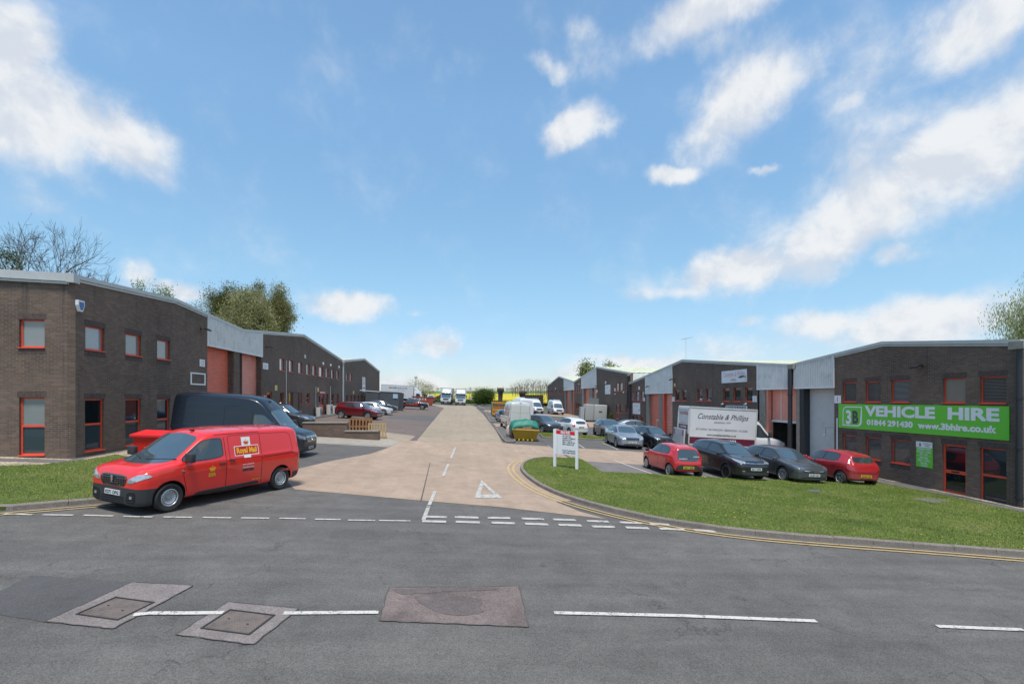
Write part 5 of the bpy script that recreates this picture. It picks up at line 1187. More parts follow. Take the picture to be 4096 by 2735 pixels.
BIGVAN = dict(L=5.95, W=2.0, H=2.75, wb=3.67, fo=1.0, r=.345,
  top=[(0, .27), (.006, .33), (.018, .385), (.04, .42), (.09, .445), (.145, .475), (.17, .50), (.285, .78), (.32, .86), (.37, .94), (.43, .975), (.52, .99), (.8, 1.0), (.95, .992), (.985, .975), (.996, .93), (1, .88)],
  belt=[(0, .25), (.006, .30), (.018, .335), (.04, .365), (.09, .395), (.17, .42), (.4, .445), (.9, .45), (.99, .45), (1, .44)],
  wt=[(0, .56), (.018, .68), (.04, .76), (.09, .80), (.17, .86), (.285, .81), (.34, .79), (.43, .78), (.5, .78), (.95, .78), (1, .74)],
  wbd=[(0, .70), (.012, .82), (.035, .93), (.08, .98), (.14, 1), (.97, 1), (.993, .98), (1, .95)],
  bot=[(0, .12), (.02, .085), (.1, .08), (.2, .105), (.85, .105), (.97, .12), (1, .14)],
  sidew=[[(.205, .45), (.215, .50), (.25, .575), (.30, .665), (.325, .68), (.375, .68), (.382, .66), (.382, .475), (.37, .46), (.30, .44)]],
  screen=[(-.80, .475), (-.4, .463), (0, .46), (.4, .463), (.80, .475), (.77, .55), (.72, .735), (0, .76), (-.72, .735), (-.77, .55)], rear=None,
  head=[(.56, .30), (.57, .345), (.84, .385), (.90, .375), (.92, .33), (.74, .30)], tail=[(.93, .20), (.92, .40), (.99, .40), (.99, .20)],
  grille=[(-.50, .25), (.50, .25), (.54, .36), (-.54, .36)], low=[(-.5, .12), (.5, .12), (.56, .185), (-.56, .185)], wheel='steel', trim=False)
PICKUP = dict(SUV, L=5.3, W=1.85, H=1.78, wb=3.2, fo=.9, r=.375,
  top=[(0, .45), (.01, .53), (.03, .58), (.12, .61), (.22, .63), (.25, .66), (.345, .94), (.38, .985), (.46, 1.0), (.60, .99), (.625, .95), (.66, .66), (.70, .655), (.98, .655), (.995, .64), (1, .5)],
  belt=[(0, .42), (.01, .50), (.03, .54), (.12, .57), (.25, .59), (.6, .61), (.98, .62), (1, .5)],
  wt=[(0, .6), (.03, .72), (.12, .80), (.25, .80), (.345, .68), (.46, .68), (.60, .68), (.66, .86), (.98, .88), (1, .8)],
  wbd=[(0, .74), (.02, .88), (.06, .96), (.12, 1), (.97, 1), (1, .94)], bot=[(0, .24), (.03, .2), (.2, .2), (.9, .22), (1, .28)],
  sidew=[[(.265, .66), (.29, .72), (.355, .88), (.38, .925), (.455, .93), (.455, .66)], [(.468, .66), (.468, .93), (.565, .925), (.595, .87), (.605, .67)]], rear=None, trim=True)
def car_body(sp, body, low_mat=None):
    L, W, H = sp['L'], sp['W'], sp['H']; hw = W / 2
    xs = sorted(set([t[0] for k in ('top', 'belt', 'wt', 'wbd', 'bot') for t in sp[k]]))
    out = []
    for a, b in zip(xs, xs[1:]):
        n = max(1, math.ceil((b - a) / .06)); out += [a + (b - a) * i / n for i in range(n)]
    out.append(xs[-1]); q = [out[0]]
    for x in out[1:]:
        if x - q[-1] > .0035: q.append(x)
    rings = []
    for t in q:
        x = L / 2 - t * L; zt = ip(sp['top'], t) * H; zb = min(ip(sp['belt'], t) * H, zt - .015 * H); w_ = ip(sp['wbd'], t) * hw; wt = min(ip(sp['wt'], t) * hw, w_ * .97); z0 = ip(sp['bot'], t) * H
        gh = zt - zb; cr = min(.035 * H, gh * .3); rr = min(.04 * H, gh * .3); zs = z0 + (zb - z0) * .12; zm = z0 + (zb - z0) * .55
        half = [(0, zt), (wt * .5, zt - cr * .18), (wt * .84, zt - cr * .6), (wt, zt - cr - rr * .4), (wt + (w_ - wt) * .16, zt - cr - rr - gh * .08), (wt + (w_ * .955 - wt) * .6, zb + gh * .38), (w_ * .955, zb + min(gh * .08, .02)), (w_ * .985, zb - .03 * H * .6),
                (w_, zb - (zb - zm) * .55), (w_ * .992, zm), (w_ * .985, z0 + (zb - z0) * .3), (w_ * .97, zs), (w_ * .90, z0), (w_ * .4, z0 - .0), (0, z0)]
        rings.append((x, half))
    bm = bmesh.new(); V = []
    for x, half in rings:
        row = [bm.verts.new((x, y, z)) for y, z in half] + [bm.verts.new((x, -y, z)) for y, z in reversed(half[1:-1])]
        V.append(row)
    n = len(V[0])
    for r0, r1 in zip(V, V[1:]):
        for j in range(n): k = (j + 1) % n; bm.faces.new((r0[j], r0[k], r1[k], r1[j]))
    def cap(row, rev):
        m = len(row) // 2
        c = bm
        for j in range(m):
            a, b = row[j], row[j + 1]; e, d = row[(n - j) % n], row[(n - j - 1) % n]
            vs = [a, b, d, e]; vs = [v for i, v in enumerate(vs) if v not in vs[:i]]
            if len(vs) >= 3: bm.faces.new(vs if rev else vs[::-1])
    cap(V[0], False); cap(V[-1], True)
    cl = bm.edges.layers.float.new('crease_edge')
    for r0, r1 in zip(V, V[1:]):
        for j, c_ in ((3, .35), (6, .75), (8, .45), (11, .5)):
            for k in (j, n - j):
                e = bm.edges.get((r0[k], r1[k]))
                if e: e[cl] = c_
    bmesh.ops.recalc_face_normals(bm, faces=bm.faces)
    me = bpy.data.meshes.new('body'); bm.to_mesh(me); bm.free(); o = bpy.data.objects.new('body', me); COL.objects.link(o)
    md = o.modifiers.new('s', 'SUBSURF'); md.levels = 2; md.render_levels = 2
    bpy.context.view_layer.update(); dg = bpy.context.evaluated_depsgraph_get(); full = bpy.data.meshes.new_from_object(o.evaluated_get(dg))
    bm = bmesh.new(); bm.from_mesh(full); bvh = BVHTree.FromBMesh(bm); bm.free()
    # wheel arches
    o.modifiers.clear(); o.data = full; full.materials.append(body); full.materials.append(T_arch)
    xf = L / 2 - sp['fo']; xr = xf - sp['wb']; cut = MB()
    for x in (xf, xr):
        for s in (1, -1):
            r = sp['r'] * sp.get('archk', 1.14); y0, y1 = s * (hw - .32), s * (hw + .3); nn = 28; P = []
            for i in range(nn): t = 2 * math.pi * i / nn; P.append((x + r * math.cos(t), sp['r'] + .02 + r * math.sin(t)))
            cut.prism(P, min(y0, y1), max(y0, y1), 'Y')
    co = cut.build('cutter', [T_arch]); b = o.modifiers.new('b', 'BOOLEAN'); b.object = co; b.operation = 'DIFFERENCE'; b.solver = 'EXACT'; b.material_mode = 'TRANSFER'
    bpy.context.view_layer.update(); dg = bpy.context.evaluated_depsgraph_get(); fin = bpy.data.meshes.new_from_object(o.evaluated_get(dg)); o.modifiers.clear(); bpy.data.objects.remove(co)
    o.data = fin; fin.name = 'body'
    if low_mat is not None:
        fin.materials.append(low_mat[0]); bm = bmesh.new(); bm.from_mesh(fin)
        for z in sp.get('cutz', (.2, .19)): bmesh.ops.bisect_plane(bm, geom=bm.verts[:] + bm.edges[:] + bm.faces[:], plane_co=(0, 0, z * H), plane_no=(0, 0, 1))
        for x in sp.get('cutx', ()): bmesh.ops.bisect_plane(bm, geom=bm.verts[:] + bm.edges[:] + bm.faces[:], plane_co=(L / 2 - x, 0, 0), plane_no=(1, 0, 0))
        bm.to_mesh(fin); bm.free()
    mi = {m.name: i for i, m in enumerate(fin.materials) if m}
    for p in fin.polygons:
        p.use_smooth = fin.materials[p.material_index] is not T_arch
        if low_mat is not None and fin.materials[p.material_index] is body and low_mat[1](p.center, sp): p.material_index = mi[low_mat[0].name]
    return o, bvh, (xf, xr)
DIRS = {'L': ((0, 3, 0), (0, -1, 0)), 'R': ((0, -3, 0), (0, 1, 0)), 'F': ((6, 0, 0), (-1, 0, 0)), 'B': ((-6, 0, 0), (1, 0, 0)), 'T': ((0, 0, 5), (0, 0, -1))}
def wrap_pt(bvh, side, u, v, off):
    if side in 'LR': o = Vector((u, DIRS[side][0][1], v))
    elif side in 'FB': o = Vector((DIRS[side][0][0], u, v))
    else: o = Vector((u, v, 5))
    hit, nrm, _, _ = bvh.ray_cast(o, Vector(DIRS[side][1]))
    if hit is None:
        q = o + Vector(DIRS[side][1]) * (2.2 if side in 'LR' else 4.5 if side in 'FB' else 3.5); hit, nrm, _, _ = bvh.find_nearest(q)
    if nrm.dot(Vector(DIRS[side][1])) > 0: nrm = -nrm
    return hit + nrm * off, nrm
def round_poly(P, k=2):
    for _ in range(k):
        Q = []
        for i in range(len(P)):
            a, b = P[i], P[(i + 1) % len(P)]; f = .16; Q += [(a[0] + (b[0] - a[0]) * f, a[1] + (b[1] - a[1]) * f), (a[0] + (b[0] - a[0]) * (1 - f), a[1] + (b[1] - a[1]) * (1 - f))]
        P = Q
    return P
def patch(name, bvh, side, poly, off, m, parent, res=.09, skirt=.012, rnd=1, clip=None):
    if rnd: poly = round_poly(poly, rnd)
    bm = bmesh.new(); vs = [bm.verts.new((u, v, 0)) for u, v in poly]; f = bm.faces.new(vs)
    us = [p[0] for p in poly]; v_ = [p[1] for p in poly]
    for lo, hi, ax in ((min(us), max(us), 0), (min(v_), max(v_), 1)):
        n = int((hi - lo) / res)
        for i in range(1, n + 1):
            co = [0, 0, 0]; no = [0, 0, 0]; co[ax] = lo + (hi - lo) * i / (n + 1); no[ax] = 1
            bmesh.ops.bisect_plane(bm, geom=bm.verts[:] + bm.edges[:] + bm.faces[:], plane_co=co, plane_no=no)
    bmesh.ops.triangulate(bm, faces=[f for f in bm.faces if len(f.verts) > 4])
    nr = {}
    for v in bm.verts: p, n = wrap_pt(bvh, side, v.co.x, v.co.y, off); v.co = p; nr[v] = n
    if skirt:
        be = [e for e in bm.edges if e.is_boundary]; r = bmesh.ops.extrude_edge_only(bm, edges=be); src = {}
        nv = [x for x in r['geom'] if isinstance(x, bmesh.types.BMVert)]
        for v in nv: v.co = v.co - wrap_n(bvh, v.co) * (skirt + off)
    bmesh.ops.recalc_face_normals(bm, faces=bm.faces)
    d = Vector(DIRS[side][1])
    if bm.faces and sum(f.normal.dot(d) * f.calc_area() for f in bm.faces) > 0: bmesh.ops.reverse_faces(bm, faces=bm.faces)
    o = from_bm(name, bm, m, parent); setsmooth(o, 35); return o
def wrap_n(bvh, p):
    h, n, _, _ = bvh.find_nearest(p); return n
def ribbon(name, bvh, side, pts, w, off, m, parent, closed=False, step=.07):
    P = [Vector(p) for p in pts] + ([Vector(pts[0])] if closed else []); Q = []
    for a, b in zip(P, P[1:]):
        n = max(1, int((b - a).length / step)); Q += [a.lerp(b, i / n) for i in range(n)]
    Q.append(P[-1]); vs = []; fs = []
    for i, p in enumerate(Q):
        t = (Q[min(i + 1, len(Q) - 1)] - Q[max(i - 1, 0)]).normalized(); n = Vector((-t.y, t.x)) * w / 2
        vs += [wrap_pt(bvh, side, *(p - n), off)[0], wrap_pt(bvh, side, *(p + n), off)[0]]
    for i in range(len(Q) - 1): fs.append((2 * i, 2 * i + 1, 2 * i + 3, 2 * i + 2))
    mb = MB(); mb.add(vs, fs); return mb.build(name, m, parent)
def wraptext(name, bvh, side, txt, size, u, v, off, m, parent, slope=0, **kw):
    wd = kw.pop('width', None); vs, fs = text_mesh(txt, size, **kw)
    if wd: w0 = max(p[0] for p in vs) - min(p[0] for p in vs); vs = [(a * wd / w0, b) for a, b in vs]
    s = {'L': -1, 'R': 1, 'F': 1, 'B': -1}[side]
    mb = MB(); mb.add([wrap_pt(bvh, side, u + s * a, v + b + slope * a, off)[0] for a, b in vs], fs); return mb.build(name, m, parent)
WHEELS = {}
def wheel_meshes(style, r, wd=.2):
    key = (style, round(r, 3))
    if key in WHEELS: return WHEELS[key]
    ri = r * (.60 if style in ('steel', 'lorry') else .68); mb = MB()
    mb.lathe([(ri, -wd / 2 + .01), (r * .90, -wd / 2), (r * .975, -wd / 2 + .025), (r, -wd * .25), (r, wd * .25), (r * .975, wd / 2 - .025), (r * .90, wd / 2), (ri + .012, wd / 2 - .008), (ri, wd / 2 - .02)], 36, axis='Y')
    ty = mb.build('tyre', T_tyre, smooth=50); tm = ty.data; bpy.data.objects.remove(ty)
    mb = MB(); k = wd / 2
    mb.lathe([(ri + .004, k - .012), (ri - .012, k - .006), (ri - .022, k - .03), (ri - .03, -k * .2), (0, -k * .2)], 36, 1, axis='Y')
    mb.lathe([(ri + .004, k - .012), (ri - .012, k - .004), (ri - .024, k - .02)], 36, 0, axis='Y')
    if style in ('steel', 'lorry'):
        mb.lathe([(ri - .022, k - .035), (ri * .80, k - .028), (ri * .72, k - .02), (ri * .5, k - .05), (ri * .36, k - .06), (ri * .3, k - .03), (0, k - .028)], 30, 0, axis='Y')
        nh = 16
        for i in range(nh): t = 2 * math.pi * i / nh; c = (ri * .81 * math.cos(t), 0, ri * .81 * math.sin(t)); mb.lathe([(0, k - .0235), (ri * .062, k - .0245)], 10, 2, axis='Y', c=c)
        for i in range(5): t = 2 * math.pi * i / 5; c = (ri * .2 * math.cos(t), 0, ri * .2 * math.sin(t)); mb.lathe([(0, k - .018), (ri * .05, k - .024)], 6, 2, axis='Y', c=c)
    else:
        ns = {'alloy': 5, 'blackalloy': 9, 'cap': 7, 'twin': 10}[style]
        for i in range(ns):
            t = 2 * math.pi * i / ns; M = Matrix.Rotation(-t, 4, 'Y'); w0, w1 = (.055, .085) if style in ('alloy',) else ((.03, .03) if style == 'blackalloy' else (.07, .12) if style == 'cap' else (.026, .04))
            P = [(0, -w0), (ri - .02, -w1 * .9), (ri - .02, w1 * .9), (0, w0)]
            if style == 'alloy': P = [(0, -.06), (ri * .55, -.028), (ri - .02, -.075), (ri - .02, -.03), (ri * .7, 0), (ri - .02, .03), (ri - .02, .075), (ri * .55, .028), (0, .06)]
            b = MB(); b.prism([(x, z) for x, z in P], k - .045, k - .018, 'Y'); b.xf(M); mb.add(b.v, b.f, 0)
        mb.lathe([(ri * .2, k - .04), (ri * .2, k - .016), (ri * .15, k - .008), (0, k - .008)], 16, 0, axis='Y')
    face = {'steel': T_steel, 'lorry': T_white if False else T_steel, 'alloy': T_alloy, 'twin': T_alloy, 'cap': T_alloy, 'blackalloy': T_blk}[style]
    rm = mb.build('rim', [face, T_arch if style not in ('steel', 'lorry') else T_steel, T_arch], smooth=35); mm = rm.data; bpy.data.objects.remove(rm)
    WHEELS[key] = (tm, mm); return WHEELS[key]
def wheels(root, xs, hw, r, style='alloy', wd=.2, steer=0):
    tm, rm = wheel_meshes(style, r, wd)
    for x in xs:
        for s in (1, -1):
            t = link('wheel', tm, None, root, (x, s * (hw - wd / 2 - .012), r)); t.rotation_euler = (0, 0, (0 if s > 0 else math.pi) + (steer if x == xs[0] else 0))
            link('rim', rm, None, t)
def plate(root, bvh, side, u, z, txt, m, w_=.52, out=.02):
    s = {'F': 1, 'B': -1}[side]; p, n = wrap_pt(bvh, side, u, z, out); M = frameM(p, (0, s, 0), (0, 0, 1)); mb = MB(); mb.box((-w_ / 2, -.056, -.02), (w_ / 2, .056, 0)); pl = mb.xf(M).build('number_plate', m, root)
    if txt: lettering('lettering', [(txt, .105, 0, -.036, dict(bold=.004, width=w_ * .88))], M @ Matrix.Translation((0, 0, .002)), T_txt, pl)
    return pl
def mirror(root, sp, x, z, s, m, size=(.09, .19, .13), reach=.13):
    hw = sp['W'] / 2 * .96; mb = MB(); mb.tube((x, s * (hw - .05), z - .03), (x - .01, s * (hw + reach - .04), z), .02, n=6); mb.cbox((x, s * (hw + reach), z + size[2] * .3), size); o = mb.build('door_mirror', m, root, bevel=.025, smooth=60); return o
def scaleP(sp, poly, side):
    L, W, H = sp['L'], sp['W'], sp['H']
    if side in 'LR': return [(L / 2 - x * L, z * H) for x, z in poly]
    return [(y * W / 2, z * H) for y, z in poly]
def make_car(name, sp, color, label, cat='car', group=None, pos=None, rz=0, scale=1, plates=(None, None), lamps=None, doors=True, handles=True, lowm=None, extras=None, mirrorm=None, glass=None, steer=0, metal=0, rearplate=True, tint=None, seam=True, wheelstyle=None):
    L, W, H = sp['L'], sp['W'], sp['H']; root = empty(name, pos or (0, 0, 0), rz, label, cat, group, scale)
    gl = glass or T_glass
    if sp.get('trim') and lowm is None: lowm = (T_trim, lambda c, s: c.z < s['H'] * .2 and abs(c.y) > s['W'] * .3 or c.z < s['H'] * .19)
    body, bvh, (xf, xr) = car_body(sp, color, lowm); body.parent = root
    root['_'] = 0; del root['_']
    for side in 'LR':
        for k, P in enumerate(sp['sidew']):
            q = scaleP(sp, P, side); patch('side_window', bvh, side, q, .006, gl, root, rnd=1, res=.06)
            if not sp.get('plainframes'): ribbon('window_trim', bvh, side, round_poly(q, 1), .018, .009, T_gloss, root, closed=True)
    patch('windscreen', bvh, 'F', scaleP(sp, sp['screen'], 'F'), .004, T_screen, root, res=.12)
    if sp.get('rear'): patch('rear_window', bvh, 'B', scaleP(sp, sp['rear'], 'F'), .004, gl, root, res=.12)
    for s in (1, -1):
        patch('headlight', bvh, 'F', [(s * y, z) for y, z in scaleP(sp, sp['head'], 'F')], .008, lamps or T_lamp, root, res=.05)
        patch('tail_light', bvh, 'B', [(s * y, z) for y, z in scaleP(sp, sp['tail'], 'F')], .012, T_tail, root, res=.06)
        if sp.get('mirror', True): mirror(root, sp, L / 2 - sp.get('mx', .30) * L, sp.get('mz', .64) * H, s, mirrorm or color, sp.get('msize', (.09, .19, .13)))
    if sp.get('grille'): gr = patch('grille', bvh, 'F', scaleP(sp, sp['grille'], 'F'), .008, T_gloss, root, res=.08)
    if sp.get('low'): patch('lower_grille', bvh, 'F', scaleP(sp, sp['low'], 'F'), .006, T_trim, root, res=.1)
    if doors and seam:
        for side in 'LR':
            for P in sp.get('seams', [[(.30, .64), (.285, .5), (.30, .2), (.32, .155), (.56, .15), (.585, .2), (.585, .66)], [(.585, .2), (.60, .155), (.73, .17), (.77, .30), (.83, .5), (.845, .69)]]):
                ribbon('door_seam', bvh, side, scaleP(sp, P, side), .012, .003, T_arch, root)
            if handles:
                for hx in sp.get('hx', (.52, .76)):
                    q = scaleP(sp, [(hx - .022, .565), (hx + .022, .565), (hx + .022, .583), (hx - .022, .583)], side); patch('door_handle', bvh, side, q, .022, mirrorm or color, root, rnd=0)
    if seam and doors:
        for s in (1, -1):
            ribbon('bonnet_seam', bvh, 'T', [(L * .5 - L * .07, s * W * .24), (L * .5 - L * .13, s * W * .33), (L * .5 - L * .235, s * W * .375)], .012, .004, T_arch, root, step=.1)
            ribbon('bumper_seam', bvh, 'F', [(s * W * .47, H * .33), (s * W * .44, H * .44)], .01, .004, T_arch, root)
            if not sp.get('nosill'): patch('sill_trim', bvh, 'L' if s > 0 else 'R', scaleP(sp, [(.30, .125), (.72, .125), (.715, .165), (.305, .165)], 'L'), .006, T_trim, root, rnd=0)
        if len(sp['sidew']) > 1:
            (a0, b0), (a1, b1) = sp['sidew'][0][-1], sp['sidew'][1][0]
            for side in 'LR': patch('door_pillar', bvh, side, scaleP(sp, [(a0 - .004, b0), (a0 - .004, .922), (a1 + .004, .922), (a1 + .004, b1)], side), .005, T_gloss, root, rnd=0)
        if sp.get('rear'): ribbon('tailgate_seam', bvh, 'B', [(-W * .36, H * .62), (-W * .37, H * .40), (W * .37, H * .40), (W * .36, H * .62)], .012, .004, T_arch, root)
    wheels(root, (xf, xr), W / 2, sp['r'], wheelstyle or sp['wheel'], sp.get('tw', .205), steer)
    if sp.get('trim'):
        for x in (xf, xr):
            for side in 'LR':
                P = [(x + sp['r'] * 1.2 * math.cos(t * math.pi / 14), sp['r'] + .02 + sp['r'] * 1.2 * math.sin(t * math.pi / 14)) for t in range(0, 15)]; ribbon('arch_trim', bvh, side, P, sp['r'] * .16, .008, T_trim, root, step=.2)
    if plates[0] is not None: plate(root, bvh, 'F', 0, sp.get('pf', .28) * H, plates[0], T_plw)
    if plates[1] is not None: plate(root, bvh, 'B', 0, sp.get('pb', .36) * H, plates[1], T_ply)
    if extras: extras(root, bvh, sp)
    return root
def tilt(o):
    """stand the vehicle square on the inclined ground"""
    n = Vector((-PA, -PB, 1)).normalized(); rz = o.rotation_euler[2]; f = Vector((math.cos(rz), math.sin(rz), 0)); f = (f - n * f.dot(n)).normalized(); l = n.cross(f)
    M = Matrix((f, l, n)).transposed(); o.rotation_euler = M.to_euler(); return o
def place(o, wheel, p, rz, sp, k=1, lift=.012):
    """put the named wheel contact (front/rear, left/right) on ground point p"""
    x = sp['L'] / 2 - sp['fo'] if wheel[0] == 'f' else sp['L'] / 2 - sp['fo'] - sp['wb']; y = (sp['W'] / 2 - .1) * (1 if wheel[1] == 'l' else -1)
    o.scale = (k,) * 3; c, s = math.cos(rz), math.sin(rz); X = p.x - (x * c - y * s) * k; Y = p.y - (x * s + y * c) * k
    o.location = (X, Y, g(X, Y) + lift); o.rotation_euler = (0, 0, rz); return tilt(o)
def proj(v): d = Vector(v) - Vector((0, 0, CH)); z = d.dot(FW); return 1174 + 1140 * d.dot(RT) / z
def fit(o, anchor, pa, pxo, sp, k=1.0, lo=-180, hi=180):
    """anchor one wheel, turn the car until the other wheel of that side sits at image column pxo"""
    best = None; y = (sp['W'] / 2 - .1) * (1 if anchor[1] == 'l' else -1); dd = sp['wb'] * k * (-1 if anchor[0] == 'f' else 1)
    for i in range(int((hi - lo) * 2) + 1):
        rz = R(lo + i / 2); e = abs(proj((pa.x + math.cos(rz) * dd, pa.y + math.sin(rz) * dd, 0)) - pxo)
        if best is None or e < best[0]: best = (e, rz)
    print(o.get('label'), 'fit %.1f err %.1f' % (math.degrees(best[1]), best[0])); return place(o, anchor, pa, best[1], sp, k)
def place2(o, side, pf, pr, sp, lift=.012):
    """both wheels of one side on two ground points"""
    d = pf - pr; rz = math.atan2(d.y, d.x); k = math.hypot(d.x, d.y) / sp['wb']; print(o.name, 'rz %.1f scale %.2f' % (math.degrees(rz), k)); return place(o, 'f' + side, pf, rz, sp, k, lift)
P_red = paint('bright_red_paint', (.70, .018, .012), 0, .06); P_navy = paint('dark_slate_blue_paint', (.006, .009, .017), 0, .05, .35); P_maroon = paint('deep_maroon_paint', (.13, .004, .010), .2, .1)
P_white = paint('white_car_paint', (.62, .63, .64), 0, .15); P_white2 = paint('cream_white_van_paint', (.52, .53, .49), 0, .6); P_dgrey = paint('dark_grey_metallic', (.045, .048, .054), .5, .1); P_black = paint('black_car_paint', (.008, .008, .010), .1, .1)
P_silver = paint('silver_blue_metallic', (.30, .33, .37), .6, .1); P_blue = paint('bright_blue_paint', (.012, .05, .16), .3, .1); P_dred = paint('dusty_red_paint', (.36, .012, .018), .0, .55); P_cherry = paint('warm_red_paint', (.52, .012, .016), 0, .1); P_gun = paint('gunmetal_metallic', (.085, .09, .095), .5, .1)
M_ry = mat('yellow_vinyl', (.78, .38, .02), .4); M_wv = mat('white_vinyl', (.72, .72, .72), .4); M_rv = mat('red_vinyl', (.50, .012, .012), .35)
def bumper_low(fr, z): return lambda c, s: c.z < s['H'] * z and c.x > s['L'] / 2 - fr
# ---- the red mail van
def mail(root, bvh, sp):
    L, W, H = sp['L'], sp['W'], sp['H']; X = lambda t: L / 2 - t * L
    for side in 'LR':
        for P in ([(.212, .53), (.205, .45), (.232, .2), (.25, .145), (.44, .14), (.452, .17), (.452, .88)], [(.452, .17), (.465, .14), (.69, .14), (.69, .92)], [(.40, .925), (.488, .93), (.69, .935)]):
            ribbon('door_seam', bvh, side, scaleP(sp, P, side), .012, .003, T_arch, root)
        ribbon('door_rail', bvh, side, scaleP(sp, [(.69, .555), (.955, .575)], side), .014, .004, T_arch, root)
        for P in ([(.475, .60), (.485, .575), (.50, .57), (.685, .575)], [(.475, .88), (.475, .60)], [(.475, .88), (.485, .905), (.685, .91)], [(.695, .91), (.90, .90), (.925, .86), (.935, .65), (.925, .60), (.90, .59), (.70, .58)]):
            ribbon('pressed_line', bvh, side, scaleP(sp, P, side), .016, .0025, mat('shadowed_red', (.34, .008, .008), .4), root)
        patch('sill_trim', bvh, side, scaleP(sp, [(.265, .155), (.28, .185), (.31, .2), (.47, .205), (.66, .215), (.675, .195), (.67, .17), (.5, .155)], side), .012, T_trim, root)
        for hx, hz in ((.425, .525), (.487, .555)): patch('door_handle', bvh, side, scaleP(sp, [(hx - .018, hz), (hx + .018, hz), (hx + .018, hz + .018), (hx - .018, hz + .018)], side), .03, T_trim, root, rnd=0)
        patch('side_indicator', bvh, side, scaleP(sp, [(.192, .50), (.203, .515), (.214, .50), (.203, .488)], side), .01, T_lamp, root)
        sg = -1 if side == 'L' else 1
        # livery
        cx = X(.59); w2 = .40
        a = patch('white_bar', bvh, side, [(cx - .16 / 1, .94), (cx + .16 / 1, .94), (cx + .16, 1.60), (cx - .16, 1.60)] if False else [(cx - .14, 1.19), (cx + .14, 1.19), (cx + .14, 1.62), (cx - .14, 1.62)], .004, M_wv, root, rnd=0, skirt=0)
        patch('white_bar', bvh, side, [(cx - .11, 1.07), (cx + .11, 1.07), (cx + .11, 1.19), (cx - .11, 1.19)], .004, M_wv, root, rnd=0, skirt=0)
        patch('logo_border', bvh, side, [(cx - .385, 1.135), (cx + .385, 1.135), (cx + .385, 1.395), (cx - .385, 1.395)], .006, M_wv, root, rnd=0, skirt=0)
        patch('logo_panel', bvh, side, [(cx - .367, 1.153), (cx + .367, 1.153), (cx + .367, 1.377), (cx - .367, 1.377)], .008, M_rv, root, rnd=0, skirt=0)
        wraptext('lettering', bvh, side, 'Royal Mail', .2, cx, 1.205, .0105, M_ry, root, bold=.009, width=.64)
        # crown
        def crown(u, v, s, m1, m2):
            mb = MB(); nm = 'crown_emblem'
            def add(P, off=.009, mi=0):
                mb.add([wrap_pt(bvh, side, u + sg * x * s, v + y * s, off)[0] for x, y in P], [tuple(range(len(P)))], mi)
            add([(-.5, 0), (.5, 0), (.5, .14), (-.5, .14)]); add([(-.5, .18), (.5, .18), (.62, .62), (.36, .72), (0, .5), (-.36, .72), (-.62, .62)], mi=1)
            for x, y, r in ((-.6, .62, .1), (.6, .62, .1), (0, .9, .1), (-.32, .78, .08), (.32, .78, .08)): add([(x + r * math.cos(t * .785), y + r * math.sin(t * .785)) for t in range(8)], .0095)
            add([(-.05, .5), (.05, .5), (.05, 1.1), (-.05, 1.1)], .0098); add([(-.14, .98), (.14, .98), (.14, 1.04), (-.14, 1.04)], .0098)
            add([(-.40, .2), (-.3, .2), (-.42, .7), (-.5, .66)], .0098); add([(.40, .2), (.3, .2), (.42, .7), (.5, .66)], .0098)
            mb.build(nm, [m1, m2], root)
        crown(cx, 1.42, .13, M_ry, M_rv); crown(X(.365), .83, .13, M_ry, M_ry)
        wraptext('lettering', bvh, side, 'EIIR', .13, X(.365), .70, .006, M_ry, root, bold=.004, width=.2)
        wraptext('lettering', bvh, side, 'www.royalmail.com', .055, X(.595), .88, .006, M_wv, root, width=.36, bold=.001); wraptext('lettering', bvh, side, 'Download the app', .055, X(.595), .80, .006, M_wv, root, width=.36, bold=.0015)
        patch('badge', bvh, side, [(X(.595) - .18, .71), (X(.595) - .01, .71), (X(.595) - .01, .77), (X(.595) - .18, .77)], .004, T_trim, root, rnd=0, skirt=0); patch('badge', bvh, side, [(X(.595) + .01, .71), (X(.595) + .18, .71), (X(.595) + .18, .77), (X(.595) + .01, .77)], .004, T_trim, root, rnd=0, skirt=0)
        wraptext('lettering', bvh, side, '100% electric', .06, X(.655), .43, .006, M_ry, root, width=.3, bold=.001)
        patch('rear_bumper', bvh, side, scaleP(sp, [(.935, .15), (.94, .255), (.999, .27), (.999, .16)], side), .012, T_trim, root, rnd=0)
    for s in (1, -1):
        patch('fog_lamp', bvh, 'F', [(s * W / 2 * y, H * z) for y, z in ((.60, .20), (.68, .20), (.68, .235), (.60, .235))], .012, T_lamp, root)
        mb = MB()
        patch('intake', bvh, 'F', [(s * W / 2 * y, H * z) for y, z in ((.46, .14), (.78, .15), (.78, .29), (.50, .27))], .006, T_arch, root)
        for k in range(3): ribbon('intake_slat', bvh, 'F', [(s * W / 2 * .5, H * (.165 + k * .03)), (s * W / 2 * .76, H * (.175 + k * .03))], .012, .012, T_trim, root)
    for k in range(4): ribbon('bumper_slat', bvh, 'F', [(-W / 2 * .42, H * (.125 + k * .027)), (W / 2 * .42, H * (.125 + k * .027))], .02, .01, T_arch, root)
    gl = MB()
    for i in range(9):
        for j in range(4):
            y = (i - 4) * .085; z = H * (.365 + j * .027)
            p, n = wrap_pt(bvh, 'F', y, z, .012); gl.cbox(p, (.012, .055, .03))
    gl.build('grille_studs', mat('satin_grille', (.05, .05, .055), .3, .5), root)
    p, n = wrap_pt(bvh, 'F', 0, H * .415, .03); mb = MB(); P = [(-.03, -.08), (.0, -.05), (.03, -.085), (.02, -.02), (.06, .01), (.02, .02), (.05, .075), (.01, .06), (-.03, .085), (-.05, .05), (-.01, .03), (-.05, .0), (-.01, -.01)]
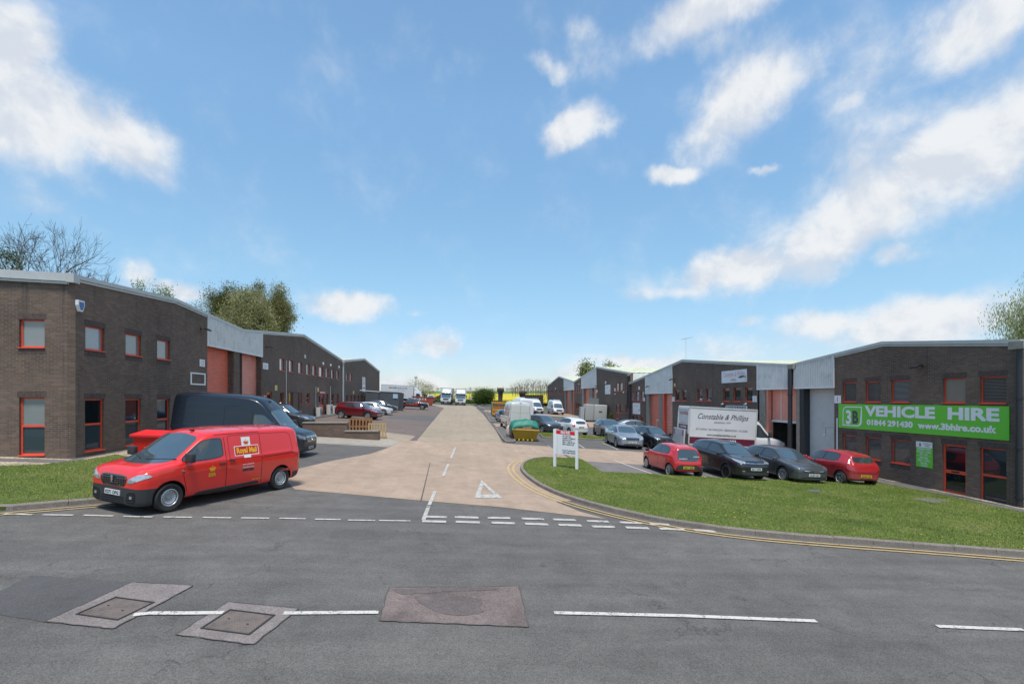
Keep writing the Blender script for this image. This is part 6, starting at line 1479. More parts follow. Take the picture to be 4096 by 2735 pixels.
    mb.prism([(y + p.y, z + p.z) for y, z in P], p.x - .01, p.x + .01, 'X'); mb.build('badge', M_chrome, root)
    mb = MB(); x = L / 2 - .37 * L; mb.tube((x, .15, H * .96), (x - .1, .15, H * 1.13), .009, .006, 6); mb.cbox((x + .02, .15, H * .972), (.11, .05, .03)); mb.build('aerial', M_black, root)
    for k, t in enumerate((.47, .60, .73, .86)):
        mb = MB(); P = [wrap_pt(bvh, 'T', X(t), y, .006)[0] for y in (-.6, -.3, 0, .3, .6)]; Q = [wrap_pt(bvh, 'T', X(t) - .05, y, .006)[0] for y in (-.6, -.3, 0, .3, .6)]
        for i in range(4): mb.quad(P[i], P[i + 1], Q[i + 1], Q[i])
        mb.build('roof_rib', P_red, root)
    for s in (1, -1):
        mb = MB(); a = wrap_pt(bvh, 'F', s * .1, H * .62, .02)[0]; b = wrap_pt(bvh, 'F', s * .75, H * .635, .02)[0]; mb.tube(a, b, .011, n=6); mb.build('wiper', M_black, root)
SP = dict(MIDVAN, top=[(0, .42), (.006, .49), (.018, .54), (.045, .575), (.10, .605), (.155, .63), (.19, .65), (.335, .93), (.37, .968), (.42, .985), (.55, 1.0), (.92, .99), (.978, .98), (.994, .94), (1, .86)],
  belt=[(0, .39), (.006, .45), (.018, .49), (.045, .52), (.10, .545), (.19, .58), (.4, .60), (.9, .61), (.99, .60), (1, .58)], wt=[(0, .60), (.018, .70), (.045, .75), (.10, .785), (.19, .83), (.335, .75), (.40, .77), (.5, .79), (.92, .79), (.975, .78), (1, .74)],
  wbd=[(0, .76), (.012, .86), (.035, .94), (.075, .985), (.16, 1), (.96, 1), (.99, .975), (1, .93)], head=[(.50, .385), (.52, .43), (.78, .495), (.93, .50), (.96, .465), (.82, .42), (.62, .385)], grille=[(-.44, .37), (-.36, .335), (.36, .335), (.44, .37), (.48, .455), (.3, .475), (-.3, .475), (-.48, .455)], sidew=[[(.205, .605), (.225, .665), (.26, .725), (.315, .83), (.35, .865), (.39, .875), (.425, .875), (.437, .855), (.437, .66), (.425, .635), (.36, .61)]], L=4.68, H=1.86, fo=.67, cutz=(.325, .10), cutx=(.40,), mz=.63, mx=.222, msize=(.12, .24, .22), seams=[], pf=.255)
van = make_car('delivery_van', SP, P_red, 'bright red mail van pulling out over the broken white line', 'van', plates=('KS71 DFG', None), lowm=(T_trim, lambda c, s: (c.z < s['H'] * .325 and c.x > s['L'] / 2 - .40) or c.z < s['H'] * .10), extras=mail, mirrorm=T_trim, handles=False, doors=False)
place2(van, 'l', G(R8(830, 1032)), G(R8(1990, 798)), SP)
# ---- vehicles parked on the left
def sprinter_face(chrome=True, star=True):
    def f(root, bvh, sp):
        L, W, H = sp['L'], sp['W'], sp['H']
        for k in range(3): ribbon('grille_bar', bvh, 'F', [(-W * .25, H * (.272 + k * .032)), (W * .25, H * (.272 + k * .032))], .028, .022, M_chrome if chrome else T_trim, root)
        p, n = wrap_pt(bvh, 'F', 0, H * .305, .045); mb = MB(); mb.lathe([(.085, -.008), (.10, -.008), (.10, .008), (.085, .008), (.085, -.008)], 24, axis='X', c=p)
        for i in range(3): t = math.pi / 2 + i * 2.094; mb.add([(p.x, p.y + .02 * math.cos(t + 1.57), p.z + .02 * math.sin(t + 1.57)), (p.x, p.y + .09 * math.cos(t), p.z + .09 * math.sin(t)), (p.x, p.y - .02 * math.cos(t + 1.57), p.z - .02 * math.sin(t + 1.57))], [(0, 1, 2)])
        mb.build('badge', M_chrome, root)
        for side in 'LR':
            for P in ([(.195, .43), (.185, .3), (.2, .13), (.385, .12), (.395, .2), (.395, .74)], [(.395, .2), (.40, .12), (.60, .12), (.605, .80), (.395, .80)]): ribbon('door_seam', bvh, side, scaleP(sp, P, side), .014, .003, T_arch, root)
            for P in ([(.41, .48), (.59, .475), (.59, .70), (.41, .70)], [(.62, .475), (.96, .47), (.975, .49), (.965, .69), (.95, .71), (.62, .70)]): ribbon('pressed_line', bvh, side, scaleP(sp, P, side), .02, .003, root.get('x') or P_line, root, closed=True)
            ribbon('roof_seam', bvh, side, scaleP(sp, [(.33, .79), (.6, .815), (.97, .82)], side), .02, .004, P_line, root)
            ribbon('side_rail', bvh, side, scaleP(sp, [(.2, .385), (.6, .39), (.985, .39)], side), .05, .006, P_line, root)
            for hx in (.37, .42): patch('door_handle', bvh, side, scaleP(sp, [(hx - .02, .405), (hx + .02, .405), (hx + .02, .42), (hx - .02, .42)], side), .03, T_trim, root, rnd=0)
        mb = MB(); x = L / 2 - .345 * L; mb.tube((x, 0, H * .885), (x - .06, 0, H * .96), .008, n=5); mb.cbox((x + .03, 0, H * .892), (.16, .06, .05)); mb.build('aerial', M_black, root)
        for s in (1, -1):
            mb = MB(); a = wrap_pt(bvh, 'F', s * .05, H * .478, .02)[0]; b = wrap_pt(bvh, 'F', s * .7, H * .49, .02)[0]; mb.tube(a, b, .011, n=6); mb.build('wiper', M_black, root)
    return f
P_line = paint('slate_line_paint', (.012, .014, .018), .3, 0)
SPR = dict(BIGVAN, cutz=(.17, .10, .19, .12), cutx=(.3, .35), mx=.215, mz=.47, msize=(.16, .24, .34), seams=[], pf=.155)
LONG = dict(SPR, L=5.95, wb=3.67)
spr = make_car('panel_van', LONG, P_navy, 'dark slate blue high roofed panel van parked behind the red van', 'van', plates=('WK69 DZC', None), extras=sprinter_face(), mirrorm=T_trim, doors=False, lamps=T_lampd, lowm=(T_trim, lambda c, s: c.z < s['H'] * .17 and c.x > s['L'] / 2 - .3 or c.z < s['H'] * .1))
place(spr, 'fl', G(D7(2060, 1133)), R(-5), LONG, .94)
def simple(root, bvh, sp): pass
j = dict(SUV, L=4.13, W=1.77, H=1.57, wb=2.53, fo=.84, r=.345, sidew=[[(.285, .675), (.325, .745), (.41, .885), (.455, .905), (.545, .915), (.545, .69)], [(.56, .693), (.56, .915), (.66, .90), (.76, .87), (.83, .83), (.70, .715)]])
def juke(root, bvh, sp):
    for s in (1, -1): patch('fog_lamp', bvh, 'F', [(s * sp['W'] / 2 * (y), sp['H'] * z) for y, z in ((.45, .24), (.62, .24), (.62, .33), (.45, .33))], .012, T_lamp, root)
c = make_car('parked_car', j, P_maroon, 'maroon compact crossover parked nose out near the brick wall', group='cars parked along the left row', wheelstyle='twin', extras=juke, plates=('LD13 KXB', None)); fit(c, 'fr', G(D1(1890, 652)), D1(1352, 608)[0], j, 1.05, -40, 30)
lj = c.rotation_euler
s1 = dict(HATCH, L=4.26, W=1.8, H=1.44, wb=2.63, fo=.86, r=.325)
c = make_car('parked_car', s1, P_white, 'white hatchback parked behind the maroon crossover', group='cars parked along the left row', wheelstyle='alloy', plates=('YR14 OLH', None), mirrorm=P_white); place(c, 'fr', G(D2(172, 912)), R(-3), s1, .98)
s2_ = dict(HATCH, L=4.04, W=1.74, H=1.46, wb=2.49, fo=.83)
c = make_car('parked_car', s2_, P_dgrey, 'dark grey hatchback parked beyond the white hatchback', group='cars parked along the left row', plates=('', None)); place(c, 'fr', G(D2(300, 850)), R(-3), s2_)
s3 = dict(ESTATE, H=1.6, L=4.6, fo=.85)
c = make_car('parked_car', s3, P_dgrey, 'dark tall estate car parked nose in against the left row', group='cars parked along the left row', plates=(None, '')); place(c, 'rl', G(D2(330, 800)), R(177), s3)
def ute(root, bvh, sp):
    L, H, W = sp['L'], sp['H'], sp['W']
    for side in 'LR':
        patch('red_stripe', bvh, side, scaleP(sp, [(.28, .36), (.70, .36), (.70, .41), (.28, .41)], side), .004, M_redp, root, rnd=0, skirt=0); patch('red_badge', bvh, side, scaleP(sp, [(.30, .45), (.38, .45), (.38, .60), (.30, .60)], side), .004, M_redp, root, rnd=0, skirt=0)
        wraptext('lettering', bvh, side, 'Thame Office 215253', .12, L / 2 - .52 * L, H * .46, .006, M_wv, root, width=1.3, bold=.001)
c = make_car('pickup_truck', PICKUP, P_black, 'black double cab pickup with a red stripe beside the grey container', 'pickup', extras=ute, wheelstyle='alloy', plates=('', None)); place(c, 'fr', G(D2(960, 803)), R(-2), PICKUP, 1.0)
sv = dict(MIDVAN, L=4.4, W=1.83, H=1.82, wb=2.7, mx=.25)
c = make_car('parked_van', sv, P_white, 'small white van facing the road beyond the red skip', 'van', lowm=(T_trim, bumper_low(.4, .3)), plates=('', None), mirrorm=T_trim); place(c, 'fl', G(D2(1212, 668)), R(-85), sv, 1.05)
# the dark vehicle tail showing behind the big van
c = make_car('parked_car', dict(SUV, L=4.2, H=1.75, r=.34), P_dgrey, 'dark grey boxy vehicle half hidden behind the slate blue van', plates=(None, None)); p = G(D1(560, 900)); c.location = (p.x - 1.9, p.y + 1.6, g(p.x - 1.9, p.y + 1.6)); c.rotation_euler = (0, 0, R(-6)); tilt(c)
# ---- vehicles parked on the right
ct = {}
def aygo(root, bvh, sp):
    W, H = sp['W'], sp['H']
    patch('tailgate_glass', bvh, 'B', scaleP(sp, [(-.66, .52), (.66, .52), (.60, .88), (-.60, .88)], 'F'), .007, T_glass, root)
    patch('bumper_panel', bvh, 'B', scaleP(sp, [(-.88, .20), (.88, .20), (.62, .40), (-.62, .40)], 'F'), .008, T_trim, root)
    wraptext('lettering', bvh, 'B', 'Courtesy Car', .09, .25, H * .57, .012, M_wv, root, width=.42); wraptext('lettering', bvh, 'B', 'INGRAMS', .07, -.38, H * .64, .012, M_wv, root, width=.3)
    p, n = wrap_pt(bvh, 'B', 0, H * .59, .02); mb = MB(); mb.lathe([(.05, -.004), (.062, -.004), (.062, .006), (.05, .006), (.05, -.004)], 20, axis='X', c=p); mb.build('badge', M_chrome, root)
ay = dict(HATCH, L=3.46, W=1.615, H=1.46, wb=2.34, fo=.72, r=.285, rear=None, tail=[(.66, .52), (.62, .74), (.66, .82), (.78, .80), (.87, .60), (.84, .50)], pb=.32,
  top=[(0, .42), (.012, .50), (.05, .58), (.13, .64), (.235, .69), (.27, .72), (.42, .95), (.48, .98), (.6, 1.0), (.78, .985), (.92, .94), (.945, .90), (.975, .68), (.988, .56), (1, .42)])
c = make_car('parked_car', ay, P_cherry, 'small bright red hatchback with its tail to the grass verge', group='cars parked facing the grass verge', wheelstyle='cap', plates=(None, 'KM17 BZB'), extras=aygo, mirrorm=T_gloss)
fit(c, 'rl', G(R4(462, 1445)), R4(232, 1378)[0], ay, .95, 60, 170)
hr = dict(SUV, L=4.29, W=1.77, H=1.605, wb=2.61, fo=.88, r=.335, sidew=[[(.29, .675), (.33, .74), (.43, .885), (.475, .91), (.57, .915), (.57, .695)], [(.585, .70), (.585, .915), (.70, .90), (.78, .865), (.84, .80), (.76, .735)]],
  head=[(.50, .50), (.52, .545), (.86, .60), (.90, .55), (.80, .50)], grille=[(-.48, .46), (.48, .46), (.52, .52), (-.52, .52)], low=[(-.7, .2), (.7, .2), (.74, .27), (-.74, .27)], pf=.36)
def honda(root, bvh, sp):
    W, H = sp['W'], sp['H']; ribbon('chrome_strip', bvh, 'F', [(-W * .26, H * .505), (0, H * .50), (W * .26, H * .505)], .02, .02, M_chrome, root)
    p, n = wrap_pt(bvh, 'F', 0, H * .49, .03); mb = MB()
    for y in (-.035, .035): mb.cbox((p.x, y, p.z), (.012, .018, .11))
    mb.cbox((p.x, 0, p.z), (.012, .06, .018)); mb.build('badge', M_chrome, root)
    for s in (1, -1): patch('fog_lamp', bvh, 'F', [(s * W / 2 * (y), H * z) for y, z in ((.60, .285), (.72, .285), (.72, .315), (.60, .315))], .014, T_lamp, root)
dirb = G(R4(330, 1440)) - G(R4(0, 1320)); BAY = math.atan2(dirb.y, dirb.x); print('bay dir', math.degrees(BAY))
c = make_car('parked_car', hr, P_black, 'glossy black crossover facing the verge between red and grey cars', group='cars parked facing the grass verge', wheelstyle='blackalloy', plates=('RF17 DPK', None), extras=honda); place(c, 'fr', G(R4(1062, 1472)), BAY, hr, .98); HRV = c
co = dict(HATCH, L=4.06, W=1.765, H=1.435, wb=2.54, fo=.85, r=.325, grille=[(-.55, .38), (.55, .38), (.58, .44), (-.58, .44)], head=[(.50, .46), (.52, .50), (.86, .56), (.90, .52), (.80, .47)], low=[(-.7, .16), (.7, .16), (.62, .25), (-.62, .25)], pf=.30)
def corsa(root, bvh, sp):
    W, H = sp['W'], sp['H']; ribbon('chrome_strip', bvh, 'F', [(-W * .27, H * .42), (0, H * .405), (W * .27, H * .42)], .018, .018, M_chrome, root)
    p, n = wrap_pt(bvh, 'F', 0, H * .415, .03); mb = MB(); mb.lathe([(.05, -.006), (.065, -.006), (.065, .006), (.05, .006), (.05, -.006)], 20, axis='X', c=p); mb.cbox((p.x, 0, p.z), (.008, .09, .015)); mb.build('badge', M_chrome, root)
c = make_car('parked_car', co, P_gun, 'gunmetal grey hatchback facing the verge beside the red hatchback', group='cars parked facing the grass verge', wheelstyle='twin', plates=('DL20 CZV', None), extras=corsa, lamps=T_lampd); place(c, 'fr', G(R4(1652, 1500)), BAY - R(1), co, 1.0)
sw = dict(HATCH, L=3.7, W=1.69, H=1.5, wb=2.39, fo=.76, r=.30, tail=[(.70, .46), (.68, .60), (.72, .66), (.90, .66), (.93, .52), (.86, .46)], pb=.31, sidew=[[(.29, .655), (.33, .725), (.40, .87), (.44, .90), (.555, .915), (.555, .665)], [(.57, .667), (.57, .915), (.70, .91), (.78, .89), (.80, .70)]])
c = make_car('parked_car', sw, P_dred, 'dusty red hatchback parked tail out by the green signed unit', group='cars parked facing the grass verge', wheelstyle='alloy', plates=(None, 'DU55 KXP')); 
place(c, 'rl', G(R4(2250, 1530)), BAY + math.pi - R(3), sw, .98)
oc = dict(SALOON)
def skoda(root, bvh, sp):
    W, H = sp['W'], sp['H']; P = scaleP(sp, [(-.46, .41), (.46, .41), (.52, .505), (-.52, .505)], 'F'); ribbon('grille_frame', bvh, 'F', P, .02, .016, M_chrome, root, closed=True)
    mb = MB(); p, n = wrap_pt(bvh, 'F', -.20, H * .30, .03)
oc.update(grille=[(-.46, .41), (.46, .41), (.52, .505), (-.52, .505)], low=[(-.72, .17), (.72, .17), (.74, .235), (-.74, .235)], head=[(.58, .45), (.56, .525), (.84, .545), (.90, .50), (.88, .45)], pf=.31)
c = make_car('parked_car', oc, P_silver, 'silver saloon facing the junction in front of the kerbed island', group='cars parked in the middle of the yard', wheelstyle='alloy', plates=('FT62 WHA', None), extras=skoda); fit(c, 'fr', G(R3(1478, 1143)), R3(1380, 1095)[0], oc, 1.0, -120, -30)
OCT = c
ki = dict(HATCH, L=4.05, W=1.72, H=1.45, wb=2.57, fo=.8, r=.31)
c = make_car('parked_car', ki, P_black, 'black hatchback facing the junction beside the silver saloon', group='cars parked in the middle of the yard', wheelstyle='blackalloy', plates=('', None), extras=corsa); place(c, 'fr', G(R4(262, 1152)), BAY + R(2), ki, 1.0)
mg = dict(HATCH, L=4.3, W=1.81, H=1.5, wb=2.66, fo=.86, r=.33)
c = make_car('parked_car', mg, P_gun, 'dark grey hatchback half hidden behind the silver saloon', group='cars parked in the middle of the yard', wheelstyle='blackalloy', plates=('', None)); fit(c, 'fr', G(R3(1332, 1038)), R3(1248, 1030)[0], mg, 1.0, -100, 0)
fi = dict(HATCH, L=3.95, W=1.72, H=1.48, wb=2.49, fo=.8, r=.30, tail=[(.70, .50), (.66, .64), (.70, .74), (.88, .62), (.90, .54), (.84, .49)], rear=[(-.56, .66), (.56, .66), (.5, .80), (0, .82), (-.5, .80)], pb=.48)
c = make_car('parked_car', fi, P_white, 'white hatchback with a yellow rear plate behind the estate sign', group='cars parked in the middle of the yard', plates=(None, 'BD61 WYA')); place(c, 'rl', G(R3(985, 1015)), R(108), fi, 1.0)
asr = dict(HATCH, L=4.37, W=1.81, H=1.485, wb=2.66, fo=.9, r=.325)
c = make_car('parked_car', asr, P_dgrey, 'dark grey hatchback facing the road beside the yellow skip', group='cars parked in the middle of the yard', plates=('SB16 KTE', None), extras=corsa); place(c, 'fr', G(R3(705, 992)), R(-68), asr, 1.0)
sb = dict(SALOON, L=4.6)
c = make_car('parked_car', sb, P_silver, 'pale silver saloon seen behind the silver saloon in front', group='cars parked in the middle of the yard'); place(c, 'rr', G(D4(1000, 1330)), R(0), sb, 1.0)
bm_ = dict(SALOON, L=4.45, H=1.42, grille=[(-.25, .41), (.25, .41), (.25, .50), (-.25, .50)])
c = make_car('parked_car', bm_, P_blue, 'bright blue saloon facing the road in front of the orange container', group='cars parked in the middle of the yard', plates=('', None)); place(c, 'fr', G(D3(628, 988)), R(-80), bm_, 1.0)
def ducato(root, bvh, sp):
    W, H, L = sp['W'], sp['H'], sp['L']
    ribbon('door_seam', bvh, 'B', [(0, H * .2), (0, H * .93)], .016, .004, T_trim, root); ribbon('door_seam', bvh, 'B', [(-W * .40, H * .2), (-W * .42, H * .6), (-W * .37, H * .93), (W * .37, H * .93), (W * .42, H * .6), (W * .40, H * .2)], .014, .004, T_trim, root)
    ribbon('pressed_line', bvh, 'B', [(-W * .42, H * .62), (W * .42, H * .62)], .02, .004, M_greyp, root); ribbon('pressed_line', bvh, 'B', [(-W * .42, H * .33), (W * .42, H * .33)], .02, .004, M_greyp, root)
    patch('brake_light', bvh, 'B', [(-.12, H * .945), (.12, H * .945), (.12, H * .96), (-.12, H * .96)], .012, T_tail, root)
    for side in 'LR':
        ribbon('pressed_line', bvh, side, scaleP(sp, [(.41, .46), (.98, .46)], side), .05, .006, M_greyp, root)
        for P in ([(.41, .48), (.59, .475), (.59, .72), (.41, .72)], [(.62, .475), (.96, .47), (.96, .72), (.62, .72)]): ribbon('pressed_line', bvh, side, scaleP(sp, P, side), .02, .003, M_greyp, root, closed=True)
        ribbon('rub_strip', bvh, side, scaleP(sp, [(.30, .2), (.62, .2)], side), .1, .01, T_trim, root)
du = dict(BIGVAN, L=5.99, W=2.05, H=2.55, tail=[(.90, .26), (.89, .46), (.99, .46), (.995, .26)], mx=.22, mz=.48, msize=(.16, .22, .34), seams=[], wt=[(0, .56), (.018, .68), (.04, .76), (.09, .80), (.17, .86), (.285, .81), (.34, .80), (.43, .82), (.5, .84), (.95, .84), (1, .80)])
c = make_car('panel_van', du, P_white2, 'dirty white high roofed van seen from behind at the yellow skip', 'van', extras=ducato, doors=False, mirrorm=T_trim); place(c, 'rl', G(D3(745, 1148)), R(93), du, 1.0)
P_line = M_greyp
def wsp(root, bvh, sp):
    sprinter_face(False)(root, bvh, sp)
    mb = MB(); L, H = sp['L'], sp['H']; mb.box((L / 2 - .42 * L - .12, -.6, H * .985), (L / 2 - .42 * L + .12, .6, H * 1.02)); mb.build('light_bar', M_white, root)
ws = dict(SPR, L=5.9, H=2.6)
c0 = make_car('panel_van', ws, P_white, 'white panel van nearest the red door of the farthest right unit', 'van', 'white panel vans at the far right', plates=('', None), extras=wsp, doors=False, mirrorm=T_trim, lowm=(T_trim, lambda c, s: c.z < s['H'] * .19 and c.x > s['L'] / 2 - .35 or c.z < s['H'] * .12))
fit(c0, 'fr', G(D3(1832, 798)), D3(1725, 786)[0], ws, .97, -100, 0)
k0 = c0.scale[0]
c1_ = copy_tree(c0); c1_['label'] = 'white panel van facing the road just right of the nearer white van'; place(c1_, 'fl', G(D3(1575, 778)), R(-78), ws, .97)
c2_ = copy_tree(c0); c2_['label'] = 'white panel van mostly hidden behind the dirty white van'; place(c2_, 'rl', G(D3(965, 900)), R(97), ws, 1.05)
# ---------------------------------------------------------------- lorries, skips and yard things
def slope_rz(o, p, rz, k=1, lift=.0): o.location = (p.x, p.y, g(p.x, p.y) + lift); o.rotation_euler = (0, 0, rz); o.scale = (k,) * 3; return tilt(o)
def lorry(p, rz, BL, label, txt=None, grp=None, k=1.0):
    o = empty('box_lorry', (0, 0, 0), 0, label, 'lorry', grp); cl = 1.75; W = 2.3; H = 2.72
    bm = MB(); P = [(0, .45), (-.02, 1.0), (-.06, 1.55), (-.26, 2.45), (-.45, H), (-cl, H), (-cl, .9), (-1.05, .9), (-1.0, .95), (-.85, 1.2), (-.35, .95), (-.3, .45)]
    P = [(0, .45), (-.02, 1.0), (-.06, 1.55), (-.24, 2.45), (-.42, H), (-cl, H), (-cl, .75), (-cl + .1, .6), (-.35, .6), (-.3, .45)]
    cab = MB(); cab.prism(P, -W / 2, W / 2, 'Y'); cab.build('cab', M_wcab, o, bevel=.07, smooth=50)
    m = MB(); m.quad((-.058, -1.0, 1.5), (-.058, 1.0, 1.5), (-.215, .97, 2.38), (-.215, -.97, 2.38)); m.xf(Matrix.Translation((.03, 0, 0))).build('windscreen', T_screen, o)
    m = MB(); m.box((-.40, -1.1, 2.38), (.07, 1.1, 2.62)); m.build('sun_visor', T_trim, o, bevel=.05)
    m = MB(); m.box((-.06, -.62, 1.02), (.015, .62, 1.34)); m.build('grille', T_trim, o, bevel=.02)
    m = MB(); m.box((-.35, -1.17, .30), (.06, 1.17, .72)); bp = m.build('bumper', T_trim, o, bevel=.05)
    for s in (1, -1):
        m = MB(); m.cbox((.06, s * .88, .58), (.03, .32, .13)); m.build('headlight', T_lamp, bp); m = MB(); m.box((-.02, s * 1.15 - .015, 1.62), (-.02, s * 1.15 + .015, 1.62)) if 0 else None
        m = MB(); m.add([(-.38, s * 1.156, 1.45), (-1.3, s * 1.156, 1.5), (-1.3, s * 1.156, 2.2), (-.6, s * 1.156, 2.2)], [(0, 1, 2, 3)]); m.build('side_window', T_glass, o)
        m = MB(); m.tube((-.1, s * 1.12, 2.3), (.1, s * 1.28, 2.3), .02, n=5); m.cbox((.1, s * 1.28, 2.0), (.09, .2, .5)); m.build('door_mirror', T_trim, o, bevel=.02)
        m = MB(); m.add([(-.3, s * 1.157, 1.2), (-.42, s * 1.157, 1.2), (-.42, s * 1.157, .98), (-.3, s * 1.157, .98)], [(0, 1, 2, 3)]); m.build('indicator', T_amber, o)
    m = MB(); m.add([(.03, -.42, 1.1), (.03, .42, 1.1), (.03, .42, 1.15), (.03, -.42, 1.15)], [(0, 1, 2, 3)]); m.build('badge', M_chrome, o)
    m = MB(); m.prism([(-.75, H - .05), (-cl - .05, H + .8), (-cl - .05, H - .05)], -.95, .95, 'Y'); m.build('wind_deflector', M_wcab, o, bevel=.06, smooth=50)
    m = MB(); m.box((-cl - .1 - BL, -1.25, 1.05), (-cl - .1, 1.25, 3.72)); bx_ = m.build('box', M_wbox, o, bevel=.03)
    m = MB()
    for a, b in (((-cl - .1, -1.26, 1.05), (-cl - .14, -1.23, 3.73)), ((-cl - .06 - BL, -1.26, 1.05), (-cl - .1 - BL, -1.23, 3.73)), ((-cl - .1 - BL, -1.262, 3.68), (-cl - .1, -1.24, 3.74)), ((-cl - .1, -1.25, 3.66), (-cl - .085, 1.25, 3.75))): m.box([min(a[i], b[i]) for i in range(3)], [max(a[i], b[i]) for i in range(3)])
    m.build('corner_trim', M_fascia, bx_)
    m = MB(); m.box((-cl - BL, -.45, .6), (-.4, .45, 1.05)); m.build('chassis', T_arch, o)
    for x in (-1.2, -cl - BL + 1.6): wheels(o, (x,), 1.12, .46, 'lorry', .26)
    plate(o, BVHTree.FromPolygons([(.07, -1, .2), (.07, 1, .2), (.07, 1, .8), (.07, -1, .8)], [(0, 1, 2, 3)]), 'F', 0, .5, '', T_plw)
    m = MB(); m.box((-.8, -.35, H), (-.6, .35, H + .07)); m.build('roof_hatch', T_trim, o)
    if txt:
        M = frameM((-cl - .1 - BL / 2, -1.256, 0), (1, 0, 0), (0, 0, 1))
        lettering('lettering', [(txt, .42, .2, 3.0, dict(width=BL * .56, bold=.01)), ('MAURER GROUP', .16, .9, 2.6, dict(width=1.6)), ('www.maurer.ltd.uk', .2, .9, 1.6, dict(width=1.8))], M, M_dkt, bx_)
    return slope_rz(o, p, rz, k)
M_wcab = mat('white_cab_paint', (.60, .61, .62), .3, coat=.6); M_wbox = mat('white_lorry_box', (.53, .545, .555), .4, var=.05, vscale=1, dirt=((.4, .39, .36), .3, 1.5))
lorry(G(D2(1440, 692)), R(-93), 6.2, 'white box lorry at the road end beside the small white van', None, 'white box lorries at the end of the road')
lorry(G(D2(1740, 712)), R(-90), 6.2, 'white box lorry at the road end beside the leafy bush', None, 'white box lorries at the end of the road')
q = AT(D2(975, 640), 103); lorry(Vector((q.x, q.y)), R(-3), 6.6, 'long white box lorry with dark lettering behind the grey container', 'MAURER (U.K.) LTD.')
# the firm's box van in front of the showroom
lu = dict(BIGVAN, L=6.2, W=2.0, H=2.3, wb=3.7, fo=.95, top=[(0, .32), (.006, .39), (.018, .45), (.04, .49), (.09, .52), (.145, .555), (.165, .58), (.27, .93), (.29, .975), (.32, 1.0), (.395, 1.0), (.402, .9), (.408, .33), (.42, .3), (1, .3)],
  belt=[(0, .3), (.006, .36), (.018, .41), (.04, .44), (.09, .47), (.17, .50), (.4, .53), (.408, .3), (1, .28)], sidew=[[(.20, .55), (.21, .61), (.25, .72), (.285, .85), (.305, .875), (.37, .875), (.377, .86), (.377, .58), (.36, .56), (.28, .54)]],
  screen=[(-.80, .565), (-.4, .553), (0, .55), (.4, .553), (.80, .565), (.72, .90), (0, .93), (-.72, .90)], head=[(.60, .36), (.60, .43), (.84, .50), (.92, .47), (.92, .36)], tail=[(.8, .2), (.8, .27), (.95, .27), (.95, .2)], mx=.20, mz=.58, msize=(.14, .2, .34), pf=.2, seams=[[(.19, .5), (.18, .35), (.2, .15), (.385, .14), (.393, .2), (.393, .9)]], hx=(.36,))
def luton(root, bvh, sp):
    m = MB(); m.box((-3.1, -1.05, .62), (1.02, 1.05, 2.93)); b = m.build('box', M_wbox, root, bevel=.03); M = frameM((-1.04, -1.054, 0), (1, 0, 0), (0, 0, 1))
    m = MB()
    for z0, z1 in ((.60, .66), (2.86, 2.95)): m.box((-3.11, -1.075, z0), (1.03, -1.045, z1))
    for x in (-3.11, .97): m.box((x, -1.075, .6), (x + .07, -1.05, 2.95))
    m.build('box_trim', M_fascia, b)
    m = MB(); m.quad(*[M @ Vector(p) for p in ((-2.0, .66, 0), (2.0, .66, 0), (2.0, 1.08, 0), (-2.0, 1.08, 0))]); m.build('maroon_band', M_maroon, b)
    M2 = M @ Matrix.Translation((0, 0, .004))
    lettering('lettering', [('Constable & Phillips', .46, -.05, 2.22, dict(shear=.4, width=3.1, bold=.003)), ('Established 1979', .16, -.05, 1.98, dict(shear=.4, width=1.0)), ('KITCHENS • BATHROOMS • BEDROOMS • STUDIES', .17, -.05, 1.52, dict(width=3.15)), ('www.constableandphillips.co.uk', .17, -.05, 1.2, dict(width=1.8, bold=.004))], M2, M_dkt, b)
    lettering('lettering', [('t. 01844 208003', .27, -.05, .80, dict(width=1.85, bold=.006))], M2, M_lett, b)
    N_ = frameM((-3.104, 0, 0), (0, -1, 0), (0, 0, 1)); m = MB(); m.quad(*[N_ @ Vector(p) for p in ((-.85, 1.5, 0), (.85, 1.5, 0), (.85, 1.78, 0), (-.85, 1.78, 0))]); m.build('maroon_band', M_maroon, b)
    m = MB(); m.box((-3.13, -1.0, .7), (-3.1, -.92, 2.85)); m.box((-3.13, .92, .7), (-3.1, 1.0, 2.85)); m.box((-3.13, -1.0, 2.75), (-3.1, 1.0, 2.85)); m.build('rear_frame', M_white, b)
    lettering('lettering', [('Constable & Phillips', .3, 0, 2.4, dict(shear=.4, width=1.5)), ('www.constableandphillips.co.uk', .1, 0, 1.86, dict(width=1.0))], N_ @ Matrix.Translation((0, 0, .004)), M_redp, b); lettering('lettering', [('t. 01844 208003', .16, 0, 1.58, dict(width=1.2, bold=.004))], N_ @ Matrix.Translation((0, 0, .004)), M_lett, b)
    m = MB(); m.box((-3.36, -1.0, .55), (-3.28, 1.0, 1.5)); t = m.build('tail_lift', M_fascia, root, bevel=.01)
    for s in (1, -1):
        m = MB(); m.box((-3.29, s * 1.08 - .04, .45), (-3.12, s * 1.08 + .04, 1.25)); m.build('lift_arm', T_trim, t); m = MB(); m.box((-3.375, s * .8 - .09, 1.1), (-3.362, s * .8 + .09, 1.45)); m.build('warning_board', T_tail, t)
c = make_car('box_van', lu, P_white, 'white box van with a maroon band parked below the showroom sign', 'van', extras=luton, mirrorm=T_trim, plates=('', None))
q = AT(R4(685, 1115), 31); f_ = R(-6); c.scale = (1.03,) * 3; c.location = (q.x + 3.15 * math.cos(f_) - 1.08 * math.sin(f_) * 1, q.y + 1.1, g(q.x + 3.1, q.y + 1.1)); c.rotation_euler = (0, 0, f_); tilt(c)
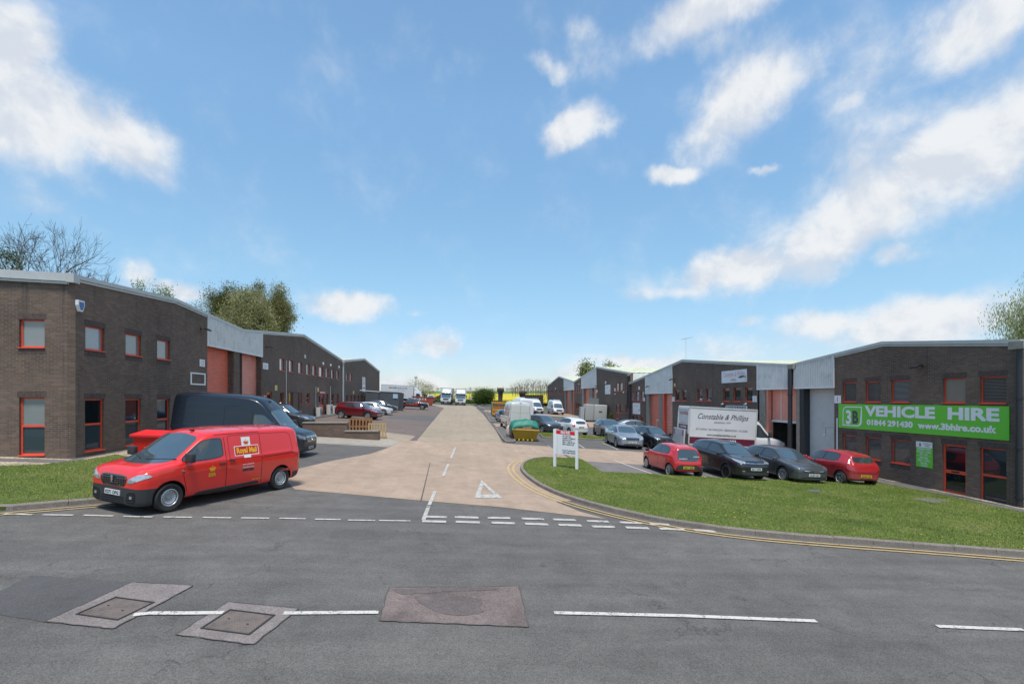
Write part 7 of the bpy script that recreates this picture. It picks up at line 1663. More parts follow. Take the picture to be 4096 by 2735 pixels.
# skips
M_skipy = mat('scratched_yellow_steel', (.45, .27, .02), .55, var=.2, vscale=3, dirt=((.16, .08, .03), .8, 3)); M_skipo = mat('ochre_orange_steel', (.50, .22, .015), .5, var=.12, vscale=2, dirt=((.3, .12, .03), .5, 2)); M_skipr = mat('rusty_red_steel', (.27, .05, .03), .6, var=.2, dirt=((.14, .05, .03), .7, 2))
M_green2 = mat('dark_green_steel', (.04, .12, .08), .5, var=.15); M_rust = mat('worn_rust_inside', (.13, .085, .08), .8, var=.3)
p = G(D3(1200, 1425)); a = empty('skip', (0, 0, 0), 0, 'scratched yellow skip with a green sheet over its rubbish', 'skip')
def tub(name, parent, b, t, h, m, th=.03, m2=None):
    """open tub: b and t are half sizes at the bottom and rim"""
    mb = MB(); lo = [(-b[0], -b[1], .08), (b[0], -b[1], .08), (b[0], b[1], .08), (-b[0], b[1], .08)]; hi = [(-t[0], -t[1], h), (t[0], -t[1], h), (t[0], t[1], h), (-t[0], t[1], h)]
    li = [(x * .96, y * .96, z + .03) for x, y, z in lo]; hi2 = [(x - math.copysign(th, x), y - math.copysign(th, y), z) for x, y, z in hi]
    mb.add(lo + hi + li + hi2, [(0, 3, 2, 1)] + [(i, (i + 1) % 4, 4 + (i + 1) % 4, 4 + i) for i in range(4)] + [(4 + i, 4 + (i + 1) % 4, 12 + (i + 1) % 4, 12 + i) for i in range(4)])
    mb.add(li + hi2, [(0, 1, 2, 3)] + [(4 + i, 4 + (i + 1) % 4, (i + 1) % 4, i) for i in range(4)], 1)
    o = mb.build(name, [m, m2 or m], parent); mb = MB()
    for i in range(4):
        A, B = Vector(hi[i]), Vector(hi[(i + 1) % 4]); mb.tube(A, B, .035, n=6)
    mb.build('rim', m, o); return o
tb = tub('tub', a, (.72, .9), (.9, 1.2), .78, M_skipy)
mb = MB()
for i in range(4): mb.cbox((-.45 + i * .3, -.97, .1), (.1, .12, .12))
mb.build('feet', mat('bright_yellow_steel', (.6, .42, .03), .5), tb)
slope_rz(a, p + Vector((0, .95, 0)), R(-3))
M_card = mat('brown_cardboard', (.27, .165, .09), .85, var=.15); M_tarp = mat('green_tarpaulin', (.006, .16, .11), .55, var=.15, vscale=5, bump=.3, bscale=12); M_bag = mat('pinkish_woven_sack', (.48, .38, .33), .85, var=.1, bump=.4, bscale=20)
base = a.location
rnd = random.Random(5)
for i, (dx, dy, dz, sx_, sy_, sz_, r) in enumerate([(-.45, -.75, .62, .55, .5, .35, .1), (.12, -.75, .72, .6, .45, .32, -.25), (.55, -.55, .6, .5, .6, .3, .5), (-.1, -.3, .66, .8, .4, .4, .2)]):
    mb = MB(); mb.cbox((0, 0, 0), (sx_, sy_, sz_)); o = mb.build('cardboard_box', M_card, bevel=.006); o.location = (base.x + dx, base.y + dy, base.z + dz + .08); o.rotation_euler = (.2 * r, .3 * r, r)
    tag(o, ['flattened brown box at the left end of the yellow skip', 'brown box with raised flaps in the middle of the yellow skip', 'tilted brown box at the right end of the yellow skip', 'large brown box under the green sheet'][i], 'box', 'cardboard boxes heaped in the yellow skip')
bm = bmesh.new(); nx, ny = 26, 20; V = []
from mathutils import noise as mn
for i in range(nx + 1):
    row = []
    for j in range(ny + 1):
        u, v = i / nx * 2 - 1, j / ny * 2 - 1; x = u * 1.02; y = v * 1.0 + .25
        z = 1.42 - .22 * abs(u) ** 3 - .1 * v * v - (.36 if v < -.75 else 0) * (-(v + .75) * 4) - .5 * max(0, abs(u) - .86) * 4
        n_ = mn.noise(Vector((u * 2.2, v * 2.2, 3))); z += .1 * n_ + .04 * mn.noise(Vector((u * 7, v * 7, 1)))
        row.append(bm.verts.new((x + .05 * n_, y, z)))
    V.append(row)
for i in range(nx):
    for j in range(ny): bm.faces.new((V[i][j], V[i + 1][j], V[i + 1][j + 1], V[i][j + 1]))
o = from_bm('tarpaulin', bm, M_tarp, smooth=True, loc=base); tag(o, 'crumpled green sheet thrown over the yellow skip', 'tarpaulin')
md = o.modifiers.new('t', 'SOLIDIFY'); md.thickness = .012
mb = MB(); prof = [(0, 0), (.2, .01), (.26, .08), (.27, .3), (.26, .55), (.22, .74), (.13, .82), (.05, .84), (.07, .93), (0, .94)]; mb.lathe(prof, 18)
for i, v in enumerate(mb.v): k_ = 1 + .09 * math.sin(v[2] * 14 + i) + .05 * math.sin(i * 1.3); mb.v[i] = (v[0] * k_, v[1] * k_, v[2])
p = G(D3(825, 1358)); o = mb.build('rubble_sack', M_bag, smooth=70, loc=(p.x, p.y + .25, g(p.x, p.y + .25) + .1)); tag(o, 'pale pink woven sack standing left of the yellow skip', 'sack')
mb = MB(); mb.lathe([(0, 0), (.24, .01), (.27, .1), (.22, .55), (.12, .9), (0, 1.05)], 12)
for i, v in enumerate(mb.v): k_ = 1 + .14 * math.sin(v[2] * 9 + i * 2); mb.v[i] = (v[0] * k_ * .7, v[1] * k_, v[2])
p = G(D3(905, 1350)); o = mb.build('rubble_sack', mat('dusky_pink_sheet', (.25, .13, .1), .85, var=.2), smooth=70, loc=(p.x, p.y + .45, g(p.x, p.y + .45))); tag(o, 'dusky brown sheet bundle slumped against the yellow skip', 'sack')
# orange roll container
p = G(D3(600, 852)); o = empty('waste_container', (0, 0, 0), 0, 'open ochre and green waste container beyond the blue saloon', 'waste container')
mb = MB(); mb.box((-1.2, 0, .2), (1.2, .06, 1.38)); fr = mb.build('end_panel', M_skipo, o)
mb = MB()
for z in (.2, .78, 1.33): mb.box((-1.2, -.07, z), (1.2, 0, z + .08))
for x in (-1.2, -.35, .4, 1.12): mb.box((x, -.072, .2), (x + .08, 0, 1.4))
mb.build('ribs', M_skipo, fr)
for s in (1, -1):
    mb = MB(); mb.prism([(0, .2), (5.2, .2), (5.2, 2.0), (.9, 2.0), (0, 1.38)], s * 1.2, s * 1.26, 'X'); mb.build('side_panel', M_green2, o)
mb = MB(); mb.box((-1.2, 5.15, .2), (1.2, 5.22, 2.0)); mb.build('far_panel', [M_skipo], o); mb = MB(); mb.box((-1.19, .07, .2), (1.19, 5.1, .26)); mb.box((-1.19, 5.1, .26), (1.19, 5.14, 1.7)); mb.build('lining', M_rust, o)
slope_rz(o, p, R(-2), .97)
# red skip with white letters
p = G(D2(985, 716)); o = empty('skip', (0, 0, 0), 0, 'large rusty red skip with white letters beyond the black pickup', 'skip'); mb = MB(); mb.prism([(-1.35, .05), (1.4, .05), (2.15, 1.55), (-2.15, 1.65)], -.9, .9, 'Y'); b = mb.build('hull', M_skipr, o)
mb = MB(); mb.box((-2.2, -.97, 1.52), (2.2, -.9, 1.62)); mb.box((1.0, -.96, .2), (1.12, -.9, 1.5)); mb.box((-.9, -.96, .2), (-.8, -.9, 1.5)); mb.build('ribs', M_skipr, b)
M = frameM((0, -.905, 0), (1, 0, 0), (0, 0, 1)); lettering('lettering', [('G', .5, -.65, 1.05, dict(bold=.02)), ('S', .5, .4, 1.05, dict(bold=.02))], M, M_lett, b); lettering('lettering', [('X', .5, -.12, 1.05, dict(bold=.02))], M, mat('pale_green_print', (.35, .6, .5), .5), b)
slope_rz(o, p + Vector((0, .9, 0)), R(-3), 1.05)
# grey container
o = empty('shipping_container', (0, 0, 0), 0, 'dark grey ribbed container standing against the far left unit', 'container'); M_cgrey = mat('slate_grey_container', (.075, .085, .10), .5, var=.15, vscale=2, dirt=((.12, .11, .1), .4, 3))
mb = MB(); Lc = 4.6; n = 22
mb.box((-Lc, .03, .1), (0, 2.4, 2.55))
for i in range(n): x = -Lc + .1 + i * (Lc - .2) / n; mb.box((x, 0, .2), (x + .11, .035, 2.45))
mb.build('hull', M_cgrey, o); mb = MB()
for a_, b_ in (((-Lc, -.02, 2.45), (0, .06, 2.58)), ((-Lc, -.02, .05), (0, .06, .2)), ((-.1, -.02, .05), (.01, .08, 2.58)), ((-Lc, -.02, .05), (-Lc + .1, .08, 2.58))): mb.box(a_, b_)
mb.build('frame', M_cgrey, o); mb = MB(); mb.box((0, -1.15, .1), (.06, 0, 2.5)); mb.box((0, -1.2, .05), (1.15, -1.15, 2.45)) if 0 else None
mb.xf(Matrix.Rotation(R(38), 4, 'Z')); mb.build('open_door', M_cgrey, o)
mb = MB(); mb.box((-.85, -.045, 1.7), (-.2, -.025, 2.3)); mb.build('poster', mat('pale_blue_poster', (.35, .5, .62), .5), o)
p = G(D2(480, 822)); slope_rz(o, p, R(-2), 1.0)
# height barrier beam
pa, pb = AT(R2(985, 692), 64), AT(R2(1300, 717), 74); o = empty('barrier_arm', (0, 0, 0), 0, 'long white barrier pole reaching from the wall to the grey container', 'barrier'); mb = MB(); mb.tube(pa, pb, .05, n=8); mb.build('pole', M_white, o); mb = MB(); mb.tube((pb.x, pb.y, g(pb.x, pb.y)), pb, .05, n=8); mb.build('post', M_white, o)
# compactor
p = G(D4(440, 1052)); o = empty('waste_compactor', (0, 0, 0), 0, 'pale grey rounded waste compactor standing in the yard', 'compactor'); M_cg = mat('pale_grey_compactor_paint', (.36, .37, .355), .45, var=.08, dirt=((.25, .22, .18), .4, 3))
mb = MB(); P = [(1.55, .1), (1.6, .9), (1.62, 1.8), (1.55, 2.2), (1.3, 2.35), (.1, 2.35), (0, 2.3), (0, .2), (.2, .1)]; mb.prism([(y, z) for y, z in P], -.1, 1.65, 'X'); mb.build('drum', M_cg, o, bevel=.05, smooth=45)
mb = MB(); P2 = [(y * .98 + .02, z) for y, z in P]
mb.prism(P, -1.3, -.2, 'X'); b = mb.build('press', M_cg, o, bevel=.05, smooth=45); mb = MB()
for x in (-1.25, -1.0, -.75, -.5, -.25): mb.box((x, -.06, .15), (x + .08, .02, 2.3)); 
mb.build('ribs', M_cg, b); mb = MB(); mb.box((-.9, .2, 2.4), (.5, .26, 3.2)); mb.xf(Matrix.Translation((0, 0, 0))); mb.build('raised_lid', mat('mid_grey_steel', (.16, .18, .18), .5), o)
mb = MB(); mb.box((.55, -.012, 1.3), (1.0, .0, 1.5)); mb.build('label_plate', M_dkt, o); mb = MB(); mb.box((-1.9, .3, .2), (-1.35, 1.3, 1.9)); mb.build('side_cabinet', M_cg, o, bevel=.03)
slope_rz(o, p + Vector((-.3, 0, 0)), R(-2), 1.0)
# red wheeled bin by the near left unit
q = AT(R8(790, 200), 16.0); o = empty('wheeled_bin', (0, 0, 0), 0, 'bright red wheeled waste bin behind the red van', 'waste bin'); M_rb = mat('bright_red_plastic', (.62, .012, .010), .35, var=.04)
mb = MB(); lo = [(-.55, -.4), (.55, -.4), (.55, .4), (-.55, .4)]; hi = [(-.66, -.5), (.66, -.5), (.66, .5), (-.66, .5)]; mb.add([(x, y, .2) for x, y in lo] + [(x, y, 1.22) for x, y in hi], [(3, 2, 1, 0), (4, 5, 6, 7)] + [(i, (i + 1) % 4, 4 + (i + 1) % 4, 4 + i) for i in range(4)]); bb = mb.build('bin_body', M_rb, o, bevel=.03)
mb = MB(); mb.add([(-.72, -.56, 1.22), (.72, -.56, 1.22), (.72, .56, 1.22), (-.72, .56, 1.22), (-.72, -.56, 1.30), (.72, -.56, 1.30), (.72, .56, 1.30), (-.72, .56, 1.30), (-.5, -.1, 1.42), (.5, -.1, 1.42)], [(3, 2, 1, 0), (0, 1, 5, 4), (1, 2, 6, 5), (2, 3, 7, 6), (3, 0, 4, 7), (4, 5, 9, 8), (7, 8, 9, 6), (5, 6, 9), (4, 8, 7)]); mb.build('lid', M_rb, o, bevel=.015)
for x in (-.5, .5):
    for y in (-.36, .36): mb = MB(); mb.lathe([(0, -.03), (.1, -.03), (.1, .03), (0, .03)], 12, axis='Y', c=(x, y, .1)); mb.build('wheel', T_tyre, o)
M = frameM((.0, -.49, .78), (1, 0, 0), (0, .095, 1)); lettering('lettering', [('Biffa', .24, 0, 0, dict(bold=.008))], M @ Matrix.Translation((0, 0, .01)), mat('pale_pink_print', (.62, .36, .34), .5), bb)
slope_rz(o, q, R(4), 1.02, .02)
# low brick walls with concrete copings
def lowwall(A, B, h, label, th=.33, cop=.07):
    d = B - A; L = math.hypot(d.x, d.y); rz = math.atan2(d.y, d.x); z = min(g(A.x, A.y), g(B.x, B.y)); o = empty('low_brick_wall', (A.x, A.y, z), rz, label, 'wall', 'low brick walls by the apron')
    mb = MB(); mb.box((0, 0, -.2), (L, th, h)); mb.build('wall', M_brick, o); mb = MB(); n = max(1, int(L / .6))
    for i in range(n): mb.box((i * L / n + .003, -.04, h), ((i + 1) * L / n - .003, th + .04, h + cop))
    mb.build('coping', M_conc, o); return o
def hgt(base, top): b = G(base); dz = (base[1] - top[1]) / 1140 * (b.dot(FW)); return dz
A, B = G(D1(560, 972)), G(D1(1470, 1024)); h1 = hgt(D1(1300, 1015), D1(1300, 712)); lowwall(A, B, h1, 'longer sooty low brick wall behind the slate blue van'); A2, B2_ = G(D1(1500, 1030)), G(D1(2118, 1066)); h2_ = hgt(D1(2000, 1060), D1(2000, 885)); lowwall(A2 + Vector((-.2, -.1, 0)), B2_ + Vector((0, -.1, 0)), h2_, 'shorter low brick wall with pale mortar in front of the pallets')
print('walls', h1, h2_, A, B, A2, B2_)
def pallet(p, rz, tiltx, label, m, w_=1.2, h_=1.0):
    o = empty('wooden_pallet', (p.x, p.y, p.z), 0, label, 'pallet', 'wooden pallets behind the low wall')
    for i in range(7): mb = MB(); x = i * (w_ - .1) / 6; mb.box((x, 0, 0), (x + .1, .02, h_)); mb.build('board', m, o)
    for i in range(3): mb = MB(); z = i * (h_ - .1) / 2; mb.box((0, .021, z), (w_, .1, z + .1)); mb.build('bearer', m, o)
    for z in (0, h_ / 2 - .05, h_ - .1): mb = MB(); mb.box((0, .101, z), (w_, .12, z + .1)); mb.build('board', m, o)
    o.rotation_euler = Matrix.Rotation(rz, 3, 'Z').to_euler() if not tiltx else (Matrix.Rotation(rz, 3, 'Z') @ Matrix.Rotation(tiltx, 3, 'X')).to_euler(); return o
M_w1 = mat('orange_brown_wood', (.27, .135, .06), .8, var=.3, vscale=6, bump=.3); M_w2 = mat('pale_pine_wood', (.40, .28, .14), .8, var=.2, vscale=6, bump=.3)
P1 = G(D1(1450, 1000)); P1.y += .75; P1.z = g(P1.x, P1.y); zt_ = hgt(D1(1420, 1000), D1(1420, 640)); print('pallet h', zt_)
for i, m in enumerate((M_w1, M_w1, M_w1)):
    pallet(Vector((P1.x + .02 * i, P1.y + .16 * i, P1.z + zt_ - 1.02)), R(-6 + 2 * i), R(-4), ['front orange brown pallet leaning behind the low wall', 'middle orange brown pallet of the leaning stack', 'rear orange brown pallet of the leaning stack'][i], m, 1.35, 1.05)
P2 = G(D1(1890, 1018)); pallet(Vector((P2.x, P2.y + .1, g(P2.x, P2.y))), R(-6), R(-3), 'pale pine pallet standing on edge at the wall end', M_w2, 1.15, .92)
# estate sign
pl, pr = G(R3(833, 1338), .1), G(R3(1063, 1368), .1); d = pr - pl; rz = math.atan2(d.y, d.x); Ls = math.hypot(d.x, d.y); zl = pl.z; hs = (R3(833, 1338)[1] - R3(833, 950)[1]) / 1140 * pl.dot(FW); print('sign', Ls, hs)
o = empty('estate_sign', (pl.x, pl.y, zl), rz, 'white estate directory board with a red header on two posts', 'sign')
for x, dz in ((0, 0), (Ls, pr.z - pl.z)): mb = MB(); mb.box((x - .055, -.05, dz - .1), (x + .055, .05, hs + dz)); mb.build('post', M_signw, o, bevel=.006)
sh_ = (pr.z - pl.z) / Ls; mb = MB(); Mx = Matrix.Identity(4); Mx[2][0] = sh_; z0 = hs * .35; mb.box((.056, -.03, z0), (Ls - .056, .0, hs - .03)); bd = mb.xf(Mx).build('board', M_signw, o)
M = Mx @ frameM((0, -.034, 0), (1, 0, 0), (0, 0, 1)); hb = hs - .03 - z0; zt_ = hs - .03
mb = MB(); mb.quad(*[M @ Vector(p) for p in ((.08, zt_ - hb * .16, 0), (Ls - .08, zt_ - hb * .16, 0), (Ls - .08, zt_ - .01, 0), (.08, zt_ - .01, 0))]); mb.build('header', mat('bright_red_header', (.62, .01, .015), .4), bd)
M2 = M @ Matrix.Translation((0, 0, .004)); lettering('lettering', [('FIELD END', hb * .13, Ls / 2, zt_ - hb * .125, dict(bold=.006, width=Ls * .42))], M2, M_lett, bd)
rows = ['3B Vehicle Hire', 'Constable & Phillips Interiors', 'Dy-Rect Services', 'Maurer - Brigtech Ltd.', 'Maurer-Brigtech Ltd', '', '', 'Decom Technical Solutions', 'Thame Engineering Ltd']
L_ = []
for i, t in enumerate(rows):
    y = zt_ - hb * (.24 + i * .086)
    if t: L_.append((t, hb * .062, Ls * .37, y, dict(align='LEFT', bold=.0035)))
lettering('lettering', L_, M2, M_dkt, bd); lettering('lettering', [(t, hb * .06, Ls * .13, zt_ - hb * (.24 + i * .086), dict(align='CENTER')) for i, t in enumerate(['1', '2', '3', '4', '5', '6', '7', '8-11', '12'])], M2, M_ltred, bd)
mb = MB()
for i in range(9): y = zt_ - hb * (.255 + i * .086); mb.quad(*[M2 @ Vector(p) for p in ((.08, y, 0), (Ls - .08, y, 0), (Ls - .08, y + .004, 0), (.08, y + .004, 0))])
mb.build('rule', M_greyp, bd)
# lamp column, notice board, fence
q = AT(D2(835, 400), 135); gz = g(q.x, q.y); top = AT(D2(835, 125), 135).z; o = empty('lamp_column', (q.x, q.y, gz), 0, 'tall thin lamp column beyond the long lettered lorry', 'lamp post'); mb = MB(); mb.tube((0, 0, 0), (0, 0, top - gz - .5), .09, .06, 8); mb.build('pole', M_fascia, o); mb = MB(); mb.lathe([(0, 0), (.35, .1), (.42, .5), (.3, .75), (0, .85)], 12); mb.xf(Matrix.Translation((0, 0, top - gz - .6))).build('lantern', M_fascia, o, smooth=40)
p = G(D2(1975, 655)); mb = MB(); o = empty('notice_board', (p.x, p.y, g(p.x, p.y)), 0, 'small white notice board on a dark frame before the hedge', 'notice board'); mb.box((-.55, 0, .0), (-.45, .1, 1.8)); mb.box((.45, 0, 0), (.55, .1, 1.8)); mb.build('post', T_trim, o); mb = MB(); mb.box((-.44, .0, .45), (.44, .08, 1.7)); mb.build('board', M_signw, o)
# ---------------------------------------------------------------- trees and plants
def leafmat(name, c1, c2, rough=.6):
    m = bpy.data.materials.new(name); m.use_nodes = True; N = NT(m.node_tree); tc = N.n('ShaderNodeTexCoord').outputs['Object']
    c = N.mix(N.rng(N.noise(tc, 1.1, 4, .6), .35, .65, 0, 1), c4(c1), c4(c2)); c = N.mix(1.0, c, N.ramp(N.noise(tc, 13, 2, .6), [(.3, (.65,) * 3), (.7, (1.4,) * 3)]), 'MULTIPLY')
    P = N.n('ShaderNodeBsdfPrincipled', {'Base Color': c, 'Roughness': rough, 'Specular IOR Level': .3}); T = N.n('ShaderNodeBsdfTranslucent', {'Color': c}); X = N.n('ShaderNodeMixShader', {0: .3, 1: P.outputs[0], 2: T.outputs[0]})
    N.n('ShaderNodeOutputMaterial', {'Surface': X.outputs[0]}); return m
M_bark = mat('grey_brown_bark', (.12, .098, .078), .9, var=.3, vscale=6); M_bark2 = mat('dark_bark', (.06, .05, .042), .9, var=.3, vscale=6)
F_olive = leafmat('olive_leaves', (.13, .135, .035), (.21, .19, .06)); F_mid = leafmat('fresh_green_leaves', (.085, .15, .02), (.13, .2, .035)); F_grey = leafmat('grey_green_leaves', (.24, .25, .13), (.32, .32, .17)); F_dark = leafmat('dark_green_leaves', (.03, .05, .014), (.06, .085, .02)); F_will = leafmat('willow_leaves', (.2, .25, .10), (.32, .36, .17)); F_brown = leafmat('brown_twigs', (.13, .095, .06), (.19, .14, .09)); F_gold = leafmat('golden_conifer', (.13, .14, .02), (.2, .18, .03))
class Tree:
    def __init__(s, seed, rm=.006): s.rm = rm; s.r = random.Random(seed); s.mb = MB(); s.tips = []
    def limb(s, p, d, L, r, lv, spread=.55, up=.12, kids=(2, 4), curve=.18, shrink=.72, n=None):
        q = Vector(p); d = Vector(d).normalized(); seg = 3 if lv > 1 else 2; rr = r; pts = [q.copy()]
        for i in range(seg):
            d = (d + Vector([s.r.uniform(-1, 1) * curve for _ in range(3)]) + Vector((0, 0, up * .3))).normalized(); q2 = q + d * L / seg; r2 = max(rr * (.86 if lv else .6), s.rm * (1 + lv * .25))
            s.mb.tube(q, q2, rr, r2, n or (7 if lv > 3 else 5 if lv > 1 else 3), caps=False); q, rr = q2, r2; pts.append(q.copy())
        if lv == 0: s.tips.append((q.copy(), d.copy())); return
        k = s.r.randint(*kids)
        for i in range(k + 1):
            t = 1.0 if i == 0 else s.r.uniform(.35, .98); idx = t * seg; a = min(int(idx), seg - 1); b = pts[a].lerp(pts[a + 1], idx - a)
            e = Vector([s.r.gauss(0, 1) for _ in range(3)]); e = (e - d * e.dot(d)).normalized(); nd = (d + e * spread * s.r.uniform(.7, 1.3) * (.5 if i == 0 else 1) + Vector((0, 0, up))).normalized()
            s.limb(b, nd, L * shrink * s.r.uniform(.75, 1.15), rr * (.9 if i == 0 else .66), lv - 1, spread, up, kids, curve, shrink, n)
def leaves(tips, n, R_, size, seed, droop=0, aspect=1.6, zmin=None):
    r = random.Random(seed); vs = []; fs = []
    for t, d in tips:
        for _ in range(n):
            c = t + Vector((r.gauss(0, 1), r.gauss(0, 1), r.gauss(0, .8))) * R_ - Vector((0, 0, droop * r.random()))
            a = Vector([r.gauss(0, 1) for _ in range(3)]).normalized()
            if droop: a = (a * .5 + Vector((0, 0, -1))).normalized()
            b = a.orthogonal().normalized(); b = (Matrix.Rotation(r.uniform(0, 6.28), 3, a) @ b); s_ = size * r.uniform(.6, 1.3); a = a * s_ * aspect; b = b * s_; k = len(vs); vs += [c - a, c + b * .5, c + a, c - b * .5]; fs.append((k, k + 1, k + 2, k + 3))
    return vs, fs
def tree(name, base, T, label, leafset=None, bark=M_bark2, group=None, cat='tree'):
    o = empty(name, base, 0, label, cat, group); T.mb.build('trunk', bark, o, smooth=60)
    for (m, args) in (leafset or []):
        vs, fs = leaves(*args)
        me = bpy.data.meshes.new('crown'); me.from_pydata([tuple(v) for v in vs], [], fs); link('crown', me, m, o)
    return o
def at_g(px, py, depth): q = AT((px, py), depth); return Vector((q.x, q.y, g(q.x, q.y))), q.z
def fitT(T, H, W_):
    mx = max(abs(p.dot(RT)) for p, _ in T.tips); mz = max(p.z for p, _ in T.tips); kx, kz = W_ / mx, H / mz; T.mb.v = [(x * kx, y * kx, z * kz) for x, y, z in T.mb.v]
# bare trees behind the near left unit
b, zt = at_g(88, 482, 46); T = Tree(11, .013); H = zt - b.z; T.mb.tube((0, 0, 0), (0, 0, H * .34), .42, .34, 8)
for a in range(6): t = a * 1.05 + .4; T.limb((0, 0, H * (.27 + .03 * a)), (math.cos(t) * .62, math.sin(t) * .62, 1), H * .24, .19, 5, .8, .03, (1, 3), .14, .75)
fitT(T, H, 150 / 1140 * 46)
tree('bare_tree', b, T, 'large bare spreading tree behind the near left unit', group='bare trees behind the near left unit')
b, zt = at_g(196, 545, 44); T = Tree(5, .014); H = zt - b.z; T.mb.tube((0, 0, 0), (0, 0, H * .5), .25, .18, 7)
for a in range(4): t = a * 1.6; T.limb((0, 0, H * .48), (math.cos(t) * .8, math.sin(t) * .8, .9), H * .2, .13, 5, .85, .0, (1, 3), .2, .77)
fitT(T, H, 95 / 1140 * 44)
tree('bare_tree', b, T, 'smaller bare tree leaning right of the large bare tree', group='bare trees behind the near left unit')
b, zt = at_g(12, 566, 40); T = Tree(8); H = zt - b.z; T.mb.tube((0, 0, 0), (0, 0, H * .8), .2, .08, 6)
tree('ivy_clad_tree', b, T, 'dark ivy clad tree at the left edge behind the roof', [(F_dark, ([(Vector((math.sin(i) * .7, math.cos(i * 2) * .7, H * (.55 + .45 * i / 24))), None) for i in range(24)], 110, .38, .07, 2))])
# leafy trees beyond the second bay
def crown(px, pytop, w, depth, seed, mats_, name, label, lv=4, n=26, size=.14, rad=.5, bark=M_bark, group=None, trunk=.3, droop=0, sq=1, aspect=1.6):
    b, zt = at_g(px, pytop, depth); H = zt - b.z; Wm = w / 1140 * depth / 2; T = Tree(seed); T.mb.tube((0, 0, 0), (0, 0, H * trunk), H * .025, H * .02, 7)
    k = 7
    for a in range(k): t = a * 6.28 / k + seed; T.limb((0, 0, H * (trunk - .04 + .03 * a)), (math.cos(t) * Wm / H * 2.0 * (.6 if a % 2 else 1), math.sin(t) * Wm / H * 2.0 * (.6 if a % 2 else 1), sq), H * .27, H * .011, lv - 1, .6, .06, (2, 3), .18, .70)
    # keep the crown to its measured size
    mx = max(math.hypot(p.x, p.y) for p, _ in T.tips); mz = max(p.z for p, _ in T.tips); kx, kz = Wm * .95 / mx, (H - rad * .6) / mz
    for p, _ in T.tips: p.x *= kx; p.y *= kx; p.z *= kz
    T.mb.v = [(x * kx, y * kx, z * kz) for x, y, z in T.mb.v]
    ls = []; h = len(mats_)
    for i, m in enumerate(mats_): ls.append((m, (T.tips[i::h], n, rad, size, seed + i, droop, aspect)))
    return tree(name, b, T, label, ls, bark, group)
crown(560, 655, 190, 70, 3, [F_grey, F_grey, F_olive], 'leafy_tree', 'pale grey green tree in front of the darker trees beyond the left roofs', 5, 50, .085, .5, group='leafy trees beyond the left roofs')
crown(515, 650, 120, 76, 7, [F_olive, F_dark], 'leafy_tree', 'olive green tree left of the pale tree', 5, 46, .085, .55, group='leafy trees beyond the left roofs')
crown(632, 650, 110, 76, 9, [F_olive, F_olive, F_grey], 'leafy_tree', 'dark olive tree at the right of the trees beyond the left roofs', 5, 50, .085, .55, group='leafy trees beyond the left roofs')
crown(590, 640, 90, 80, 12, [F_olive], 'leafy_tree', 'tall brownish olive tree behind the pale tree', 4, 60, .09, .45, group='leafy trees beyond the left roofs')
crown(455, 672, 60, 72, 14, [F_grey], 'leafy_tree', 'thin pale sapling at the left of the leafy trees', 3, 24, .07, .5, group='leafy trees beyond the left roofs')
for i, x in enumerate((318, 345, 378)): crown(x, 640 + 7 * i, 36, 45, 20 + i, [F_mid], 'sapling_tree', ['left of the three sapling tops above the near left roof', 'middle of the three sapling tops above the near left roof', 'right of the three sapling tops above the near left roof'][i], 3, 20, .06, .28, group='sapling tops above the near left roof', trunk=.6)
crown(1350, 824, 60, 125, 31, [F_mid, F_grey], 'leafy_tree', 'light green tree rising behind the mossy roof', 4, 22, .2, .8, group='trees behind the right roofs'); crown(1395, 829, 50, 128, 33, [F_grey, F_mid], 'leafy_tree', 'smaller light green tree behind the mossy roof', 4, 20, .2, .8, group='trees behind the right roofs')
crown(2405, 615, 190, 27, 41, [F_will, F_will, F_grey], 'willow_tree', 'grey green willow overhanging the roof at the right edge', 5, 26, .035, .42, trunk=.35, droop=.5, aspect=2.8)
crown(1110, 893, 42, 118, 51, [F_mid, F_mid, F_dark], 'leafy_bush', 'round green bush at the end of the road', 4, 110, .09, .6, trunk=.08, sq=.8)
# pollarded stumps
def pollard(px, pt, pb, w, depth, seed, label):
    b, zt = at_g(px, pt, depth); H = zt - b.z; r = w / 1140 * depth / 2; o = empty('pollarded_tree', b, 0, label, 'tree', 'pollarded trees at the road end'); mb = MB(); R_ = random.Random(seed)
    mb.lathe([(r * .75, 0), (r * .6, H * .4), (r * .65, H * .7), (r * .9, H * .8), (r * 1.0, H * .9), (r * .7, H * .98), (0, H)], 12)
    for i, v in enumerate(mb.v): k = 1 + .16 * R_.uniform(-1, 1); mb.v[i] = (v[0] * k + .1 * math.sin(v[2] * 2), v[1] * k, v[2])
    mb.build('trunk', M_bark2, o, smooth=60); tips = [(Vector((R_.uniform(-1, 1) * r, R_.uniform(-1, 1) * r, H * R_.uniform(.78, 1.0))), None) for _ in range(40)]; vs, fs = leaves(tips, 14, r * .22, .07, seed, 0, 1.5)
    me = bpy.data.meshes.new('foliage'); me.from_pydata([tuple(v) for v in vs], [], fs); link('foliage', me, F_brown, o)
pollard(1147.5, 888, 915, 16, 125, 1, 'taller pollarded trunk behind the open waste container'); pollard(1198, 895, 915, 17, 125, 2, 'shorter pollarded trunk above the dirty white van')
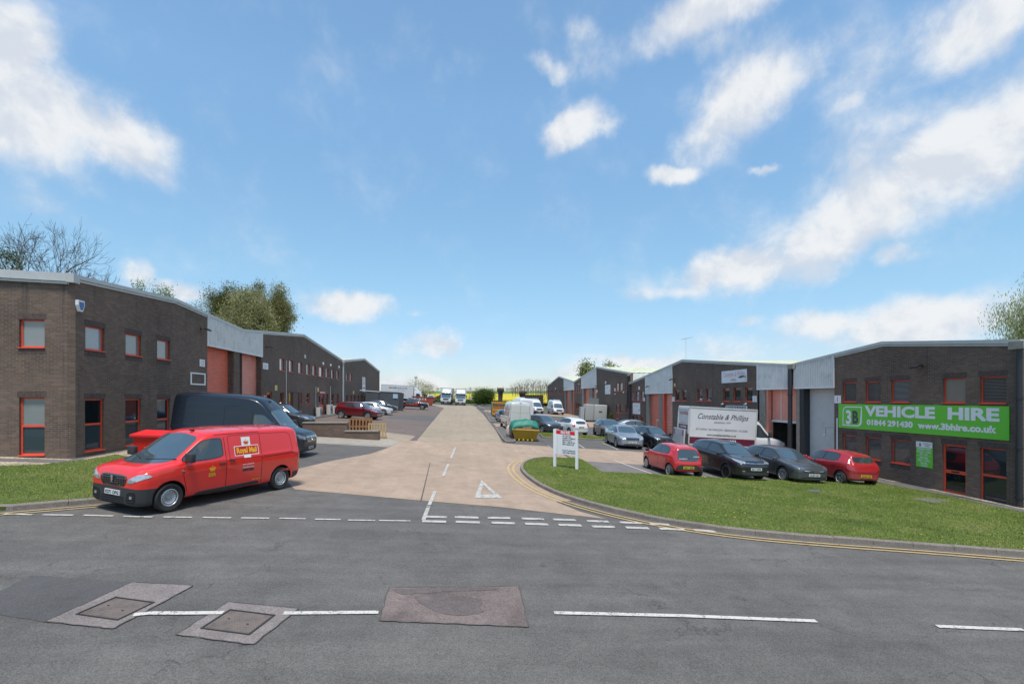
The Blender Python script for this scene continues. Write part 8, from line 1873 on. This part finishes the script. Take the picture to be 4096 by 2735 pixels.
# conifer in a pot and shrubs by the doors
def shrub(reg, x, yb, yt, w, label, m, name, seed, pot=True, cone=False):
    b = G(reg(x, yb)); s = b.dot(FW) / 1140; H = (reg(x, yb)[1] - reg(x, yt)[1]) * s; Wd = (reg(x + w, yb)[0] - reg(x, yb)[0]) * s; r = random.Random(seed); o = empty(name, b, 0, label, 'plant'); mb = MB(); z0 = 0
    if pot: mb.lathe([(0, .02), (Wd * .28, 0), (Wd * .36, H * .2), (Wd * .34, H * .2), (0, H * .18)], 14); mb.build('pot', T_trim, o); z0 = H * .18
    else: mb.tube((0, 0, 0), (0, 0, H * .5), .03, n=5); mb.build('stem', M_bark, o)
    tips = []
    for i in range(60):
        t = r.random(); k = (1 - t ** 1.5 * .75) if cone else math.sin(math.pi * (.15 + .8 * t)); a = r.uniform(0, 6.28); q = k * Wd * .42 * math.sqrt(r.random()); tips.append((Vector((q * math.cos(a), q * math.sin(a), z0 + t * (H - z0) * .95)), None))
    vs, fs = leaves(tips, 40, Wd * .09, .05, seed, 0, 1.6); me = bpy.data.meshes.new('foliage'); me.from_pydata([tuple(v) for v in vs], [], fs); link('foliage', me, m, o)
shrub(D4, 735, 1075, 880, 90, 'golden conifer bush, left of the pair in a dark pot', F_gold, 'potted_conifer', 61, cone=True); shrub(D4, 800, 1075, 850, 90, 'golden conifer bush, right of the pair in a dark pot', F_gold, 'potted_conifer', 62, cone=True)
shrub(D4, 1262, 1150, 1000, 140, 'loose olive shrub beside the narrow red framed door', F_olive, 'leafy_shrub', 63, pot=False)
# hedge along the far boundary
def hedge(x0, x1, y, h, dp, label, m, n, seed, size=.12):
    r = random.Random(seed); tips = []
    for i in range(n):
        x = r.uniform(x0, x1); yy = y + r.uniform(-dp, dp) / 2; hh = h * (.75 + .3 * mn.noise(Vector((x * .35, 0, seed)))); tips.append((Vector((x, yy, g(x, yy) + hh * math.sqrt(r.random()))), None))
    vs, fs = leaves(tips, 9, .22, size, seed, 0, 1.6); me = bpy.data.meshes.new('hedge'); me.from_pydata([tuple(v) for v in vs], [], fs); o = link('hedge', me, m); tag(o, label, 'hedge')
hedge(-48, -4, 133, 1.9, 2.4, 'scrubby brown and green hedge behind the white lorries', F_brown, 3400, 71); hedge(-48, -2, 132, 1.0, 3.2, 'low green growth at the foot of the hedge', F_mid, 3200, 72)
hedge(-2, 16, 134, .9, 2, 'thin hedge under the fence beyond the waste container', F_mid, 1500, 73)
sheet('verge', [(-50, 126.5), (10, 126.5), (20, 129), (20, 138), (-50, 138)], .03, G_turf)
# post and rail fence
o = empty('boundary_fence', (0, 0, 0), 0, 'dark post and rail fence along the rapeseed field', 'fence')
for i in range(20): x = -4 + i * 1.8; mb = MB(); mb.box((x, 136, g(x, 136)), (x + .1, 136.1, g(x, 136) + 1.5)); mb.build('post', M_bark2, o)
for z in (.7, 1.35): mb = MB(); mb.tube((-4, 136, g(-4, 136) + z), (30, 136, g(30, 136) + z), .05, n=5); mb.build('rail', M_bark2, o)
for s_, (x, y, w_, h_) in enumerate([(19.5, 121, 3.2, 2.2)]):
    o = empty('boarded_gate', (x - 4.5, y - 1.5, g(x, y)), 0, 'dark boarded gate beside the farthest right unit', 'gate'); mb = MB()
    for i in range(10): mb.box((i * .5, 0, 0), (i * .5 + .48, .05, h_ + 1.1))
    mb.build('boards', mat('black_stained_boards', (.02, .02, .02), .8), o)
# skyline trees and far wood
def far_tree(x, y, h, w_, m, seed, label, grp, bare=False):
    r = random.Random(seed); z = g(x, y); o = empty('distant_tree', (x, y, z), 0, label, 'tree', grp); mb = MB(); mb.tube((0, 0, 0), (0, 0, h * .7), h * .02, h * .01, 5)
    if bare:
        for i in range(14): a = r.uniform(0, 6.28); t = r.uniform(.25, .7); mb.tube((0, 0, h * t), (math.cos(a) * w_ * .45, math.sin(a) * w_ * .45, h * min(1, t + r.uniform(.2, .4))), h * .006, h * .003, 3)
    mb.build('trunk', M_bark2, o); tips = []
    for i in range(26):
        a = r.uniform(0, 6.28); e = r.uniform(-1, 1); q = math.sqrt(1 - e * e) * w_ / 2 * r.random() ** .4; tips.append((Vector((q * math.cos(a), q * math.sin(a), h * .62 + e * h * .36)), None))
    vs, fs = leaves(tips, 16 if bare else 60, w_ * .12, w_ * (.014 if bare else .018), seed, 0, 2.2 if bare else 1.4); me = bpy.data.meshes.new('crown'); me.from_pydata([tuple(v) for v in vs], [], fs); link('crown', me, m, o)
r = random.Random(99)
for i in range(17):
    px = 1176 + i * 5.2 + r.uniform(-1.5, 1.5); dp = r.uniform(250, 300); q = AT((px, 905), dp); far_tree(q.x, q.y, r.uniform(7.5, 9.5) + i * .1 , r.uniform(4, 6), F_brown, 100 + i, 'bare grey tree of the wood beyond the rapeseed field', 'bare trees of the wood beyond the rapeseed field', True)
for i, px in enumerate((1003, 1012, 1026, 1040, 1068, 1079, 1093, 1131, 1141, 1163, 1168, 1174, 1181, 1189, 1196)):
    q = AT((px, 905), 1380); far_tree(q.x, q.y, r.uniform(7, 12), r.uniform(7, 13), F_dark, 200 + i, 'small dark tree on the green skyline', 'small dark trees along the green skyline')
for i, (px, w_, h_, dp, m, lab) in enumerate([(960, 10, 5.5, 150, F_grey, 'loose pale willow behind the small white van'), (985, 8, 4.6, 155, F_olive, 'low olive scrub tree left of the white lorries'), (1076, 7, 4.2, 165, F_brown, 'bare brown tree right of the white lorries'), (1090, 6, 3.8, 170, F_brown, 'small bare brown tree beside the round bush'), (1245, 6, 5, 150, F_brown, 'thin bare tree beside the farthest right unit'), (975, 9, 4.4, 190, F_brown, 'bare twiggy tree beyond the scrub')]):
    q = AT((px, 905), dp); far_tree(q.x, q.y, h_, w_ * .7, m, 300 + i, lab, 'scattered trees at the end of the road', m is F_brown)
q = AT((1210, 905), 560); grid_sheet('far_wood_floor', q.x - 160, q.x + 200, 500, 640, 12, 6, 2.5, leafless := groundmat('winter_wood', g3(.085, .08, .06, .25), .3, .95, 1.2, .4, .3), 8)
